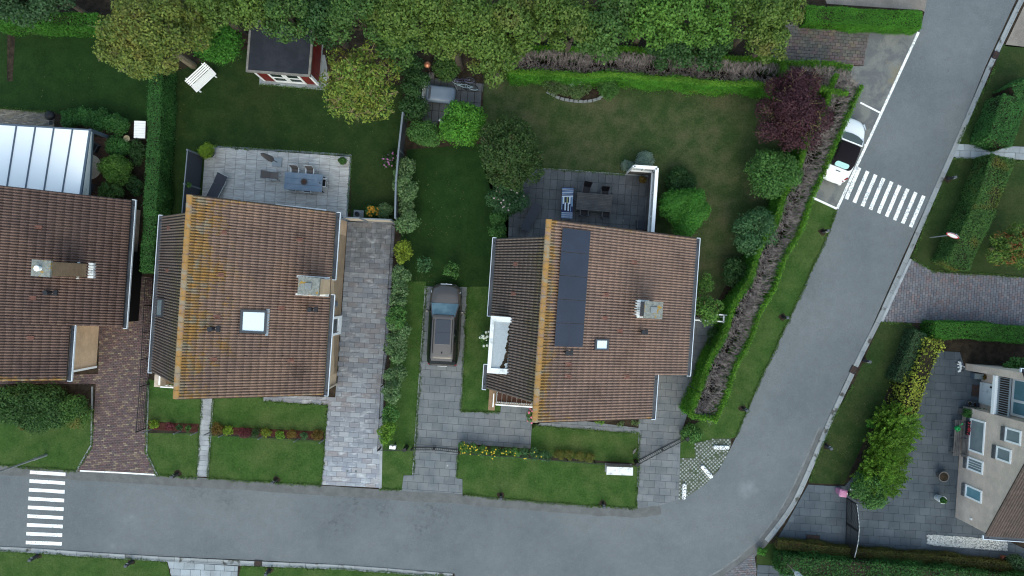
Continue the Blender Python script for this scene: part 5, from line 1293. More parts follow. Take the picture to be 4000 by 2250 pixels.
B('shrub', 'narrow green climber at the right roof edge of the corner house', 2738, 1110, 32, 2.4, L['wood_c2'], leaf=.10, dens=.7, nb=5, ryf=1.6, cat='shrub')
B('bush', 'dark green plants at the foot of the hedge end', 2695, 1690, 44, .9, L['green'], leaf=.10, dens=.9, nb=6)
B('bush', 'dark plants along the hedge beside the narrow slab path', 2790, 1330, 36, 1.0, L['wood_d'], leaf=.10, dens=.8, nb=6, ryf=2.2)
B('flower_bush', 'green bush with pale blossoms left of the dark terrace', 1985, 770, 76, 1.5, L['bluegreen'], leaf=.11, dens=1.0, nb=8, flowers=(F['pale'], 34, .055), cat='bush')
B('bush', 'dark shrub along the house wall below the blossoming bush', 1945, 880, 40, 1.6, L['green'], leaf=.10, dens=1.0, nb=6, ryf=1.5)
B('hydrangea', 'white hydrangea beside the dormer of the corner house', 1903, 1325, 30, .9, L['green'], leaf=.10, dens=.9, nb=5, flowers=(F['white'], 20, .085), ryf=1.4)
B('geranium', 'pink flowering plant at the front corner of the corner house', 2078, 1620, 26, .9, L['green'], leaf=.08, dens=.9, nb=5, flowers=(F['pink'], 26, .075), ryf=1.3)
B('white_flower_bush', 'white flowering plant beside the pink bin', 3330, 1895, 20, .9, L['green'], leaf=.09, dens=.7, nb=4, flowers=(F['white'], 16, .085))
B('flower_bush', 'deep orange flowering bush in the corner of the terrace garden', 1455, 826, 30, .7, L['green'], leaf=.07, dens=.7, nb=6, flowers=(F['orange'], 70, .06), ryf=.8)
B('bush', 'grey green plant right of the orange flowers', 1508, 822, 34, .8, L['grey_green'], leaf=.09, dens=.8, nb=6)
B('aster', 'mauve flowering plant against the grey fence', 1525, 630, 32, .6, L['wood_d'], leaf=.08, dens=.5, nb=5, flowers=(F['mauve'], 24, .05), ryf=1.2)
B('young_tree', 'young loose tree in the lawn, left one above the parked car', 1663, 1036, 36, 1.2, L['bluegreen'], leaf=.14, dens=.42, nb=6, cat='young tree')
B('young_tree', 'young loose tree in the lawn, right one above the parked car', 1772, 1056, 36, 1.2, L['green'], leaf=.14, dens=.40, nb=6, cat='young tree')
L['bush_front'] = leafmat('leaf_front_bush', [(.022, .055, .02), (.038, .085, .028), (.055, .11, .034)], (.12, .12, .03), .9, .64, .78)
B('bush', 'big dark bush under the front of the left house', 140, 1588, 215, 1.3, L['bush_front'], leaf=.12, dens=.9, nb=22, ryf=.36, frac=(.55, .85))
B('bush', 'bush end with yellow and green leaves beside the red brick driveway', 300, 1600, 62, 1.2, L['hedge_mixed'], leaf=.11, dens=1.0, nb=7, ryf=1.2)
B('bush', 'orange leaved fringe of the bush on the left front lawn', 130, 1662, 110, .5, L['rusty'], leaf=.09, dens=.6, nb=9, ryf=.2)
for i, (px, py, r, h, lab) in enumerate([(285, 468, 42, .9, 'left'), (340, 462, 42, 1.0, 'second from the left'), (400, 470, 46, 1.0, 'third from the left'), (468, 490, 46, 1.1, 'right')]):
    B('shrub', 'green shrub behind the glass veranda, ' + lab + ' in the row', px, py, r, h, L['hedge_side'], leaf=.09, dens=1.2, nb=6, group='shrubs behind the veranda', cat='shrub')
B('acer', 'light green feathery shrub right of the glass veranda', 468, 668, 66, 1.6, L['wood_c2'], leaf=.11, dens=1.2, nb=9, asp=.4, ryf=.95, cat='shrub')
B('shrub', 'dark shrub above the feathery one, under the bird bath', 468, 575, 48, 1.0, L['hedge_side'], leaf=.09, dens=1.1, nb=6, cat='shrub')
B('shrub', 'dark strap leaved plants beside the tall left hedge', 545, 600, 34, .9, L['wood_d'], leaf=.16, dens=.8, nb=6, asp=.25, ryf=2.0, cat='shrub')
B('shrub', 'green shrub at the roof corner of the left house', 455, 752, 74, 1.4, L['green2'] if 'green2' in L else L['wood_b'], leaf=.10, dens=1.1, nb=9, ryf=.5, cat='shrub')
B('shrub', 'dark shrub between the feathery shrub and the tall hedge', 540, 730, 36, 1.1, L['wood_d'], leaf=.10, dens=.9, nb=6, ryf=1.6, cat='shrub')
B('shrub', 'bright green shrub behind the brick pier at the right edge', 3950, 1425, 80, 1.6, L['green'], leaf=.12, dens=.9, nb=9, ryf=.42, cat='shrub')
B('weed', 'lone green weed on the soil strip by the right verge', 3397, 1655, 18, .4, L['bright'], leaf=.10, dens=.7, nb=4)
B('bush', 'dark plant at the lower right corner behind the pebbles', 3960, 2190, 34, .9, L['conifer_d'], leaf=.09, dens=1.0, nb=6)
B('bush', 'tuft of grass at the end of the gutter stones', 2972, 2150, 20, .5, L['hedge_lawny'], leaf=.09, dens=1.0, nb=4)
# the planting bed with a stone edge
B('bed_plant', 'low grey green plants on the left of the stone edged bed', 2165, 325, 52, 1.0, L['bed'], leaf=.10, dens=.8, nb=6, group='plants in the stone edged bed')
B('bed_plant', 'low leafy plants in the middle of the stone edged bed', 2245, 345, 74, .85, L['bed'], leaf=.10, dens=.8, nb=8, ryf=.62, group='plants in the stone edged bed')
B('bed_plant', 'fresh green bush at the right end of the stone edged bed', 2372, 350, 48, 1.1, L['green'], leaf=.09, dens=1.0, nb=6, group='plants in the stone edged bed')
B('bed_plant', 'silvery plant at the top of the stone edged bed', 2238, 305, 34, 1.2, L['silver'], leaf=.09, dens=.7, nb=5, group='plants in the stone edged bed')
sheet('flower_bed', [(2100, 300), (2150, 372), (2210, 392), (2280, 396), (2350, 388), (2400, 350), (2420, 310)], M['soil'], .02)
ring = thing('stone_edging', 'curved row of grey stones edging the planting bed', 'edging', W(2270, 395))
pts = [(2143, 362), (2160, 372), (2178, 381), (2196, 387), (2214, 391), (2232, 394), (2250, 396), (2268, 397), (2286, 397), (2304, 395), (2322, 391), (2338, 386), (2350, 378)]
for i, p in enumerate(pts):
    c = W(*p) - W(2270, 395); b = MB(); b.loft([[(x * k, y * k, z) for x, y in ((-.13, -.08), (.13, -.09), (.12, .09), (-.12, .08))] for k, z in ((1, -.03), (1, .07), (.8, .11))])
    o = b.build('stone', M['concrete'], ring); o.location = c; o.rotation_euler = (0, 0, -math.atan2(pts[min(i + 1, 12)][1] - pts[i - 1 if i else 0][1], pts[min(i + 1, 12)][0] - pts[i - 1 if i else 0][0]) + random.gauss(0, .06))
B('silver_plant', 'silvery cushion plant outside the corner of the white screen wall', 2520, 625, 36, .5, L['silver'], leaf=.08, dens=1.1, nb=6)
B('silver_plant', 'pale pinkish heather at the end of the white screen wall', 2450, 648, 24, .4, L['heather'] if 'heather' in L else L['silver'], leaf=.06, dens=1.0, nb=5)
# front garden strips
yl = [(1812, 1748), (1850, 1752), (1890, 1762), (1932, 1765), (1972, 1768), (2012, 1766), (2050, 1770), (2090, 1772), (2130, 1776)]
for i, (px, py) in enumerate(yl):
    B('flower_bush', ('yellow flowering bush in the strip behind the black fence, number %s from the driveway gate' % ['one', 'two', 'three', 'four', 'five', 'six', 'seven', 'eight', 'nine'][i]), px, py, 26, .7, L['green' if i < 6 else 'bluegreen'], leaf=.085, dens=.9, nb=5, group='bushes behind the black front fence', flowers=(F['yellow'], (26, 10, 18, 8, 5, 7, 3, 2, 2)[i], .05))
for i, (px, py) in enumerate([(2183, 1775), (2222, 1778), (2262, 1780), (2302, 1785)]):
    B('grass_clump', ('dry yellowish grass clump in the strip behind the black fence, %s of four' % ['first', 'second', 'third', 'last'][i]), px, py, 20, .45, L['drygrass'], leaf=.16, dens=1.3, nb=4, asp=.12, group='grass clumps behind the black front fence', cat='grass clump')
mb = [(602, 1656, 'lime', 22, 'lime green plant in the mulch beside the red brick driveway'), (668, 1666, 'burgundy', 18, 'burgundy plant in the mulch left of the step path'), (704, 1668, 'wood_d', 14, 'small dark plant in the mulch left of the step path'), (738, 1672, 'green', 14, 'small green plant in the mulch left of the step path'), (850, 1676, 'rusty', 26, 'rusty plant in the mulch right beside the step path'), (894, 1680, 'lime', 22, 'lime plant in the mulch right of the step path'), (955, 1690, 'burgundy', 26, 'large burgundy plant in the long mulch bed'), (1000, 1690, 'wood_d', 18, 'dark green plant in the long mulch bed'), (1040, 1688, 'gold2', 22, 'yellow green plant in the middle of the long mulch bed'), (1095, 1698, 'leyland', 20, 'bright green plant in the long mulch bed'), (1142, 1696, 'rusty', 22, 'orange leaved plant in the long mulch bed'), (1190, 1700, 'bluegreen', 17, 'bluish plant in the long mulch bed'), (1238, 1700, 'rusty', 24, 'rusty plant at the driveway end of the long mulch bed')]
for px, py, k, r, lab in mb: B('garden_plant', lab, px, py, r, .4, L[k], leaf=.085, dens=.8, nb=5, group='plants in the mulch beds', cat='plant')
for px, py, lab in ((2340, 1648, 'left'), (2425, 1655, 'middle'), (2480, 1650, 'right')): B('garden_plant', 'low plant under the front roof edge of the corner house, ' + lab + ' one', px, py, 26, .35, L['leyland' if lab == 'left' else 'bed'], leaf=.08, dens=.7, nb=4, ryf=.5, group='plants under the front roof edge', cat='plant')
# the rough fringe of grass along paved edges
def fringe(lines, mat, name='grass'):
    P = []; Nn = []
    for ln in lines:
        q = [np.array(W2(*p)) for p in ln]
        for a, b_ in zip(q[:-1], q[1:]):
            l = np.linalg.norm(b_ - a); n = int(l * 120); t = RNG.random(n)[:, None]; d = (b_ - a) / l; nr = np.array([-d[1], d[0]])
            p = a + (b_ - a) * t + nr * (RNG.normal(size=n) * .045 + .03 * np.sin(t[:, 0] * l * 2.3) + .02 * np.sin(t[:, 0] * l * 7.1))[:, None]
            P.append(np.concatenate([p, (.03 + RNG.random(n) * .05)[:, None]], 1)); Nn.append(RNG.normal(size=(n, 3)) * .6 + np.array([0, 0, .8]))
    P = np.concatenate(P); Nn = np.concatenate(Nn); me = quads(name, P, Nn, .10 * RNG.uniform(.5, 1.4, len(P)), .3, mat)
    o = bpy.data.objects.new(name, me); COL.objects.link(o); o['kind'] = 'stuff'
L['blade'] = leafmat('grass_blade', [(.032, .068, .014), (.05, .095, .02), (.07, .11, .028)], tr=0)
fringe([[(-10, 1818), (300, 1840)], [(612, 1857), (771, 1866)], [(812, 1869), (1256, 1897)], [(1483, 1911), (1568, 1915)], [(1808, 1933), (1999, 1952), (2311, 1977), (2486, 1985)], [(2875, 1707), (2921, 1598), (2963, 1500), (3083, 1247), (3243, 895), (3268, 820)], [(-10, 2152), (326, 2174), (652, 2194)], [(942, 2213), (1310, 2222), (1776, 2254)], [(3331, 1502), (3248, 1648), (3158, 1878)], [(3664, 752), (3560, 1008)], [(3885, 262), (3742, 562)], [(3722, 622), (4000, 632)], [(3560, 1014), (3648, 1062), (4000, 1082)], [(3440, 1260), (3560, 1266)], [(2486, 1985), (2499, 1694)], [(2075, 1662), (2498, 1694)], [(1800, 1608), (1953, 1609)], [(1664, 1120), (1615, 1853)], [(1827, 1122), (1802, 1606)], [(1785, 1866), (1790, 1775)], [(820, 571), (1370, 605)], [(1371, 608), (1360, 830)], [(2104, 657), (2440, 682)], [(1015, 331), (1280, 352)], [(362, 1600), (362, 1738), (302, 1838)], [(578, 1485), (571, 1768), (612, 1855)], [(788, 1560), (770, 1860)], [(833, 1560), (813, 1862)], [(1278, 1580), (1257, 1892)], [(1030, 1568), (1276, 1584)], [(0, 424), (215, 440)]], L['blade'])

# fallen leaves on the lawns
def fallen(spots, mat):
    P = []
    for px, py, r, n in spots:
        a = RNG.random(n) * 6.283; q = r / PPM * np.sqrt(RNG.random(n)); c = W(px, py); P.append(np.stack([c.x + q * np.cos(a), c.y + q * np.sin(a), np.full(n, .035)], 1))
    P = np.concatenate(P); N2 = RNG.normal(size=P.shape) * .3 + np.array([0, 0, 1.0]); me = quads('leaves', P, N2,   .055 * RNG.uniform(.6, 1.3, len(P)), .6, mat)
    o = bpy.data.objects.new('leaves', me); COL.objects.link(o); o['kind'] = 'stuff'
L['fallen'] = leafmat('fallen_leaf', [(.10, .075, .035), (.13, .105, .055), (.07, .06, .03)], tr=0)
fallen([(1700, 800, 130, 110), (1640, 1100, 60, 50), (1840, 1250, 40, 40), (1280, 420, 200, 90), (700, 420, 110, 40), (2700, 550, 260, 90), (2300, 480, 220, 60), (1620, 1350, 25, 40), (250, 300, 160, 25), (3120, 1150, 130, 30), (3280, 1750, 60, 40), (3350, 1600, 60, 40), (2100, 1890, 250, 40), (1050, 1800, 160, 30)], L['fallen'])
# ------------------------------------------------------------------ shed, veranda, fences, furniture, vehicles
def rot2(a): return Matrix.Rotation(a, 4, 'Z')
PHI = R(-4)
# red garden shed
sh0 = W(1033, 316); sh = thing('shed', 'red wooden garden shed with a black felt roof and white double door', 'shed', (sh0.x, sh0.y, 0), R(-4.5))
SW, SD, SHH = 3.35, 2.62, 2.30
for i in range(16):
    MB().box(SW / 16 * i + .003, SW / 16 * (i + 1) - .003, -.012 + random.uniform(-.004, .004), .02, .12, SHH - .1).build('board', M['red_wood'], sh)
for i in range(13):
    MB().box(SW - .02, SW + .012 + random.uniform(-.004, .004), .02 + SD / 13 * i + .003, .02 + SD / 13 * (i + 1) - .003, .12, SHH - .1).build('board', M['red_wood'], sh)
MB().box(0, SW - .02, .02, SD, .05, SHH - .1).build('wall', M['red_wood'], sh)
MB().box(-.06, SW + .06, -.10, SD + .05, 0, .12).build('plinth', M['concrete'], sh)
rf = MB().box(-.22, SW + .12, -.16, SD + .2, SHH - .1, SHH + .02).build('roof', M['red_wood'], sh)
MB().box(-.14, SW + .04, -.08, SD + .12, SHH + .0, SHH + .045).build('roof_felt', M['felt'], rf)
b = MB()
for a in ((-.24, -.12, -.18, SD + .22), (SW + .02, SW + .14, -.18, SD + .22), (-.12, SW + .02, -.18, -.06), (-.12, SW + .02, SD + .1, SD + .22)): b.box(a[0], a[1], a[2], a[3], SHH - .08, SHH + .075)
b.build('roof_edge', M['wood_trim'], rf)
dr = MB(); X0 = .78
for leaf in range(2):
    x0 = X0 + leaf * .95; d = MB()
    for (a, c, e, f) in ((x0, x0 + .13, .15, 2.02), (x0 + .80, x0 + .93, .15, 2.02), (x0 + .13, x0 + .8, .15, .45), (x0 + .13, x0 + .8, 1.88, 2.02), (x0 + .13, x0 + .8, 1.05, 1.2)): d.box(a, c, -.055, -.015, e, f)
    d = d.build('door', M['white'], sh)
    for e, f in ((.45, 1.05), (1.2, 1.88)): MB().box(x0 + .13, x0 + .8, -.04, -.012, e, f).build('pane', M['glass_dark'], d)
b = MB(); b.box(.0, .12, -.05, -.012, .12, SHH - .12); b.box(SW - .12, SW + .03, -.05, -.012, .12, SHH - .12); b.box(SW + .012, SW + .03, -.012, .10, .12, SHH - .12); b.build('corner_board', M['white'], sh)

M['opal'] = mk('opal_panel', (.94, .95, .95), None, fine=0, rough=.65, spec=.3, bump=0)
# glass veranda of the left house
ve = thing('veranda', 'glass veranda roof with five milky panels and blue grey bars behind the left house', 'veranda', W(200, 620))
def vp(px, py, h): return W(px, py, h)
A = [vp(0 - 60, 484, 2.35), vp(352, 512, 2.35)]; Bq = [vp(-60 - 0, 742, 2.95), vp(314, 762, 2.95)]
n_ = 6; tops = [(-8, 62.5), (65, 25), (139, 98), (211, 171), (284, 243), (353, 312)]
xs_t = [-8, 65, 139, 211, 284, 352]; xs_b = [-48, 25, 98, 171, 243, 315]
for i in range(5):
    t0, t1 = vp(xs_t[i] + 2, 489 + (xs_t[i]) * .062, 2.35), vp(xs_t[i + 1] - 2, 489 + xs_t[i + 1] * .062, 2.35)
    b0, b1 = vp(xs_b[i] + 2, 748 + xs_b[i] * .05, 2.95), vp(xs_b[i + 1] - 2, 748 + xs_b[i + 1] * .05, 2.95)
    up = Vector((0, 0, .02)); MB().hexa([b0, b1, t1, t0, b0 + up, b1 + up, t1 + up, t0 + up]).build('roof_panel', M['opal'] if 'opal' in M else M['white'], ve, world=True)
for i in range(6):
    t0 = vp(xs_t[i], 489 + xs_t[i] * .062, 2.37); b0 = vp(xs_b[i], 748 + xs_b[i] * .05, 2.97); w_ = .12 if i == 5 else .075
    MB().beam(t0, b0, w_, .09).build('glazing_bar', M['steel'], ve, world=True)
MB().beam(vp(-20, 486, 2.28), vp(360, 511, 2.28), .14, .16).build('front_beam', M['steel'], ve, world=True)
MB().beam(vp(360, 513, 2.15), vp(346, 765, 2.15), .13, .16).build('side_beam', M['steel'], ve, world=True)
for px, py in ((437, 541),): p = W(px, py); MB().box(p.x - .09, p.x + .09, p.y - .09, p.y + .09, 0, 2.25).build('post', M['steel'], ve, world=True)
p = W(20, 515); MB().box(p.x - .07, p.x + .07, p.y - .07, p.y + .07, 0, 2.25).build('post', M['steel'], ve, world=True)
t0 = vp(360, 516, 2.2); b0 = vp(346, 762, 2.2); b1 = vp(322, 762, 2.88); t1 = vp(356, 514, 2.36); d = Vector((.02, 0, 0))
MB().hexa([t0, b0, b0 + d, t0 + d, t1, b1, b1 + d, t1 + d]).build('gable_panel', M['lavender'] if 'lavender' in M else M['white_dirty'], ve, world=True)
dk = paving('wooden_deck', [(-20, 500), (430, 540), (430, 790), (-20, 790)], 2.6, .14, M['deck'], M['soil'], 'plank', -4, bond=.5, gap=.008, z=.06)
tb = W(352, 652, .72); t = thing('garden_table', 'round cream table half hidden under the glass veranda', 'table', (tb.x - .05, tb.y, 0))
MB().lathe([(.74, .70), (.76, .72), (.74, .745), (0, .746)], 36, close=False).build('tabletop', M['cream'] if 'cream' in M else M['brick_cream'], t)
MB().lathe([(.3, .06), (.28, .1), (.05, .14), (.05, .70)], 12).build('leg', M['black'], t)
def folding_chair(name, label, px, py, rz, frame, seat, group, back=.5, h=.46, tilt=.25, cat='chair', wd=.50, arms=True, loc=None, backlen=.62):
    p = loc or W(px, py); t = thing(name, label, cat, (p.x, p.y, p.z if loc else .04), rz, group); w = wd / 2
    MB().box(-w + .03, w - .03, -.24, .24, h - .02, h).build('seat', seat, t)
    b = MB(); y0, y1 = -.24, -.24 - tilt; b.hexa([(-w + .03, y0 - .012, h), (w - .03, y0 - .012, h), (w - .03, y0 + .012, h), (-w + .03, y0 + .012, h), (-w + .03, y1 - .012, h + backlen), (w - .03, y1 - .012, h + backlen), (w - .03, y1 + .012, h + backlen), (-w + .03, y1 + .012, h + backlen)]); b.build('backrest', seat, t)
    for s in (-1, 1):
        x = s * (w - .015)
        MB().tube((x, .23, 0), (x, .20, h + (.20 if arms else 0)), .016, n=6).build('leg', frame, t)
        MB().tube((x, -.30, 0), (x, -.22, h), .016, n=6).build('leg', frame, t)
        b = MB(); b.tube((x, -.24, h), (x, y1, h + backlen), .016, n=6); b.tube((x, -.25, h - .01), (x, .24, h - .01), .016, n=6); b.build('frame', frame, t)
        if arms: MB().box(x - .025, x + .025, -.24 - tilt * .4, .24, h + .20, h + .225).build('armrest', frame, t)
    MB().tube((-w, y1, h + backlen), (w, y1, h + backlen), .016, n=6).build('top_rail', frame, t)
    return t
M['taupe'] = mk('taupe_sling', (.15, .135, .13), None, fine=.15, fs=40)
M['charcoal'] = mk('charcoal_sling', (.050, .056, .072), None, fine=.12, fs=40, rough=.7)
M['blackish'] = mk('black_sling', (.010, .010, .013), None, fine=.15, fs=40, rough=.6)
M['alu'] = mk('white_aluminium', (.55, .58, .60), None, fine=.05, rough=.4, bump=0)
M['dark_alu'] = mk('dark_aluminium', (.06, .06, .068), None, fine=.1, rough=.45, bump=0)
folding_chair('garden_chair', 'dark folding chair with pale top rail under the corner of the veranda', 392, 583, R(60), M['dark_alu'], M['blackish'], 'veranda chairs', tilt=.2)
folding_chair('garden_chair', 'dark chair below the round table under the veranda', 372, 735, R(-20), M['dark_alu'], M['charcoal'], 'veranda chairs', tilt=.2)
# kettle barbecue, bird bath, slatted box
p = W(196, 452, .8); t = thing('kettle_barbecue', 'black kettle barbecue on the clinker terrace', 'barbecue', (p.x, p.y, .03))
MB().lathe([(.02, .52), (.2, .58), (.29, .74), (.30, .78), (.27, .90), (.14, .99), (.0, 1.01)], 18, close=False).build('kettle', M['black'], t, smooth=True)
for k in range(3): a = 2.09 * k + .4; MB().tube((.15 * math.cos(a), .15 * math.sin(a), .6), (.33 * math.cos(a), .33 * math.sin(a), 0), .012).build('leg', M['black'], t)
MB().tube((0, 0, 1.0), (0, 0, 1.05), .03).build('handle', M['black'], t); b = MB(); b.box(-.10, .10, -.52, -.30, .70, .73); b.build('shelf', M['black'], t)
p = W(495, 541, .8); t = thing('bird_bath', 'round sand coloured bird bath among the shrubs', 'bird bath', (p.x, p.y, 0))
M['sandstone'] = mk('sandstone', (.34, .29, .18), (.25, .21, .13), 5, fine=.25)
MB().lathe([(.10, .70), (.19, .78), (.195, .82), (.16, .815), (.08, .775), (0, .77)], 20, close=False).build('bowl', M['sandstone'], t); MB().lathe([(.13, 0), (.10, .06), (.06, .2), (.07, .72)], 12).build('pedestal', M['sandstone'], t)
p = W(546, 506, .75); t = thing('cold_frame', 'white slatted garden box against the tall left hedge', 'garden box', (p.x, p.y, 0), R(-2))
for i in range(7): MB().box(-.34, .34, -.52 + i * .149, -.38 + i * .149, .74, .765).build('slat', M['lavender'] if 'lavender' in M else M['white'], t)
b = MB()
for x in (-.30, .30):
    for y in (-.47, .47): b.box(x - .03, x + .03, y - .03, y + .03, 0, .74)
b.box(-.31, .31, -.5, .5, .1, .72); b.build('body', M['dark_alu'], t)
# white slatted bench under the olive tree
p = W(788, 305, .45); t = thing('garden_bench', 'white slatted garden bench turned at an angle beside the olive tree', 'bench', (p.x, p.y, 0), R(43))
for i in range(6): MB().box(-.82, .82, -.42 + i * .085, -.35 + i * .085, .43, .455).build('seat_slat', M['white'], t)
for i in range(4): z = .50 + i * .095; y = .10 + i * .075; MB().hexa([(-.82, y, z), (.82, y, z), (.82, y + .055, z + .06), (-.82, y + .055, z + .06), (-.82, y - .015, z + .012), (.82, y - .015, z + .012), (.82, y + .04, z + .072), (-.82, y + .04, z + .072)]).build('back_slat', M['white'], t)
for x in (-.65, .65):
    for y in (-.36, .06): MB().box(x - .03, x + .03, y - .03, y + .03, 0, .43).build('leg', M['white'], t)
    MB().beam((x, .06, .43), (x, .42, .92), .05, .03).build('back_post', M['white'], t)
    MB().box(x - .025, x + .025, -.55, -.36, .36, .42).build('foot', M['white_dirty'], t)

# ---- terrace behind the middle house
t = thing('privacy_screen', 'dark fabric privacy screen along the left side of the tiled terrace', 'screen', W(790, 690))
top = [W(731, 585, 2.1), W(719, 718, 2.1), W(708, 850, 2.1)]
for a, c in zip(top[:-1], top[1:]): b = MB(); b.beam((a.x, a.y, 1.02), (c.x, c.y, 1.02), .02, 1.96); b.build('fabric_panel', M['charcoal2'] if 'charcoal2' in M else M['charcoal'], t, world=True); b = MB(); b.beam((a.x, a.y, 2.05), (c.x, c.y, 2.05), .05, .05); b.build('top_rail', M['grey_rail'], t, world=True)
for a in top: MB().box(a.x - .045, a.x + .045, a.y - .045, a.y + .045, 0, 2.13).build('post', M['grey_rail'], t, world=True)
a, c = top[0], W(799, 607); MB().beam((a.x - .01, a.y + .02, .6), (a.x + .06, a.y, .6), .03, 1.2).build('end_bracket', M['grey_rail'], t, world=True)
hb = W(731, 720, 1.8); t2 = bush('hanging_plant', 'small hanging plant on the middle post of the dark screen', 738, 722, 13, .3, L['green'], leaf=.07, dens=.8, nb=4, base=1.6, cat='plant')
def pot(name, label, px, py, r, h, mat, plant=None, hp=.35, cat='pot', soil=True, leaf=.08, asp=.5, z=.05, pr=None):
    p = W(px, py, h); t = thing(name, label, cat, (p.x, p.y, z))
    MB().lathe([(r * .78, 0), (r, h * .92), (r * 1.06, h * .93), (r * 1.06, h), (r * .9, h), (r * .88, h - .05)], 20).build('pot', mat, t)
    MB().lathe([(r * .9, h - .05), (0, h - .03)], 16, close=False).build('soil', M['soil'], t)
    if plant:
        C = [np.array([p.x + random.gauss(0, r * .3), p.y + random.gauss(0, r * .3), z + h + hp * .35]) for _ in range(4)]; rr = [(pr or r) * .7] * 4
        P, Nn = blob_leaves(C, rr, leaf, 1.1, asp, .5, min(1, hp / r)); inst('plant', quads('plant', P, Nn, leaf * RNG.uniform(.7, 1.3, len(P)), asp, L[plant], (p.x, p.y, z)), t, (0, 0, 0))
    return t
M['terracotta'] = mk('terracotta', (.25, .09, .05), (.18, .07, .04), 6, fine=.15)
M['pot_grey'] = mk('grey_pot', (.09, .09, .095), None, fine=.15, bump=0)
pot('planter', 'oval planter full of bright grass at the upper left corner of the tiled terrace', 812, 594, .34, .4, M['pot_grey'], 'lime', .5, 'planter', leaf=.22, asp=.10, pr=.5)
pot('plant_pot', 'dark pot with a leafy plant in the upper right corner of the tiled terrace', 1338, 628, .22, .4, M['pot_grey'], 'green', .3)
p = W(1084.5, 635); t = thing('parasol', 'closed taupe parasol on a grey square base', 'parasol', (p.x, p.y, .05), R(-4))
MB().box(-.285, .285, -.27, .27, 0, .09).build('base', M['slate_blue'] if 'slate_blue' in M else M['zinc2'] if 'zinc2' in M else M['plastic_grey'], t)
MB().tube((0, 0, .09), (0, 0, 2.75), .022, n=8).build('pole', M['dark_alu'], t)
b = MB(); n = 14; rg = []
for z, r in ((1.02, .10), (1.08, .155), (1.5, .145), (2.0, .125), (2.5, .09), (2.78, .04), (2.84, .012)):
    rg.append([(r * (1 + .18 * (k % 2)) * math.cos(6.283 * k / n), r * (1 + .18 * (k % 2)) * math.sin(6.283 * k / n), z) for k in range(n)])
b.loft(rg); b.build('canopy', M['taupe'], t)
M['table_blue'] = mk('blue_grey_tabletop', (.15, .215, .295), (.20, .26, .33), 2.2, fine=.14, fs=20, rough=.5)
p = W(1186, 711, .75); t = thing('garden_table', 'long blue grey garden table with a bowl on it', 'table', (p.x, p.y, .05), R(-4.5))
for i in range(3): MB().box(-1.14, 1.14, -.52 + i * .349, -.52 + i * .349 + .338, .71, .745).build('board', M['table_blue'], t)
for x in (-1.0, 1.0):
    for y in (-.42, .42): MB().beam((x, y, .7), (x * 1.05, y * 1.08, 0), .07, .05).build('leg', M['dark_alu'], t)
b = MB(); b.box(-1.0, 1.0, -.44, .44, .66, .70); b.build('frame', M['dark_alu'], t)
tz = .05 + .745
p = W(1189, 711, tz); t = thing('bowl', 'dark round bowl with a rusty fill on the blue grey table', 'bowl', (p.x, p.y, tz))
MB().lathe([(.10, 0), (.18, .05), (.20, .09), (.175, .09), (.10, .045)], 18).build('bowl', M['pot_grey'], t); MB().lathe([(.16, .075), (.05, .10), (0, .09)], 12, close=False).build('filling', M['rust'], t)
p = W(1250, 715, tz); t = thing('glass', 'small drinking glass at the right end of the blue grey table', 'glass', (p.x, p.y, tz)); MB().lathe([(.04, 0), (.05, .11), (.045, .11), (.035, .01)], 12).build('glass', M['plastic_grey'], t)
g_ = 'chairs round the blue grey table'
folding_chair('garden_chair', 'reclined taupe chair at the left end of the blue grey table', 1082, 692, R(-94), M['galv'], M['taupe'], g_, tilt=.42, backlen=.5)
folding_chair('garden_chair', 'white framed chair with dark seat at the right end of the blue grey table', 1268, 720, R(86), M['alu'], M['blackish'], g_, tilt=.14)
folding_chair('garden_chair', 'taupe chair behind the blue grey table, left one below the parasol', 1164, 682, R(176), M['alu'], M['taupe'], g_, tilt=.16)
folding_chair('garden_chair', 'taupe chair behind the blue grey table, right one above the bowl', 1222, 685, R(176), M['alu'], M['taupe'], g_, tilt=.16)
folding_chair('garden_chair', 'chair tucked under the lower side of the blue grey table, left one', 1155, 736, R(-4), M['alu'], M['taupe'], g_, tilt=.06)
folding_chair('garden_chair', 'chair tucked under the lower side of the blue grey table, right one', 1212, 741, R(-4), M['alu'], M['taupe'], g_, tilt=.06)
def lounger(name, label, px, py, rz, ln, wd, frame, fabric, head=.62, rise=.28, z0=.05, group=None):
    p = W(px, py, .35); t = thing(name, label, 'lounger', (p.x, p.y, z0), rz, group); w = wd / 2; y1 = ln / 2; yb = y1 - head
    MB().box(-w, w, -y1, yb, .33, .36).build('bed', fabric, t)
    MB().hexa([(-w, yb + .01, .33), (w, yb + .01, .33), (w, y1, .33 + rise), (-w, y1, .33 + rise), (-w, yb + .01, .36), (w, yb + .01, .36), (w, y1, .36 + rise), (-w, y1, .36 + rise)]).build('backrest', fabric, t)
    for s in (-1, 1):
        MB().box(s * w - .022, s * w + .022, -y1, y1 - .3, .31, .355).build('side_rail', frame, t)
        for y in (-y1 + .25, y1 - .5): MB().tube((s * (w - .03), y, .32), (s * (w - .01), y, 0), .018).build('leg', frame, t)
    MB().tube((-w - .06, y1, .36 + rise), (w + .06, y1, .36 + rise), .02).build('top_rail', frame, t)
    return t
lounger('sun_lounger', 'dark sling lounger with white frame on the tiled terrace', 845, 738, R(-27), 1.95, .66, M['alu'], M['charcoal'], head=.7, rise=.1)
p = W(1402, 834); t = thing('planter_box', 'pale square slab with a black round pot beside the orange flowers', 'planter', (p.x, p.y, 0), PHI)
MB().box(-.31, .30, -.22, .20, 0, .06).build('slab', M['concrete'], t); MB().lathe([(.10, .06), (.135, .35), (.14, .36), (.11, .36), (.10, .30)], 16, (-.05, -.06, 0)).build('pot', M['black'], t)

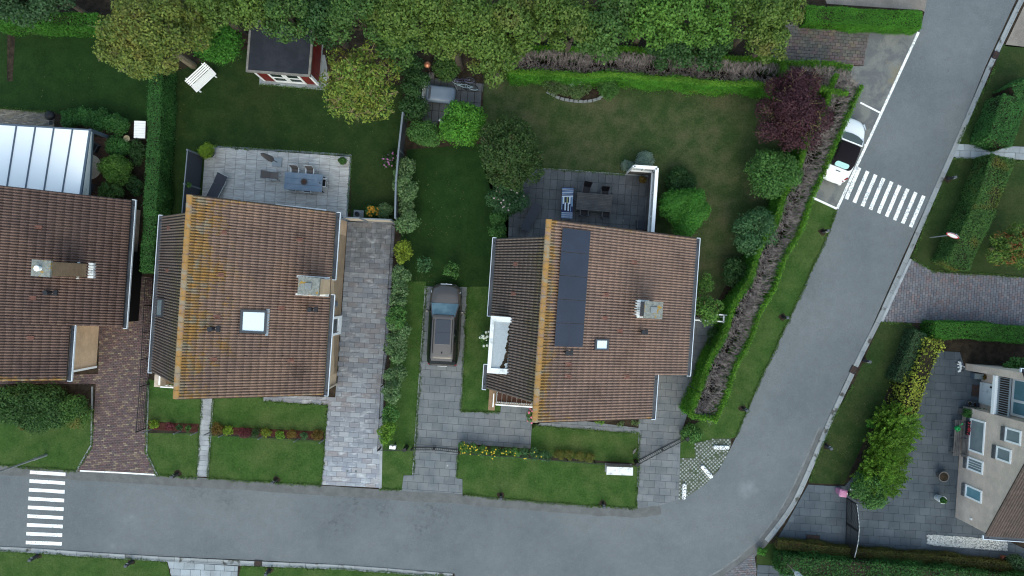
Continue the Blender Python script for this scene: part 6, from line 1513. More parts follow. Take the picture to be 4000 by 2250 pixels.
# ---- fences and gates
def fence(name, label, pts_px, h, posts, post_mat, parts, at_top=False, pw=.06, rail=None):
    P = [W(*p, h if at_top else 0) for p in pts_px]; P = [Vector((p.x, p.y, 0)) for p in P]; t = thing(name, label, 'fence', P[0])
    for q in posts: p = W(*q, h if at_top else 0); MB().box(p.x - pw / 2, p.x + pw / 2, p.y - pw / 2, p.y + pw / 2, 0, h + .03).build('post', post_mat, t, world=True)
    return P, t
P, t = fence('panel_fence', 'grey panel fence between the terrace garden and the shrub row', [(1573, 440), (1557, 582), (1546, 717), (1543, 850)], 1.8, [(1573, 440), (1557, 582), (1546, 717), (1543, 850)], M['grey_rail'], None, True, .09)
for a, c in zip(P[:-1], P[1:]):
    k = 9
    for i in range(k): z0 = .06 + i * 1.72 / k; MB().beam((a.x, a.y, z0 + .093), (c.x, c.y, z0 + .093), .035 + .01 * (i % 2), .182).build('board', M['fence_board'] if 'fence_board' in M else M['zinc'], t, world=True)
    MB().beam((a.x, a.y, 1.79), (c.x, c.y, 1.79), .10, .04).build('cap_rail', M['grey_rail'], t, world=True)
def panel_gate(name, label, a_px, b_px, h, frame, panel, cat='gate'):
    a, c = W(*a_px), W(*b_px); t = thing(name, label, cat, a); d = (c - a).normalized()
    MB().beam(a + Vector((0, 0, h / 2)) + d * .05, c + Vector((0, 0, h / 2)) - d * .05, .03, h - .14).build('panel', panel, t, world=True)
    for p in (a, c): MB().beam(p, p + Vector((0, 0, h)), .09, .07, up=(d.x, d.y, 0)).build('post', frame, t, world=True)
    for z in (h - .04, .06): MB().beam(a + Vector((0, 0, z)), c + Vector((0, 0, z)), .07, .08).build('rail', frame, t, world=True)
    return t
panel_gate('garden_gate', 'narrow cream gate leaf in a grey frame next to the house wall', (1368, 862), (1432, 864), 2.0, M['grey_rail'], M['cream_panel'] if 'cream_panel' in M else M['brick_cream'])
panel_gate('garden_gate', 'wide cream gate leaf between the grey driveway and the orange flowers', (1437, 864), (1545, 869), 1.75, M['grey_rail'], M['cream_panel'] if 'cream_panel' in M else M['brick_cream'])
def wire_fence(name, label, pts_px, h, nposts, wire=.10, mat='black', top=True, pw=.05, hw=.006, vert=True, at_top=False, post_px=None):
    P = [W(*p, h if at_top else 0) for p in pts_px]; P = [Vector((p.x, p.y, 0)) for p in P]; t = thing(name, label, 'fence', P[0]); m = M[mat]
    T = sum((c - a).length for a, c in zip(P[:-1], P[1:])); wires = MB()
    for a, c in zip(P[:-1], P[1:]):
        l = (c - a).length; d = (c - a) / l; k = max(1, round(nposts * l / T))
        if post_px is None:
            for i in range(k + (1 if c == P[-1] else 0)): p = a + d * (l * i / k); MB().box(p.x - pw / 2, p.x + pw / 2, p.y - pw / 2, p.y + pw / 2, 0, h + .02).build('post', m, t, world=True)
        if top: MB().beam(a + Vector((0, 0, h)), c + Vector((0, 0, h)), .03, .03).build('top_rail', m, t, world=True)
        for i in range(1, int(h / .2) + 1): wires.beam(a + Vector((0, 0, i * .2 - .1)), c + Vector((0, 0, i * .2 - .1)), hw * 2, hw * 2)
        if vert:
            for i in range(int(l / wire)): p = a + d * (i * wire); wires.beam(p + Vector((0, 0, .05)), p + Vector((0, 0, h)), hw * 1.6, hw * 1.6, up=(d.x, d.y, 0))
    if post_px:
        for q in post_px: p = W(*q); MB().box(p.x - pw / 2, p.x + pw / 2, p.y - pw / 2, p.y + pw / 2, 0, h + .02).build('post', m, t, world=True)
    wires.build('wire_mesh', M[mat + '_wire'] if mat + '_wire' in M else m, t, world=True, kind='stuff'); return t
M['green_wire'] = mk('green_wire', (.02, .035, .03), None, fine=.1, bump=0); M['green'] = M['grey_rail']
wire_fence('mesh_fence', 'black mesh fence along the right side of the grey paver driveway', [(1545, 885), (1515, 1370), (1502, 1500), (1489, 1744)], 1.2, 7, .12, hw=.004)
wire_fence('mesh_fence', 'black mesh fence leaning over the red brick driveway', [(606, 1090), (584, 1500), (570, 1673)], 1.15, 5, .10, hw=.007)
wire_fence('wire_fence', 'thin green wire fence with slanting grey posts left of the step path', [(592, 1676), (776, 1686)], 1.0, 3, .12, 'green', False, hw=.003, post_px=[(593, 1676), (709, 1682), (774, 1686)])
wire_fence('wire_fence', 'thin green wire fence with slanting grey posts along the long mulch bed', [(823, 1687), (1268, 1717)], 1.0, 3, .12, 'green', False, hw=.003, post_px=[(823, 1687), (880, 1694), (1031, 1702), (1168, 1712), (1265, 1717)])
wire_fence('low_fence', 'black low fence in front of the yellow flowering strip', [(1797, 1761), (2000, 1773), (2320, 1800), (2486, 1809)], .75, 6, .14, hw=.004)
wire_fence('low_fence', 'short black fence between the driveway corner and the first gate leaf', [(1489, 1748), (1612, 1750)], .75, 2, .14, hw=.004)
def bar_gate(name, label, a_px, b_px, h, nb, arch=0.0, loops=True, t=.022, knob=None, mat='black'):
    a, c = W(*a_px), W(*b_px); root = thing(name, label, 'gate', a); d = (c - a).normalized(); l = (c - a).length; m = M[mat]; up = (d.x, d.y, 0)
    hh = lambda s: h + arch * math.sin(math.pi * .5 * s)
    MB().beam(a + Vector((0, 0, .08)), c + Vector((0, 0, .08)), .035, .04).build('bottom_rail', m, root, world=True)
    b = MB(); k = 8
    for i in range(k): s0, s1 = i / k, (i + 1) / k; b.beam(a + d * l * s0 + Vector((0, 0, hh(s0))), a + d * l * s1 + Vector((0, 0, hh(s1))), .035, .04)
    b.build('top_rail', m, root, world=True)
    if arch: MB().beam(a + Vector((0, 0, h * .55)), c + Vector((0, 0, h * .55)), .03, .03).build('middle_rail', m, root, world=True)
    b = MB()
    for i in range(nb + 1): s = i / nb; p = a + d * l * s; b.beam(p + Vector((0, 0, .08)), p + Vector((0, 0, hh(s) + (.09 if knob else 0))), t, t, up=up)
    b.build('bars', m, root, world=True)
    if loops:
        b = MB()
        for i in range(0, nb - 1, 3):
            q = [a + d * l * ((i + .3 + 1.4 * j / 6) / nb) + Vector((0, 0, h + .10 * math.sin(math.pi * j / 6))) for j in range(7)]; b.path(q, .009, 4)
        b.build('loops', m, root, world=True)
    if knob:
        b = MB()
        for i in range(nb + 1): s = i / nb; p = a + d * l * s; b.ell((p.x, p.y, hh(s) + .11), (.024, .024, .03), 6, 4)
        b.build('knobs', M['white_dirty'], root, world=True)
    for p, s in ((a, 0), (c, 1)): MB().beam(p, p + Vector((0, 0, hh(s) + .05)), .05, .05, up=up).build('post', m, root, world=True)
    return root
bar_gate('gate_leaf', 'left black gate leaf across the slab driveway with the parked car', (1612, 1747), (1695, 1747), .72, 12)
bar_gate('gate_leaf', 'right black gate leaf across the slab driveway with the parked car', (1700, 1747), (1792, 1757), .72, 12)
bar_gate('gate_leaf', 'lower left black gate leaf slanting across the narrow slab path', (2489, 1801), (2579, 1752), .72, 13)
bar_gate('gate_leaf', 'upper right black gate leaf slanting across the narrow slab path', (2584, 1750), (2665, 1708), .72, 12)
bar_gate('iron_gate', 'upper leaf of the tall black gate across the paved court, by the pink bin', (3306, 1944), (3304, 2040), 1.2, 20, arch=.35, loops=False, knob=True, t=.030)
bar_gate('iron_gate', 'lower leaf of the tall black gate across the paved court, by the hedge', (3301, 2146), (3304, 2044), 1.1, 20, arch=.42, loops=False, knob=True, t=.030)
def gpost(px, py, h, label):
    p = W(px, py); t = thing('gate_post', label, 'post', p, R(20), 'black square gate posts'); MB().box(-.09, .09, -.09, .09, 0, h).build('post', M['black'], t); MB().box(-.10, .10, -.10, .10, h, h + .04).build('cap', M['black'], t)
gpost(1590, 1743, 1.0, 'black square post left of the driveway gate, right of the mailbox'); gpost(2480, 1800, .95, 'black square post at the lower left end of the slanting gate'); gpost(2672, 1703, .9, 'black square post at the upper right end of the slanting gate'); gpost(3312, 1925, 1.3, 'black post behind the pink bin at the tall court gate')
# mailbox and cabinet
p = W(1533, 1748, 1.1); q = W(1550, 1738); t = thing('mailbox', 'white flat topped mailbox on a dark post beside the driveway gate', 'mailbox', (p.x, p.y, 0), PHI)
MB().box(-.18, .18, -.10, .10, .82, 1.12).build('box', M['white'], t); MB().box(-.04, .04, -.03, .05, 0, .82).build('post', M['black'], t); MB().box(-.03, .05, .06, .12, 1.0, 1.14).build('bracket', M['dark_alu'], t)
p = W(2414, 1829); t = thing('utility_cabinet', 'pale grey utility cabinet on the front lawn beside the slanting gate', 'cabinet', (p.x, p.y, 0), R(-2))
MB().box(-.76, .76, -.20, .24, .05, .66).build('body', M['plastic_grey'], t); MB().box(-.79, .79, -.23, .25, .66, .72).build('lid', M['cab_lid'] if 'cab_lid' in M else M['lead'], t); MB().box(-.8, .8, -.22, .28, 0, .05).build('plinth', M['concrete'], t)
for x in (-.38, .38): MB().box(x - .36, x + .36, -.215, -.2, .1, .62).build('door', M['plastic_grey'], t)
# speckled bird on the front lawn
p = W(2476, 1760); t = thing('bird', 'grey speckled bird standing on the small lawn by the slanting gate', 'bird', (p.x, p.y, .02), R(58))
M['feather'] = mk('speckled_feathers', (.28, .27, .25), (.10, .09, .08), 22, lo=.45, hi=.55, fine=.2)
b = MB(); rg = []
for x, z, r in ((-.20, .17, .012), (-.13, .15, .04), (-.05, .14, .07), (.04, .15, .072), (.10, .18, .05), (.14, .23, .03), (.17, .265, .034), (.205, .265, .022), (.23, .255, .008)):
    rg.append([(x, r * math.cos(6.283 * k / 10), z + r * 1.05 * math.sin(6.283 * k / 10)) for k in range(10)])
b.loft(rg)
for s in (-.025, .025): b.tube((.02, s, .09), (.03, s, 0), .006, n=5); b.box(.02, .06, s - .012, s + .012, 0, .008)
b.build('body', M['feather'], t, smooth=True)

# ---- dark terrace of the corner house
M['slat_wood'] = mk('grey_brown_slats', (.115, .108, .104), (.085, .08, .08), 3, fine=.2, fs=18, rnd=.10)
p = W(2321, 790, .75); t = thing('garden_table', 'grey slatted garden table on the dark terrace', 'table', (p.x, p.y, .04), R(-4.5))
for i in range(11): MB().box(-1.06, 1.06, -.515 + i * .0945, -.515 + i * .0945 + .083, .72, .745).build('slat', M['slat_wood'], t)
for x in (-.95, .95):
    for y in (-.43, .43): MB().box(x - .035, x + .035, y - .035, y + .035, 0, .72).build('leg', M['blackish'], t)
MB().box(-1.0, 1.0, -.46, .46, .66, .715).build('frame', M['blackish'], t)
g_ = 'black chairs round the slatted table'
folding_chair('garden_chair', 'black chair pulled askew at the upper left of the slatted table', 2286, 748, R(167), M['dark_alu'], M['blackish'], g_, tilt=.22)
folding_chair('garden_chair', 'black chair at the upper right of the slatted table', 2357, 765, R(176), M['dark_alu'], M['blackish'], g_, tilt=.2)
folding_chair('garden_chair', 'black chair at the lower left of the slatted table', 2278, 829, R(-3), M['dark_alu'], M['blackish'], g_, tilt=.1)
folding_chair('garden_chair', 'black chair at the lower right of the slatted table', 2362, 836, R(-3), M['dark_alu'], M['blackish'], g_, tilt=.1)
folding_chair('garden_chair', 'black chair by the house wall in the lower right corner of the dark terrace', 2497, 880, R(0), M['dark_alu'], M['charcoal'], None, tilt=.1)
lounger('sun_lounger', 'charcoal lounger lying slantwise on the dark terrace', 2074, 848, R(152.5), 1.78, .52, M['dark_alu'], M['charcoal'], head=.55, rise=.16, z0=.04)
tl = lounger('sun_lounger', 'lounger hidden under a striped towel beside the slatted table', 2216, 793, R(-2), 1.80, .66, M['blackish'], M['blackish'], head=.5, rise=.08, z0=.04)
p = W(2216, 793, .40); t = thing('striped_towel', 'towel with blue, white and yellow stripes spread over a lounger', 'towel', (p.x, p.y, 0.04), R(-2))
M['t_blue'] = petal('towel_navy', (.018, .032, .11)); M['t_white'] = petal('towel_white', (.62, .70, .78)); M['t_sky'] = petal('towel_sky', (.28, .42, .62)); M['t_yel'] = petal('towel_yellow', (.42, .42, .16)); M['t_dark'] = petal('towel_dark', (.012, .016, .03))
MB().box(-.345, .345, -.93, .42, .365, .378).build('cloth', M['t_blue'], t)
MB().hexa([(-.345, .43, .38), (.345, .43, .38), (.345, .92, .45), (-.345, .92, .45), (-.345, .43, .395), (.345, .43, .395), (.345, .92, .465), (-.345, .92, .465)]).build('cloth', M['t_blue'], t)
for i, (x0, x1, y0, y1, k) in enumerate([(-.28, -.21, -.05, .40, 't_white'), (.10, .19, -.05, .42, 't_white'), (-.05, .02, .0, .42, 't_yel'), (-.16, -.08, -.45, .02, 't_white'), (.03, .10, -.48, .02, 't_white'), (.24, .33, -.20, .36, 't_sky'), (-.34, -.30, -.4, .35, 't_sky'), (.20, .23, -.5, -.1, 't_sky'), (-.27, -.20, -.48, -.1, 't_dark'), (-.20, -.17, .0, .42, 't_yel'), (.11, .18, -.5, -.1, 't_dark'), (-.06, .01, -.5, -.02, 't_dark'), (.025, .09, .04, .42, 't_dark')]):
    MB().box(x0, x1, y0, y1, .377, .381).build('stripe', M[k], t)
for i in range(6): MB().box(-.335, .335, -.92 + i * .062, -.892 + i * .062, .377, .381).build('stripe', M['t_white' if i % 2 else 't_sky'], t)
for i in range(6):
    y = .46 + i * .075; z = .395 + (y - .43) / .49 * .07; MB().hexa([(-.335, y, z), (.335, y, z), (.335, y + .03, z + .005), (-.335, y + .03, z + .005), (-.335, y, z + .004), (.335, y, z + .004), (.335, y + .03, z + .009), (-.335, y + .03, z + .009)]).build('stripe', M['t_white' if i % 2 == 0 else 't_sky'], t)
MB().box(-.34, .34, .36, .42, .378, .383).build('stripe', M['t_white'], t)
pot('plant_pot', 'dark round pot with withered plant inside the corner of the white screen wall', 2507, 703, .23, .35, M['pot_grey'], 'rusty', .15)
# white framed screen wall
def screen_leg(t, a, c, ends):
    d = (c - a).normalized(); l = (c - a).length; n = max(2, round(l / 1.5)); u = lambda z: Vector((0, 0, z))
    MB().beam(a + u(.55), c + u(.55), .13, 1.10).build('low_wall', M['brown_wall'] if 'brown_wall' in M else M['wood_grey'], t, world=True)
    MB().beam(a + u(2.22), c + u(2.22), .19, .16).build('top_rail', M['white'], t, world=True); MB().beam(a + u(1.15), c + u(1.15), .19, .10).build('bottom_rail', M['white'], t, world=True)
    for i in range(n + 1):
        p = a + d * l * i / n
        MB().beam(p + u(1.2), p + u(2.14), .11, .11, up=(d.x, d.y, 0)).build('post', M['white'], t, world=True)
        if i < n: MB().beam(p + d * .06 + u(1.67), p + d * (l / n - .06) + u(1.67), .02, .94).build('pane', M['glass_pale'], t, world=True)
t = thing('screen_wall', 'white framed glass screen wall bent round the corner of the dark terrace', 'screen wall', W(2540, 690))
c0 = W(2477, 650, 2.3); c1 = W(2567, 656, 2.3); c2_ = W(2548, 935, 2.3); fl = lambda v: Vector((v.x, v.y, 0))
screen_leg(t, fl(c0), fl(c1), 0); screen_leg(t, fl(c1), fl(c2_), 0)
MB().beam((c0.x, c0.y, 0), (c0.x, c0.y, 2.3), .16, .10).build('post', M['white'], t, world=True)
# rough pergola posts behind the small tree
t = thing('trellis', 'weathered white trellis bars between the small tree and the hedge', 'trellis', W(2815, 1250))
for q in (((2790, 1228), (2850, 1232)), ((2712, 1250), (2850, 1258)), ((2828, 1228), (2826, 1262))): a, c = W(*q[0], 1.9), W(*q[1], 1.9); MB().beam(a, c, .07, .07).build('bar', M['white_dirty'], t, world=True)
for q in ((2824, 1240), (2722, 1252)): p = W(*q, 1.0); MB().beam((p.x, p.y, 0), (p.x, p.y, 1.9), .06, .06).build('post', M['white_dirty'], t, world=True)

# ---- small patio: roof box on a bench, bicycles, copper globe
p = W(1655, 362, .45); t = thing('garden_bench', 'slatted pale bench carrying the grey roof box', 'bench', (p.x, p.y, .03), R(-94))
for i in range(4): z = .50 + i * .10; MB().box(-.66, .66, -.20 - i * .035, -.17 - i * .035, z, z + .07).build('back_slat', M['lead'], t)
for i in range(5): MB().box(-.66, .66, -.10 + i * .09, -.04 + i * .09, .40, .425).build('seat_slat', M['lead'], t)
for x in (-.55, .55):
    for y in (-.12, .28): MB().box(x - .03, x + .03, y - .03, y + .03, 0, .40).build('leg', M['wood_grey'], t)
    MB().beam((x, -.12, .4), (x, -.30, .95), .05, .04).build('back_post', M['wood_grey'], t)
p = W(1719, 365, .85); t = thing('roof_box', 'grey blue car roof box lying on the slatted bench', 'roof box', (p.x, p.y, .45), R(-6))
M['box_blue'] = mk('grey_blue_shell', (.15, .20, .27), (.20, .25, .32), .9, fine=.05, rough=.35, spec=.5, bump=0)
def rrect(w, h, r, n=4):
    out = []
    for cx, cy, a0 in ((w - r, h - r, 0), (-w + r, h - r, 90), (-w + r, -h + r, 180), (w - r, -h + r, 270)):
        for k in range(n + 1): a = R(a0 + 90 * k / n); out.append((cx + r * math.cos(a), cy + r * math.sin(a)))
    return out
b = MB(); b.loft([[(x, y, z) for x, y in rrect(w, h, r)] for w, h, r, z in ((.80, .42, .2, 0), (.88, .50, .26, .06), (.89, .51, .26, .14))]); b.build('lower_shell', M['zinc'], t, smooth=False)
b = MB(); b.loft([[(x + sx, y, z) for x, y in rrect(w, h, r)] for w, h, r, z, sx in ((.90, .52, .26, .145, 0), (.885, .50, .26, .24, 0), (.82, .44, .26, .34, 0), (.74, .36, .22, .385, .01), (.5, .2, .15, .395, .02))]); b.build('lid', M['box_blue'], t, smooth=True)
b = MB(); b.box(-.70, -.56, -.36, .36, .36, .398); b.build('end_panel', M['zinc'], t)
def bicycle(label, px, py, rz, lean, frame, tyre, size=1.0):
    p = W(px, py); t = thing('bicycle', label, 'bicycle', (p.x, p.y, .03), rz, 'bicycles lying by the small patio'); t.rotation_euler = (lean, 0, rz); r = .30 * size; L_ = .50 * size
    for x in (-L_, L_):
        b = MB(); n = 20
        ring = [(x + r * math.cos(6.283 * k / n), 0, r + r * math.sin(6.283 * k / n)) for k in range(n + 1)]; b.path(ring, .022, 6); o = b.build('wheel', tyre, t)
        b = MB()
        for k in range(8): b.tube((x, 0, r), (x + r * math.cos(.785 * k), 0, r + r * math.sin(.785 * k)), .005, n=3)
        b.tube((x, -.05, r), (x, .05, r), .025); b.build('spokes', M['galv'], o)
        b = MB(); b.path([(x + (r + .03) * math.cos(R(a)), 0, r + (r + .03) * math.sin(R(a))) for a in range(20, 171, 25)], .02, 5); b.build('mudguard', frame, t)
    b = MB(); bb = (-.02, 0, r * .95); st_ = (-.16 * size, 0, .72 * size); hd = (L_ - .14, 0, .74 * size)
    for a, c in ((bb, st_), (bb, hd), (st_, (hd[0] - .02, 0, hd[2] - .06)), ((-L_, 0, r), bb), ((-L_, 0, r), st_), (hd, (L_, 0, r))): b.tube(a, c, .020, n=6)
    b.build('frame', frame, t)
    b = MB(); b.path([(hd[0] - .12, -.27, hd[2] + .16), (hd[0] - .02, -.12, hd[2] + .14), (hd[0] - .02, .12, hd[2] + .14), (hd[0] - .12, .27, hd[2] + .16)], .014, 5); b.tube(hd, (hd[0] - .02, 0, hd[2] + .14), .014); b.build('handlebar', M['galv'], t)
    b = MB(); b.loft([[(x, y * k, z) for x, y, z in ((-.30 * size, -.08, .80 * size), (-.30 * size, .08, .80 * size), (-.30 * size, .07, .84 * size), (-.30 * size, -.07, .84 * size))] for k in (1,)] + [[(-.04, y * .4, z) for y, z in ((-.08, .81 * size), (.08, .81 * size), (.07, .83 * size), (-.07, .83 * size))]]); b.build('saddle', M['black'], t)
    b = MB(); b.tube((-.02, -.10, r * .95), (-.02, .10, r * .95), .012); b.box(.05, .13, .09, .16, r * .95 - .1, r * .95 - .08); b.box(-.15, -.07, -.16, -.09, r * .95 + .08, r * .95 + .1); b.build('pedals', M['black'], t)
M['bike_violet'] = mk('violet_frame', (.16, .14, .24), None, fine=0, rough=.4, bump=0); M['bike_white'] = mk('white_blue_frame', (.50, .62, .66), None, fine=0, rough=.4, bump=0); M['tyre'] = mk('tyre', (.02, .03, .035), None, fine=.1, bump=0); M['tyre_grey'] = mk('grey_tyre', (.11, .11, .12), None, fine=.1, bump=0)
bicycle('violet bicycle leaning under the branches behind the other bicycle', 1805, 300, R(172), R(-42), M['bike_violet'], M['tyre_grey'])
bicycle('white and turquoise bicycle leaning at the edge of the small patio', 1822, 322, R(160), R(-42), M['bike_white'], M['tyre'])
p = W(1687, 299); t = thing('garden_lamp', 'copper globe on a thin rod set in a stone block', 'garden ornament', (p.x, p.y, 0))
M['copper'] = mk('copper', (.55, .22, .12), (.35, .14, .08), 6, fine=.15, rough=.35, metal=.5, bump=0)
MB().box(-.17, .17, -.17, .17, 0, .30, rot2(R(-8))).build('block', M['wood_grey'], t); MB().tube((0, 0, .3), (0, 0, 2.15), .025, n=6).build('rod', M['rust'], t); b = MB(); b.ell((0, 0, 2.28), (.19, .19, .17), 16, 10); b.build('globe', M['copper'], t, smooth=True)
p = W(1722, 471, .3); t = thing('bottle', 'white bottle lying at the lower edge of the small patio', 'bottle', (p.x, p.y, .04), R(-40)); b = MB(); b.tube((-.16, 0, .07), (.10, 0, .07), .065, .065, 12); b.tube((.10, 0, .07), (.2, 0, .07), .06, .025, 12); b.build('bottle', M['white'], t)

# ---- roadside bollards, lamp posts, sign
bols = [(3212, 905, 'on the verge between the hedge and the side street, upper one'), (3057, 1239, 'on the verge between the hedge and the side street, middle one'), (2901, 1595, 'on the verge between the hedge and the side street, lower one'), (2354, 1966, 'at the edge of the front lawn below the utility cabinet'), (1957, 1934, 'at the edge of the front lawn right of the slab driveway'), (1080, 1873, 'at the edge of the front lawn left of the grey paver driveway'), (695, 1850, 'at the edge of the small front lawn left of the step path'), (150, 2169, 'on the bottom verge below the left zebra crossing'), (518, 2191, 'on the bottom verge left of the light slab path'), (1055, 2224, 'on the bottom verge right of the drain grate'), (3372, 1408, 'on the right verge above the drain grate'), (3224, 1741, 'on the right verge beside the feathery conifers'), (3700, 700, 'on the right verge across from the right zebra crossing')]
bp = None
M['bollard'] = mk('dark_bollard', (.022, .024, .028), (.035, .036, .04), 5, fine=.2, rough=.7); M['bol_top'] = mk('bollard_top', (.10, .11, .125), None, fine=.15)
def bollard(px, py, lab):
    global bp
    p = W(px, py)
    if bp is None:
        bp = thing('roadside_bollard', '', 'bollard', (0, 0, 0), 0, 'dark bollards along the verges')
        MB().prism([(x, y) for x, y in rrect(.08, .08, .02, 2)], 0, .78).build('post', M['bollard'], bp); b = MB(); b.loft([[(x * k, y * k, z) for x, y in rrect(.083, .083, .02, 2)] for k, z in ((1, .78), (1, .84), (.7, .87))]); b.build('cap', M['bol_top'], bp)
        MB().box(-.06, .06, .078, .086, .6, .68).build('reflector', M['white_dirty'], bp); MB().box(-.06, .06, -.086, -.078, .6, .68).build('reflector', M['white_dirty'], bp)
        note_kids(bp); o = bp
    else: o = copy_tree(bp)
    o.location = (p.x, p.y, 0); o.rotation_euler = (0, 0, random.uniform(-.4, .4)); o['label'] = 'dark bollard ' + lab
    b = MB(); n = 14; b.add([(p.x + (.24 + random.uniform(-.07, .07)) * math.cos(6.283 * k / n), p.y + (.2 + random.uniform(-.06, .06)) * math.sin(6.283 * k / n), .019) for k in range(n)], [tuple(range(n))]); s_ = b.build('soil', M['soil']); s_['kind'] = 'structure'
for q in bols: bollard(*q)
p = W(181, 1777); t = thing('street_lamp', 'pale street lamp pole leaning out of the left edge of the picture', 'street lamp', p)
MB().tube((0, 0, 0), (0, 0, 6.0), .065, .04, 10).build('pole', M['galv'], t); MB().tube((0, 0, 0), (0, 0, 1.1), .085, .08, 10).build('door_section', M['galv'], t); b = MB(); b.loft([[(x, y, z) for x, y in rrect(w, .09, .05, 2)] for w, z in ((.18, 6.0), (.22, 6.06), (.14, 6.14))]); b.build('lamp_head', M['plastic_grey'], t)
p = W(3040, 2168); t = thing('street_lamp', 'white headed lamp post rising out of the hedge at the bottom edge', 'street lamp', p)
MB().tube((0, 0, 0), (0, 0, 2.3), .035, .035, 8).build('pole', M['bark_pale'], t); MB().tube((0, 0, 2.3), (0, 0, 2.75), .06, .06, 10).build('collar', M['galv'], t); b = MB(); b.lathe([(.13, 2.75), (.15, 2.85), (.15, 3.6), (.12, 3.75), (.02, 3.8)], 16); b.build('lamp_head', M['white_worn'] if 'white_worn' in M else M['lead'], t)
p = W(3632, 928); t = thing('speed_sign', 'round red and white speed limit sign reading 30 on a pole', 'road sign', p, 0)
MB().tube((0, 0, 0), (0, 0, 2.62), .032, .032, 10).build('pole', M['galv'], t)
sx = Vector((.857, -.515, 0)); sn = Vector((-.515, -.857, 0)); sc = Vector((0, 0, 2.28)) + sn * .06
def disc(b, r0, r1, off, m=0):
    n = 32
    if r0 == 0: b.add([sc + sn * off + sx * r1 * math.cos(6.283 * k / n) + Vector((0, 0, 1)) * r1 * math.sin(6.283 * k / n) for k in range(n)], [tuple(range(n))], m)
    else:
        vs = [sc + sn * off + sx * r * math.cos(6.283 * k / n) + Vector((0, 0, 1)) * r * math.sin(6.283 * k / n) for r in (r0, r1) for k in range(n)]; b.add(vs, [(k, (k + 1) % n, n + (k + 1) % n, n + k) for k in range(n)], m)
M['sign_red'] = petal('sign_red', (.55, .03, .03)); M['sign_white'] = petal('sign_white', (.82, .84, .86)); M['sign_black'] = petal('sign_black', (.012, .012, .014))
b = MB(); n = 32; b.loft([[sc + sn * o + sx * .36 * math.cos(6.283 * k / n) + Vector((0, 0, 1)) * .36 * math.sin(6.283 * k / n) for k in range(n)] for o in (-.03, .0)]); b.build('backing', M['galv'], t)
b = MB(); disc(b, 0, .355, .004); b.build('plate', M['sign_white'], t); b = MB(); disc(b, .285, .355, .008); b.build('red_ring', M['sign_red'], t)
fc = bpy.data.curves.new('digits', 'FONT'); fc.body = '30'; fc.size = .40; fc.align_x = 'CENTER'; fc.align_y = 'CENTER'; fc.extrude = .002; fc.offset = .010; fo = bpy.data.objects.new('digits', fc); COL.objects.link(fo); fo.parent = t; fc.materials.append(M['sign_black'])
FM = Matrix(((sx.x, 0, sn.x, (sc + sn * .012).x), (sx.y, 0, sn.y, (sc + sn * .012).y), (0, 1, 0, sc.z), (0, 0, 0, 1)))
dg = bpy.context.evaluated_depsgraph_get(); dme = bpy.data.meshes.new_from_object(fo.evaluated_get(dg)); bpy.data.objects.remove(fo)
fo = bpy.data.objects.new('digits', dme); COL.objects.link(fo); fo.parent = t; FL, FR, _s = (wm(t).inverted() @ FM).decompose(); fo.location = FL; fo.rotation_euler = FR.to_euler()

# ---- things in the paved court
M['pink'] = mk('pink_plastic', (.50, .20, .34), (.56, .26, .40), 3, fine=.08, rough=.5, bump=0)
p = W(3273, 1914); t = thing('pink_bin', 'pink plastic bin beside the tall black gate', 'bin', (p.x, p.y, .035), R(-8))
b = MB(); b.loft([[(x, y, z) for x, y in rrect(w, w * .95, .06, 3)] for w, z in ((.17, 0), (.21, .62))]); b.build('body', M['pink'], t); b = MB(); b.loft([[(x, y, z) for x, y in rrect(w, w * .95, .07, 3)] for w, z in ((.235, .62), (.235, .68), (.16, .74))]); b.build('lid', M['pink'], t); MB().box(.19, .27, -.06, .06, .62, .66).build('handle', M['lead'], t)
p = W(3722, 1704); t = thing('garden_bench', 'weathered slatted bench under the big window carrying a green watering can', 'bench', (p.x, p.y, .035), R(-94))
for i in range(4): MB().box(-1.08, 1.08, -.22 + i * .105, -.135 + i * .105, .42, .45).build('seat_slat', M['wood_grey'], t)
for i in range(4): MB().box(-1.08, 1.08, .24 + i * .028, .275 + i * .028, .50 + i * .10, .58 + i * .10).build('back_slat', M['wood_grey'], t)
for x in (-.95, 0, .95):
    for y in (-.16, .18): MB().box(x - .035, x + .035, y - .03, y + .03, 0, .42).build('leg', M['wood_grey'], t)
    MB().beam((x, .18, .42), (x, .32, .9), .06, .05).build('back_post', M['wood_grey'], t)
M['can'] = mk('green_plastic', (.02, .36, .09), None, fine=.05, rough=.4, bump=0); zc = .035 + .45
p = W(3736, 1672, zc); t = thing('watering_can', 'bright green watering can on the weathered bench', 'watering can', (p.x, p.y, zc), R(60))
MB().lathe([(.13, 0), (.14, .03), (.13, .22), (.09, .26), (.06, .26), (.055, .2)], 18).build('body', M['can'], t); MB().tube((.11, 0, .05), (.34, 0, .27), .022, .016, 8).build('spout', M['can'], t); MB().lathe([(.018, .26), (.05, .30), (0, .305)], 10, (.35, 0, 0), close=False).build('rose', M['can'], t); b = MB(); b.path([(-.12, 0, .06), (-.22, 0, .16), (-.16, 0, .30), (.0, 0, .33), (.06, 0, .26)], .014, 6); b.build('handle', M['can'], t)
p = W(3786, 1672, .9); t = thing('window_box', 'window box with red flowers under the big window', 'window box', (p.x - .05, p.y, .78), R(-94)); MB().box(-.42, .42, -.10, .10, 0, .16).build('box', M['blackish'], t); b = MB()
for i in range(26): b.ell((random.uniform(-.40, .40), random.uniform(-.10, .10), .19 + random.uniform(0, .05)), (.032, .032, .025), 6, 4)
b.build('flowers', F['red'], t, kind='stuff')
pot('tub', 'big dark wooden tub of soil standing near the house wall', 3686, 1862, .30, .45, M['wood_grey'], None, cat='tub')
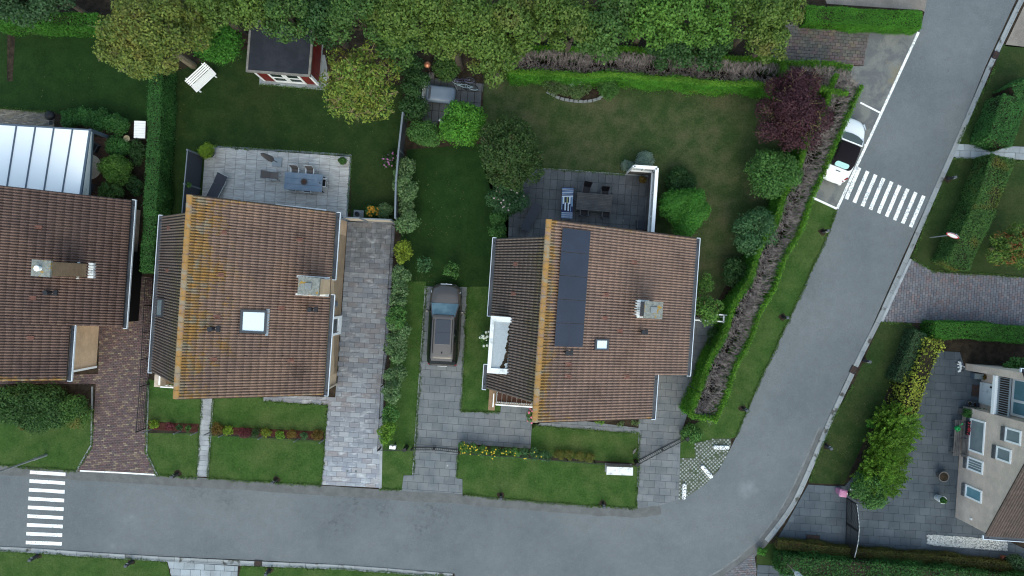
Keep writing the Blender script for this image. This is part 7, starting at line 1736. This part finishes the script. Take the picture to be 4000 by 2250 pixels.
pot('tub', 'tall white tub with a green plant near the lower end of the house wall', 3682, 1953, .22, .62, M['lead'], 'hedge_deep', .2, cat='tub')
t = thing('planter_box', 'long box planter with a dark green hedge between bench and door', 'planter', W(3785, 1612), R(-10)); MB().box(-.70, .55, -.18, .18, .03, .5).build('box', M['wood_grey'], t)
P_, N_ = strip_samples([Vector((-.75, 0, 0)), Vector((.62, 0, 0))], .48, .42, 2600, rough=.10); N_ = N_ + RNG.normal(size=N_.shape) * .5 + np.array([0, 0, .3]); P_[:, 2] += .48; inst('foliage', quads('foliage', P_, N_, .085 * RNG.uniform(.6, 1.3, len(P_)), .5, L['hedge_side']), t, (0, 0, 0))
M['milk_blue'] = mk('blue_glazed', (.05, .07, .11), (.30, .27, .22), 9, lo=.5, hi=.58, fine=.1)
for px, py, lab in ((3788, 1577, 'left'), (3808, 1581, 'right')): pot('striped_pot', 'banded ' + lab + ' pot of the pair between the planter and the door', px, py, .14, .34, M['milk_blue'], None)
t = thing('glass_box', 'pale glass topped box against the brick pier left of the door', 'box', W(3806, 1467), R(-5)); MB().box(-.28, .28, -.18, .18, .03, .42).build('body', M['steel'], t); MB().box(-.26, .26, -.16, .16, .42, .45).build('lid', M['glass_pale'], t)
pot('plant_pot', 'reddish plant beside the pale glass topped box', 3838, 1472, .16, .3, M['terracotta'], 'rusty', .2)
t = thing('doormat', 'brown leafy patterned doormat in front of the white door', 'doormat', W(3808, 1526), R(-4)); MB().box(-.22, .22, -.34, .34, .035, .06).build('mat', M['mat_brown'] if 'mat_brown' in M else M['rust'], t)
pot('plant_pot', 'terracotta pot with a bushy plant at the bottom right corner', 3928, 2185, .2, .35, M['terracotta'], None)
t = thing('manhole_cover', 'rust brown square cover sunk in the paved court by the hedge', 'manhole cover', W(3175, 2106), R(-4)); MB().box(-.36, .36, -.24, .24, .0, .058).build('plate', M['cover'] if 'cover' in M else M['rust'], t); MB().box(-.42, .40, -.28, .28, .0, .045).build('frame', M['black'], t)
for px, py, lab in ((1358, 1839, 'left'), (1391, 1840, 'right')):
    t = thing('drain_cover', 'small square drain cover in the grey paver driveway, ' + lab + ' one', 'drain cover', W(px, py), R(-4), 'small drain covers in the driveway'); MB().box(-.08, .08, -.07, .07, .0, .045).build('frame', M['plastic_grey'], t); b = MB(); [b.box(-.06, .06, -.055 + i * .04, -.035 + i * .04, .04, .05) for i in range(3)]; b.build('bars', M['black'], t)
# white pebbles
poly = [(3618, 2087), (3656, 2088), (3931, 2109), (3933, 2151), (3656, 2130), (3618, 2123)]; wp = [W2(*q) for q in poly]; xs = [q[0] for q in wp]; ys = [q[1] for q in wp]; b = MB()
for _ in range(5200):
    x, y = random.uniform(min(xs), max(xs)), random.uniform(min(ys), max(ys))
    if not inside(x, y, wp) or random.random() < .28 * (x - xs[0]) / (max(xs) - xs[0]): continue
    r = random.uniform(.02, .045); b.ell((x, y, .045 + random.random() * .02), (r, r * random.uniform(.6, 1), r * .6), 6, 3)
M['pebble'] = mk('white_pebbles', (.52, .54, .53), None, rnd=.35, fine=.15, bump=0)
g = b.build('gravel', M['pebble'], kind='stuff')
# pale stones by the brick pier
t = thing('stone_heap', 'pale and dark cobbles heaped round the foot of the brick pier', 'stones', W(3752, 1432)); 
for i in range(26):
    a = random.uniform(0, 6.28); q = random.uniform(.05, .42); b = MB(); r = random.uniform(.05, .095); b.ell((0, 0, 0), (r, r * random.uniform(.7, 1), r * .7), 8, 5); o = b.build('stone', M['lead'] if i % 4 else M['slab_dark'], t, smooth=True); o.location = (-.1 + q * math.cos(a) * .7, q * math.sin(a), .06); 

# ---- vehicles
def paint(name, c, rough=.25, metal=0.0): return mk(name, c, None, fine=.03, rough=rough, metal=metal, spec=.5, bump=0, coat=.6)
def car_body(secs, n=7):
    """secs: (y, half width, z sill, z shoulder, z top) -> rings round the body"""
    rings = []
    for y, w, zs, zb, zt in secs:
        pr = [(w * .90, zs), (w * .985, zs + .12), (w, (zs + zb) / 2), (w * .985, zb - .06), (w * .93, zb), (w * .80, zb + (zt - zb) * .65), (w * .45, zt - .008), (0, zt)]
        rings.append([(x, y, z) for x, z in pr] + [(-x, y, z) for x, z in reversed(pr[:-1])])
    return rings
def wheel(t, x, y, r, w, rim):
    b = MB(); s = 1 if x > 0 else -1
    T = Matrix.Translation((x, y, r)) @ Matrix.Rotation(R(90), 4, 'Y')
    prof = [(r * .62, -w / 2), (r * .95, -w / 2), (r, -w * .3), (r, w * .3), (r * .95, w / 2), (r * .62, w / 2)]; n = 20
    vs = [T @ Vector((q * math.cos(6.283 * k / n), q * math.sin(6.283 * k / n), z)) for q, z in prof for k in range(n)]
    b.add(vs, [(j * n + k, j * n + (k + 1) % n, (j + 1) * n + (k + 1) % n, (j + 1) * n + k) for j in range(len(prof) - 1) for k in range(n)]); o = b.build('wheel', M['tyre'], t)
    b = MB(); b.add([T @ Vector((q * math.cos(6.283 * k / n), q * math.sin(6.283 * k / n), s * (w * .42 if q > .1 else w * .5))) for q in (r * .64, .03) for k in range(n)], [(k, (k + 1) % n, n + (k + 1) % n, n + k) for k in range(n)] + [tuple(range(n, 2 * n))]); b.build('rim', rim, o)
M['taupe_paint'] = paint('taupe_metallic', (.105, .092, .082), .28, .4); M['dark_trim'] = mk('dark_trim', (.012, .012, .014), None, fine=.1, rough=.45, bump=0)
M['screen_glass'] = mk('windscreen_glass', (.11, .19, .22), (.20, .31, .34), 1.6, fine=0, rough=.05, spec=.9, metal=.3, bump=0); M['car_glass'] = mk('car_glass', (.010, .012, .014), None, fine=0, rough=.06, spec=.7, bump=0)  # windscreen carries a painted sky reflection in its base colour
M['sunroof'] = mk('sunroof_glass', (.020, .026, .042), None, fine=.02, rough=.12, spec=.6, bump=0)
M['headlight'] = mk('headlight_glass', (.55, .60, .64), None, fine=0, rough=.1, bump=0); M['tail'] = mk('tail_light', (.22, .012, .015), None, fine=0, rough=.15, bump=0); M['chrome'] = mk('chrome', (.6, .62, .65), None, fine=0, rough=.15, metal=.9, bump=0)
cp = W(1736, 1268, .7); car = thing('estate_car', 'taupe estate car with a dark sunroof parked on the slab driveway', 'car', (cp.x, cp.y, .035), R(-2.9))
LN = 4.92; hl = LN / 2
secs = [(-hl, .62, .42, .66, .72), (-hl + .06, .80, .34, .80, .88), (-hl + .25, .90, .26, .96, 1.02), (-hl + .7, .95, .22, .98, 1.05), (-.6, .955, .22, .96, 1.02), (.5, .955, .22, .94, 1.0), (.95, .95, .22, .92, 1.0), (1.35, .94, .24, .88, .98), (1.8, .92, .26, .82, .93), (2.12, .86, .30, .72, .86), (2.32, .74, .34, .62, .76), (hl, .48, .40, .56, .66)]
MBb = MB(); MBb.loft(car_body(secs)); body = MBb.build('body', M['taupe_paint'], car, smooth=True)
def cabin(t, yf0, yf1, yr1, yr0, w0, w1, z0, z1, mat, name='greenhouse'):
    lo = rrect(1, 1, .16, 3); b = MB(); rings = []
    for k in (0, .5, 1): yf, yr, w, z = yf0 + (yf1 - yf0) * k, yr0 + (yr1 - yr0) * k, w0 + (w1 - w0) * k ** 1.3, z0 + (z1 - z0) * k; rings.append([(x * w, (yf + yr) / 2 + y * (yf - yr) / 2, z) for x, y in lo])
    b.loft(rings); return b.build(name, mat, t, smooth=False)
cabin(car, 1.30, .42, -1.98, -2.36, .91, .66, .96, 1.46, M['car_glass'])
# roof skin, pillars, windscreen, sunroof, rails
b = MB(); ro = rrect(1, 1, .14, 4); b.loft([[(x * w * (1 - .035 * (y > 0)), -.72 + y * l, z - .03 * y * y) for x, y in ro] for w, l, z in ((.675, 1.34, 1.43), (.68, 1.35, 1.465), (.64, 1.31, 1.495), (.46, 1.1, 1.51))]); b.build('roof', M['taupe_paint'], car, smooth=True)
def plate(t, name, P, mat, th=.012):
    P = [Vector(p) for p in P]; n = (P[1] - P[0]).cross(P[3] - P[0]).normalized(); n = n if n.z > 0 else -n
    b = MB(); b.hexa(P + [p + n * th for p in P]); return b.build(name, mat, t)
plate(car, 'windscreen', [(-.80, 1.27, 1.00), (.80, 1.27, 1.00), (.64, .50, 1.43), (-.64, .50, 1.43)], M['screen_glass'], .03)
for s in (-1, 1):
    MB().beam((s * .84, 1.30, .99), (s * .66, .48, 1.45), .06, .05).build('pillar', M['taupe_paint'], car)
    b = MB(); b.path([(s * .55, .36, 1.50), (s * .56, .30, 1.535), (s * .56, -1.55, 1.525), (s * .55, -1.66, 1.49)], .018, 6); b.build('roof_rail', M['dark_trim'], car)
    o = MB(); o.ell((s * 1.06, .80, 1.02), (.14, .08, .08), 10, 6); o = o.build('mirror', M['taupe_paint'], car, smooth=True); MB().beam((s * .9, .82, .98), (s * 1.0, .81, 1.0), .05, .04).build('stalk', M['dark_trim'], o)
    h = MB(); h.hexa([(s * .50, 2.28, .66), (s * .86, 1.92, .74), (s * .88, 1.98, .66), (s * .56, 2.36, .58), (s * .49, 2.30, .715), (s * .85, 1.88, .80), (s * .895, 1.97, .72), (s * .57, 2.38, .64)]); h.build('headlight', M['headlight'], car)
    h = MB(); h.box(s * .80 - .05, s * .80 + .06, -hl + .06, -hl + .2, .62, .95); h.build('tail_light', M['tail'], car)
    MB().box(s * .945 - .02, s * .945 + .025, -1.6, 1.2, .30, .42).build('side_trim', M['dark_trim'], car)
    for yy in (.05, -1.0): MB().box(s * .955 - .01, s * .955 + .02, yy - .1, yy + .08, .82, .85).build('door_handle', M['dark_trim'], car)
    for yy in (1.55, -1.45): wheel(car, s * .81, yy, .335, .22, M['chrome'])
b = MB(); b.loft([[(x * w, -.40 + y * l, z) for x, y in rrect(1, 1, .10, 3)] for w, l, z in ((.44, .74, 1.50), (.44, .74, 1.527), (.42, .72, 1.532))]); b.build('sunroof', M['sunroof'], car); MB().box(-.435, .435, -.425, -.41, 1.52, 1.536).build('sunroof_bar', M['dark_trim'], car)
b = MB(); b.ell((0, -1.62, 1.52), (.035, .07, .035), 8, 6); b.build('antenna', M['dark_trim'], car)
plate(car, 'rear_window', [(-.66, -2.30, 1.05), (.66, -2.30, 1.05), (.60, -2.03, 1.40), (-.60, -2.03, 1.40)], M['car_glass'], .02)
MB().beam((-.62, -2.03, 1.455), (.62, -2.03, 1.455), .16, .03).build('spoiler', M['taupe_paint'], car)
b = MB(); b.hexa([(-.42, 2.34, .56), (.42, 2.34, .56), (.36, 2.46, .5), (-.36, 2.46, .5), (-.42, 2.33, .70), (.42, 2.33, .70), (.36, 2.44, .66), (-.36, 2.44, .66)]); b.build('grille', M['dark_trim'], car); MB().box(-.34, .34, 2.41, 2.45, .665, .69).build('grille_bar', M['chrome'], car); MB().box(-.05, .05, 2.43, 2.47, .60, .68).build('badge', M['chrome'], car)
MB().box(-.74, .74, 1.18, 1.24, .985, 1.0).build('cowl', M['dark_trim'], car); b = MB(); b.tube((-.1, 1.20, 1.02), (-.62, 1.16, 1.05), .010); b.tube((.5, 1.20, 1.02), (-.05, 1.14, 1.06), .010); b.build('wiper', M['dark_trim'], car)
b = MB(); b.box(-.8, .8, -hl - .03, -hl + .12, .36, .58); b.build('rear_bumper', M['dark_trim'], car); MB().box(-.28, .28, -hl - .045, -hl - .02, .62, .74).build('number_plate', M['lead'], car)
# white convertible
cp = W(3296, 586, .6); cv = thing('convertible_car', 'white convertible with closed black soft top parked against the hedge', 'car', (cp.x, cp.y, .02), R(-21.5))
M['car_white'] = paint('white_paintwork', (.78, .80, .82), .25)
secs = [(-1.98, .40, .40, .58, .64), (-1.93, .58, .32, .70, .76), (-1.80, .70, .26, .80, .86), (-1.5, .80, .22, .88, .95), (-1.0, .845, .22, .90, .96), (-.3, .855, .22, .90, .93), (.3, .85, .22, .88, .92), (.75, .84, .22, .86, .94), (1.1, .82, .24, .80, .90), (1.4, .77, .26, .73, .84), (1.65, .68, .30, .65, .76), (1.82, .56, .34, .58, .67), (1.93, .40, .38, .53, .60), (1.97, .22, .42, .50, .55)]
MBb = MB(); MBb.loft(car_body(secs)); MBb.build('body', M['car_white'], cv, smooth=True)
M['soft_top'] = mk('black_soft_top', (.012, .010, .013), None, fine=.2, fs=40, rough=.9, spec=.1)
b = MB(); lo = rrect(1, 1, .34, 5); b.loft([[(x * w, (yf + yr) / 2 + y * (yf - yr) / 2, z) for x, y in lo] for w, yf, yr, z in ((.75, .34, -1.22, .90), (.74, .34, -1.20, .98), (.70, .30, -1.05, 1.20), (.64, .26, -.88, 1.36), (.52, .20, -.7, 1.41))]); b.build('soft_top', M['soft_top'], cv, smooth=True)
M['aqua_glass'] = mk('aqua_rear_glass', (.22, .50, .52), None, fine=0, rough=.1, spec=.6, bump=0)
b = MB(); rr = rrect(.42, .15, .13, 4); b.loft([[(x * k, -1.085 + y * .85, 1.19 + y * .62 + dz) for x, y in rr] for k, dz in ((1, -.03), (1, .035))]); b.build('rear_window', M['aqua_glass'], cv)
wz = lambda y: .93 + (.98 - y) * .597
wp_ = [(-.70, .70), (-.42, .91), (0, .98), (.42, .91), (.70, .70), (.60, .30), (-.60, .30)]; b = MB(); b.loft([[(x, y, wz(y) + o) for x, y in wp_] for o in (0, .03)]); b.build('windscreen', M['glass_dark'], cv)
b = MB(); b.beam((-.63, .31, 1.375), (.63, .31, 1.375), .07, .05); b.build('windscreen_frame', M['car_white'], cv); 
for s in (-1, 1):
    MB().beam((s * .74, .88, .95), (s * .63, .31, 1.37), .06, .05).build('pillar', M['car_white'], cv); MB().hexa([(s * .72, .80, .93), (s * .74, .80, .93), (s * .74, -.75, .93), (s * .72, -.75, .93), (s * .64, .36, 1.30), (s * .66, .36, 1.30), (s * .66, -.62, 1.22), (s * .64, -.62, 1.22)]).build('side_window', M['car_glass'], cv)
    o = MB(); o.ell((s * .95, .62, .97), (.10, .06, .07), 10, 6); o.build('mirror', M['car_white'], cv, smooth=True)
    MB().hexa([(s * .50, 1.80, .62), (s * .72, 1.52, .74), (s * .77, 1.55, .66), (s * .58, 1.86, .56), (s * .49, 1.80, .70), (s * .70, 1.50, .80), (s * .78, 1.54, .72), (s * .60, 1.88, .62)]).build('headlight', M['headlight'], cv)
    MB().hexa([(s * .44, -1.86, .66), (s * .70, -1.60, .70), (s * .76, -1.60, .62), (s * .52, -1.93, .58), (s * .50, -1.82, .84), (s * .68, -1.56, .935), (s * .775, -1.58, .87), (s * .56, -1.90, .78)]).build('tail_light', M['tail'], cv)
    for yy in (1.22, -1.22): wheel(cv, s * .75, yy, .31, .2, M['chrome'])
MB().box(-.14, .14, -1.44, -1.40, .95, .985).build('brake_light', M['dark_trim'], cv); b = MB(); b.box(-.62, .62, -2.02, -1.90, .34, .56); b.build('rear_bumper', M['car_white'], cv); MB().box(-.5, .5, -2.03, -1.99, .36, .42).build('bumper_trim', M['dark_trim'], cv); MB().box(-.26, .26, -2.04, -2.01, .44, .54).build('number_plate', M['lead'], cv)
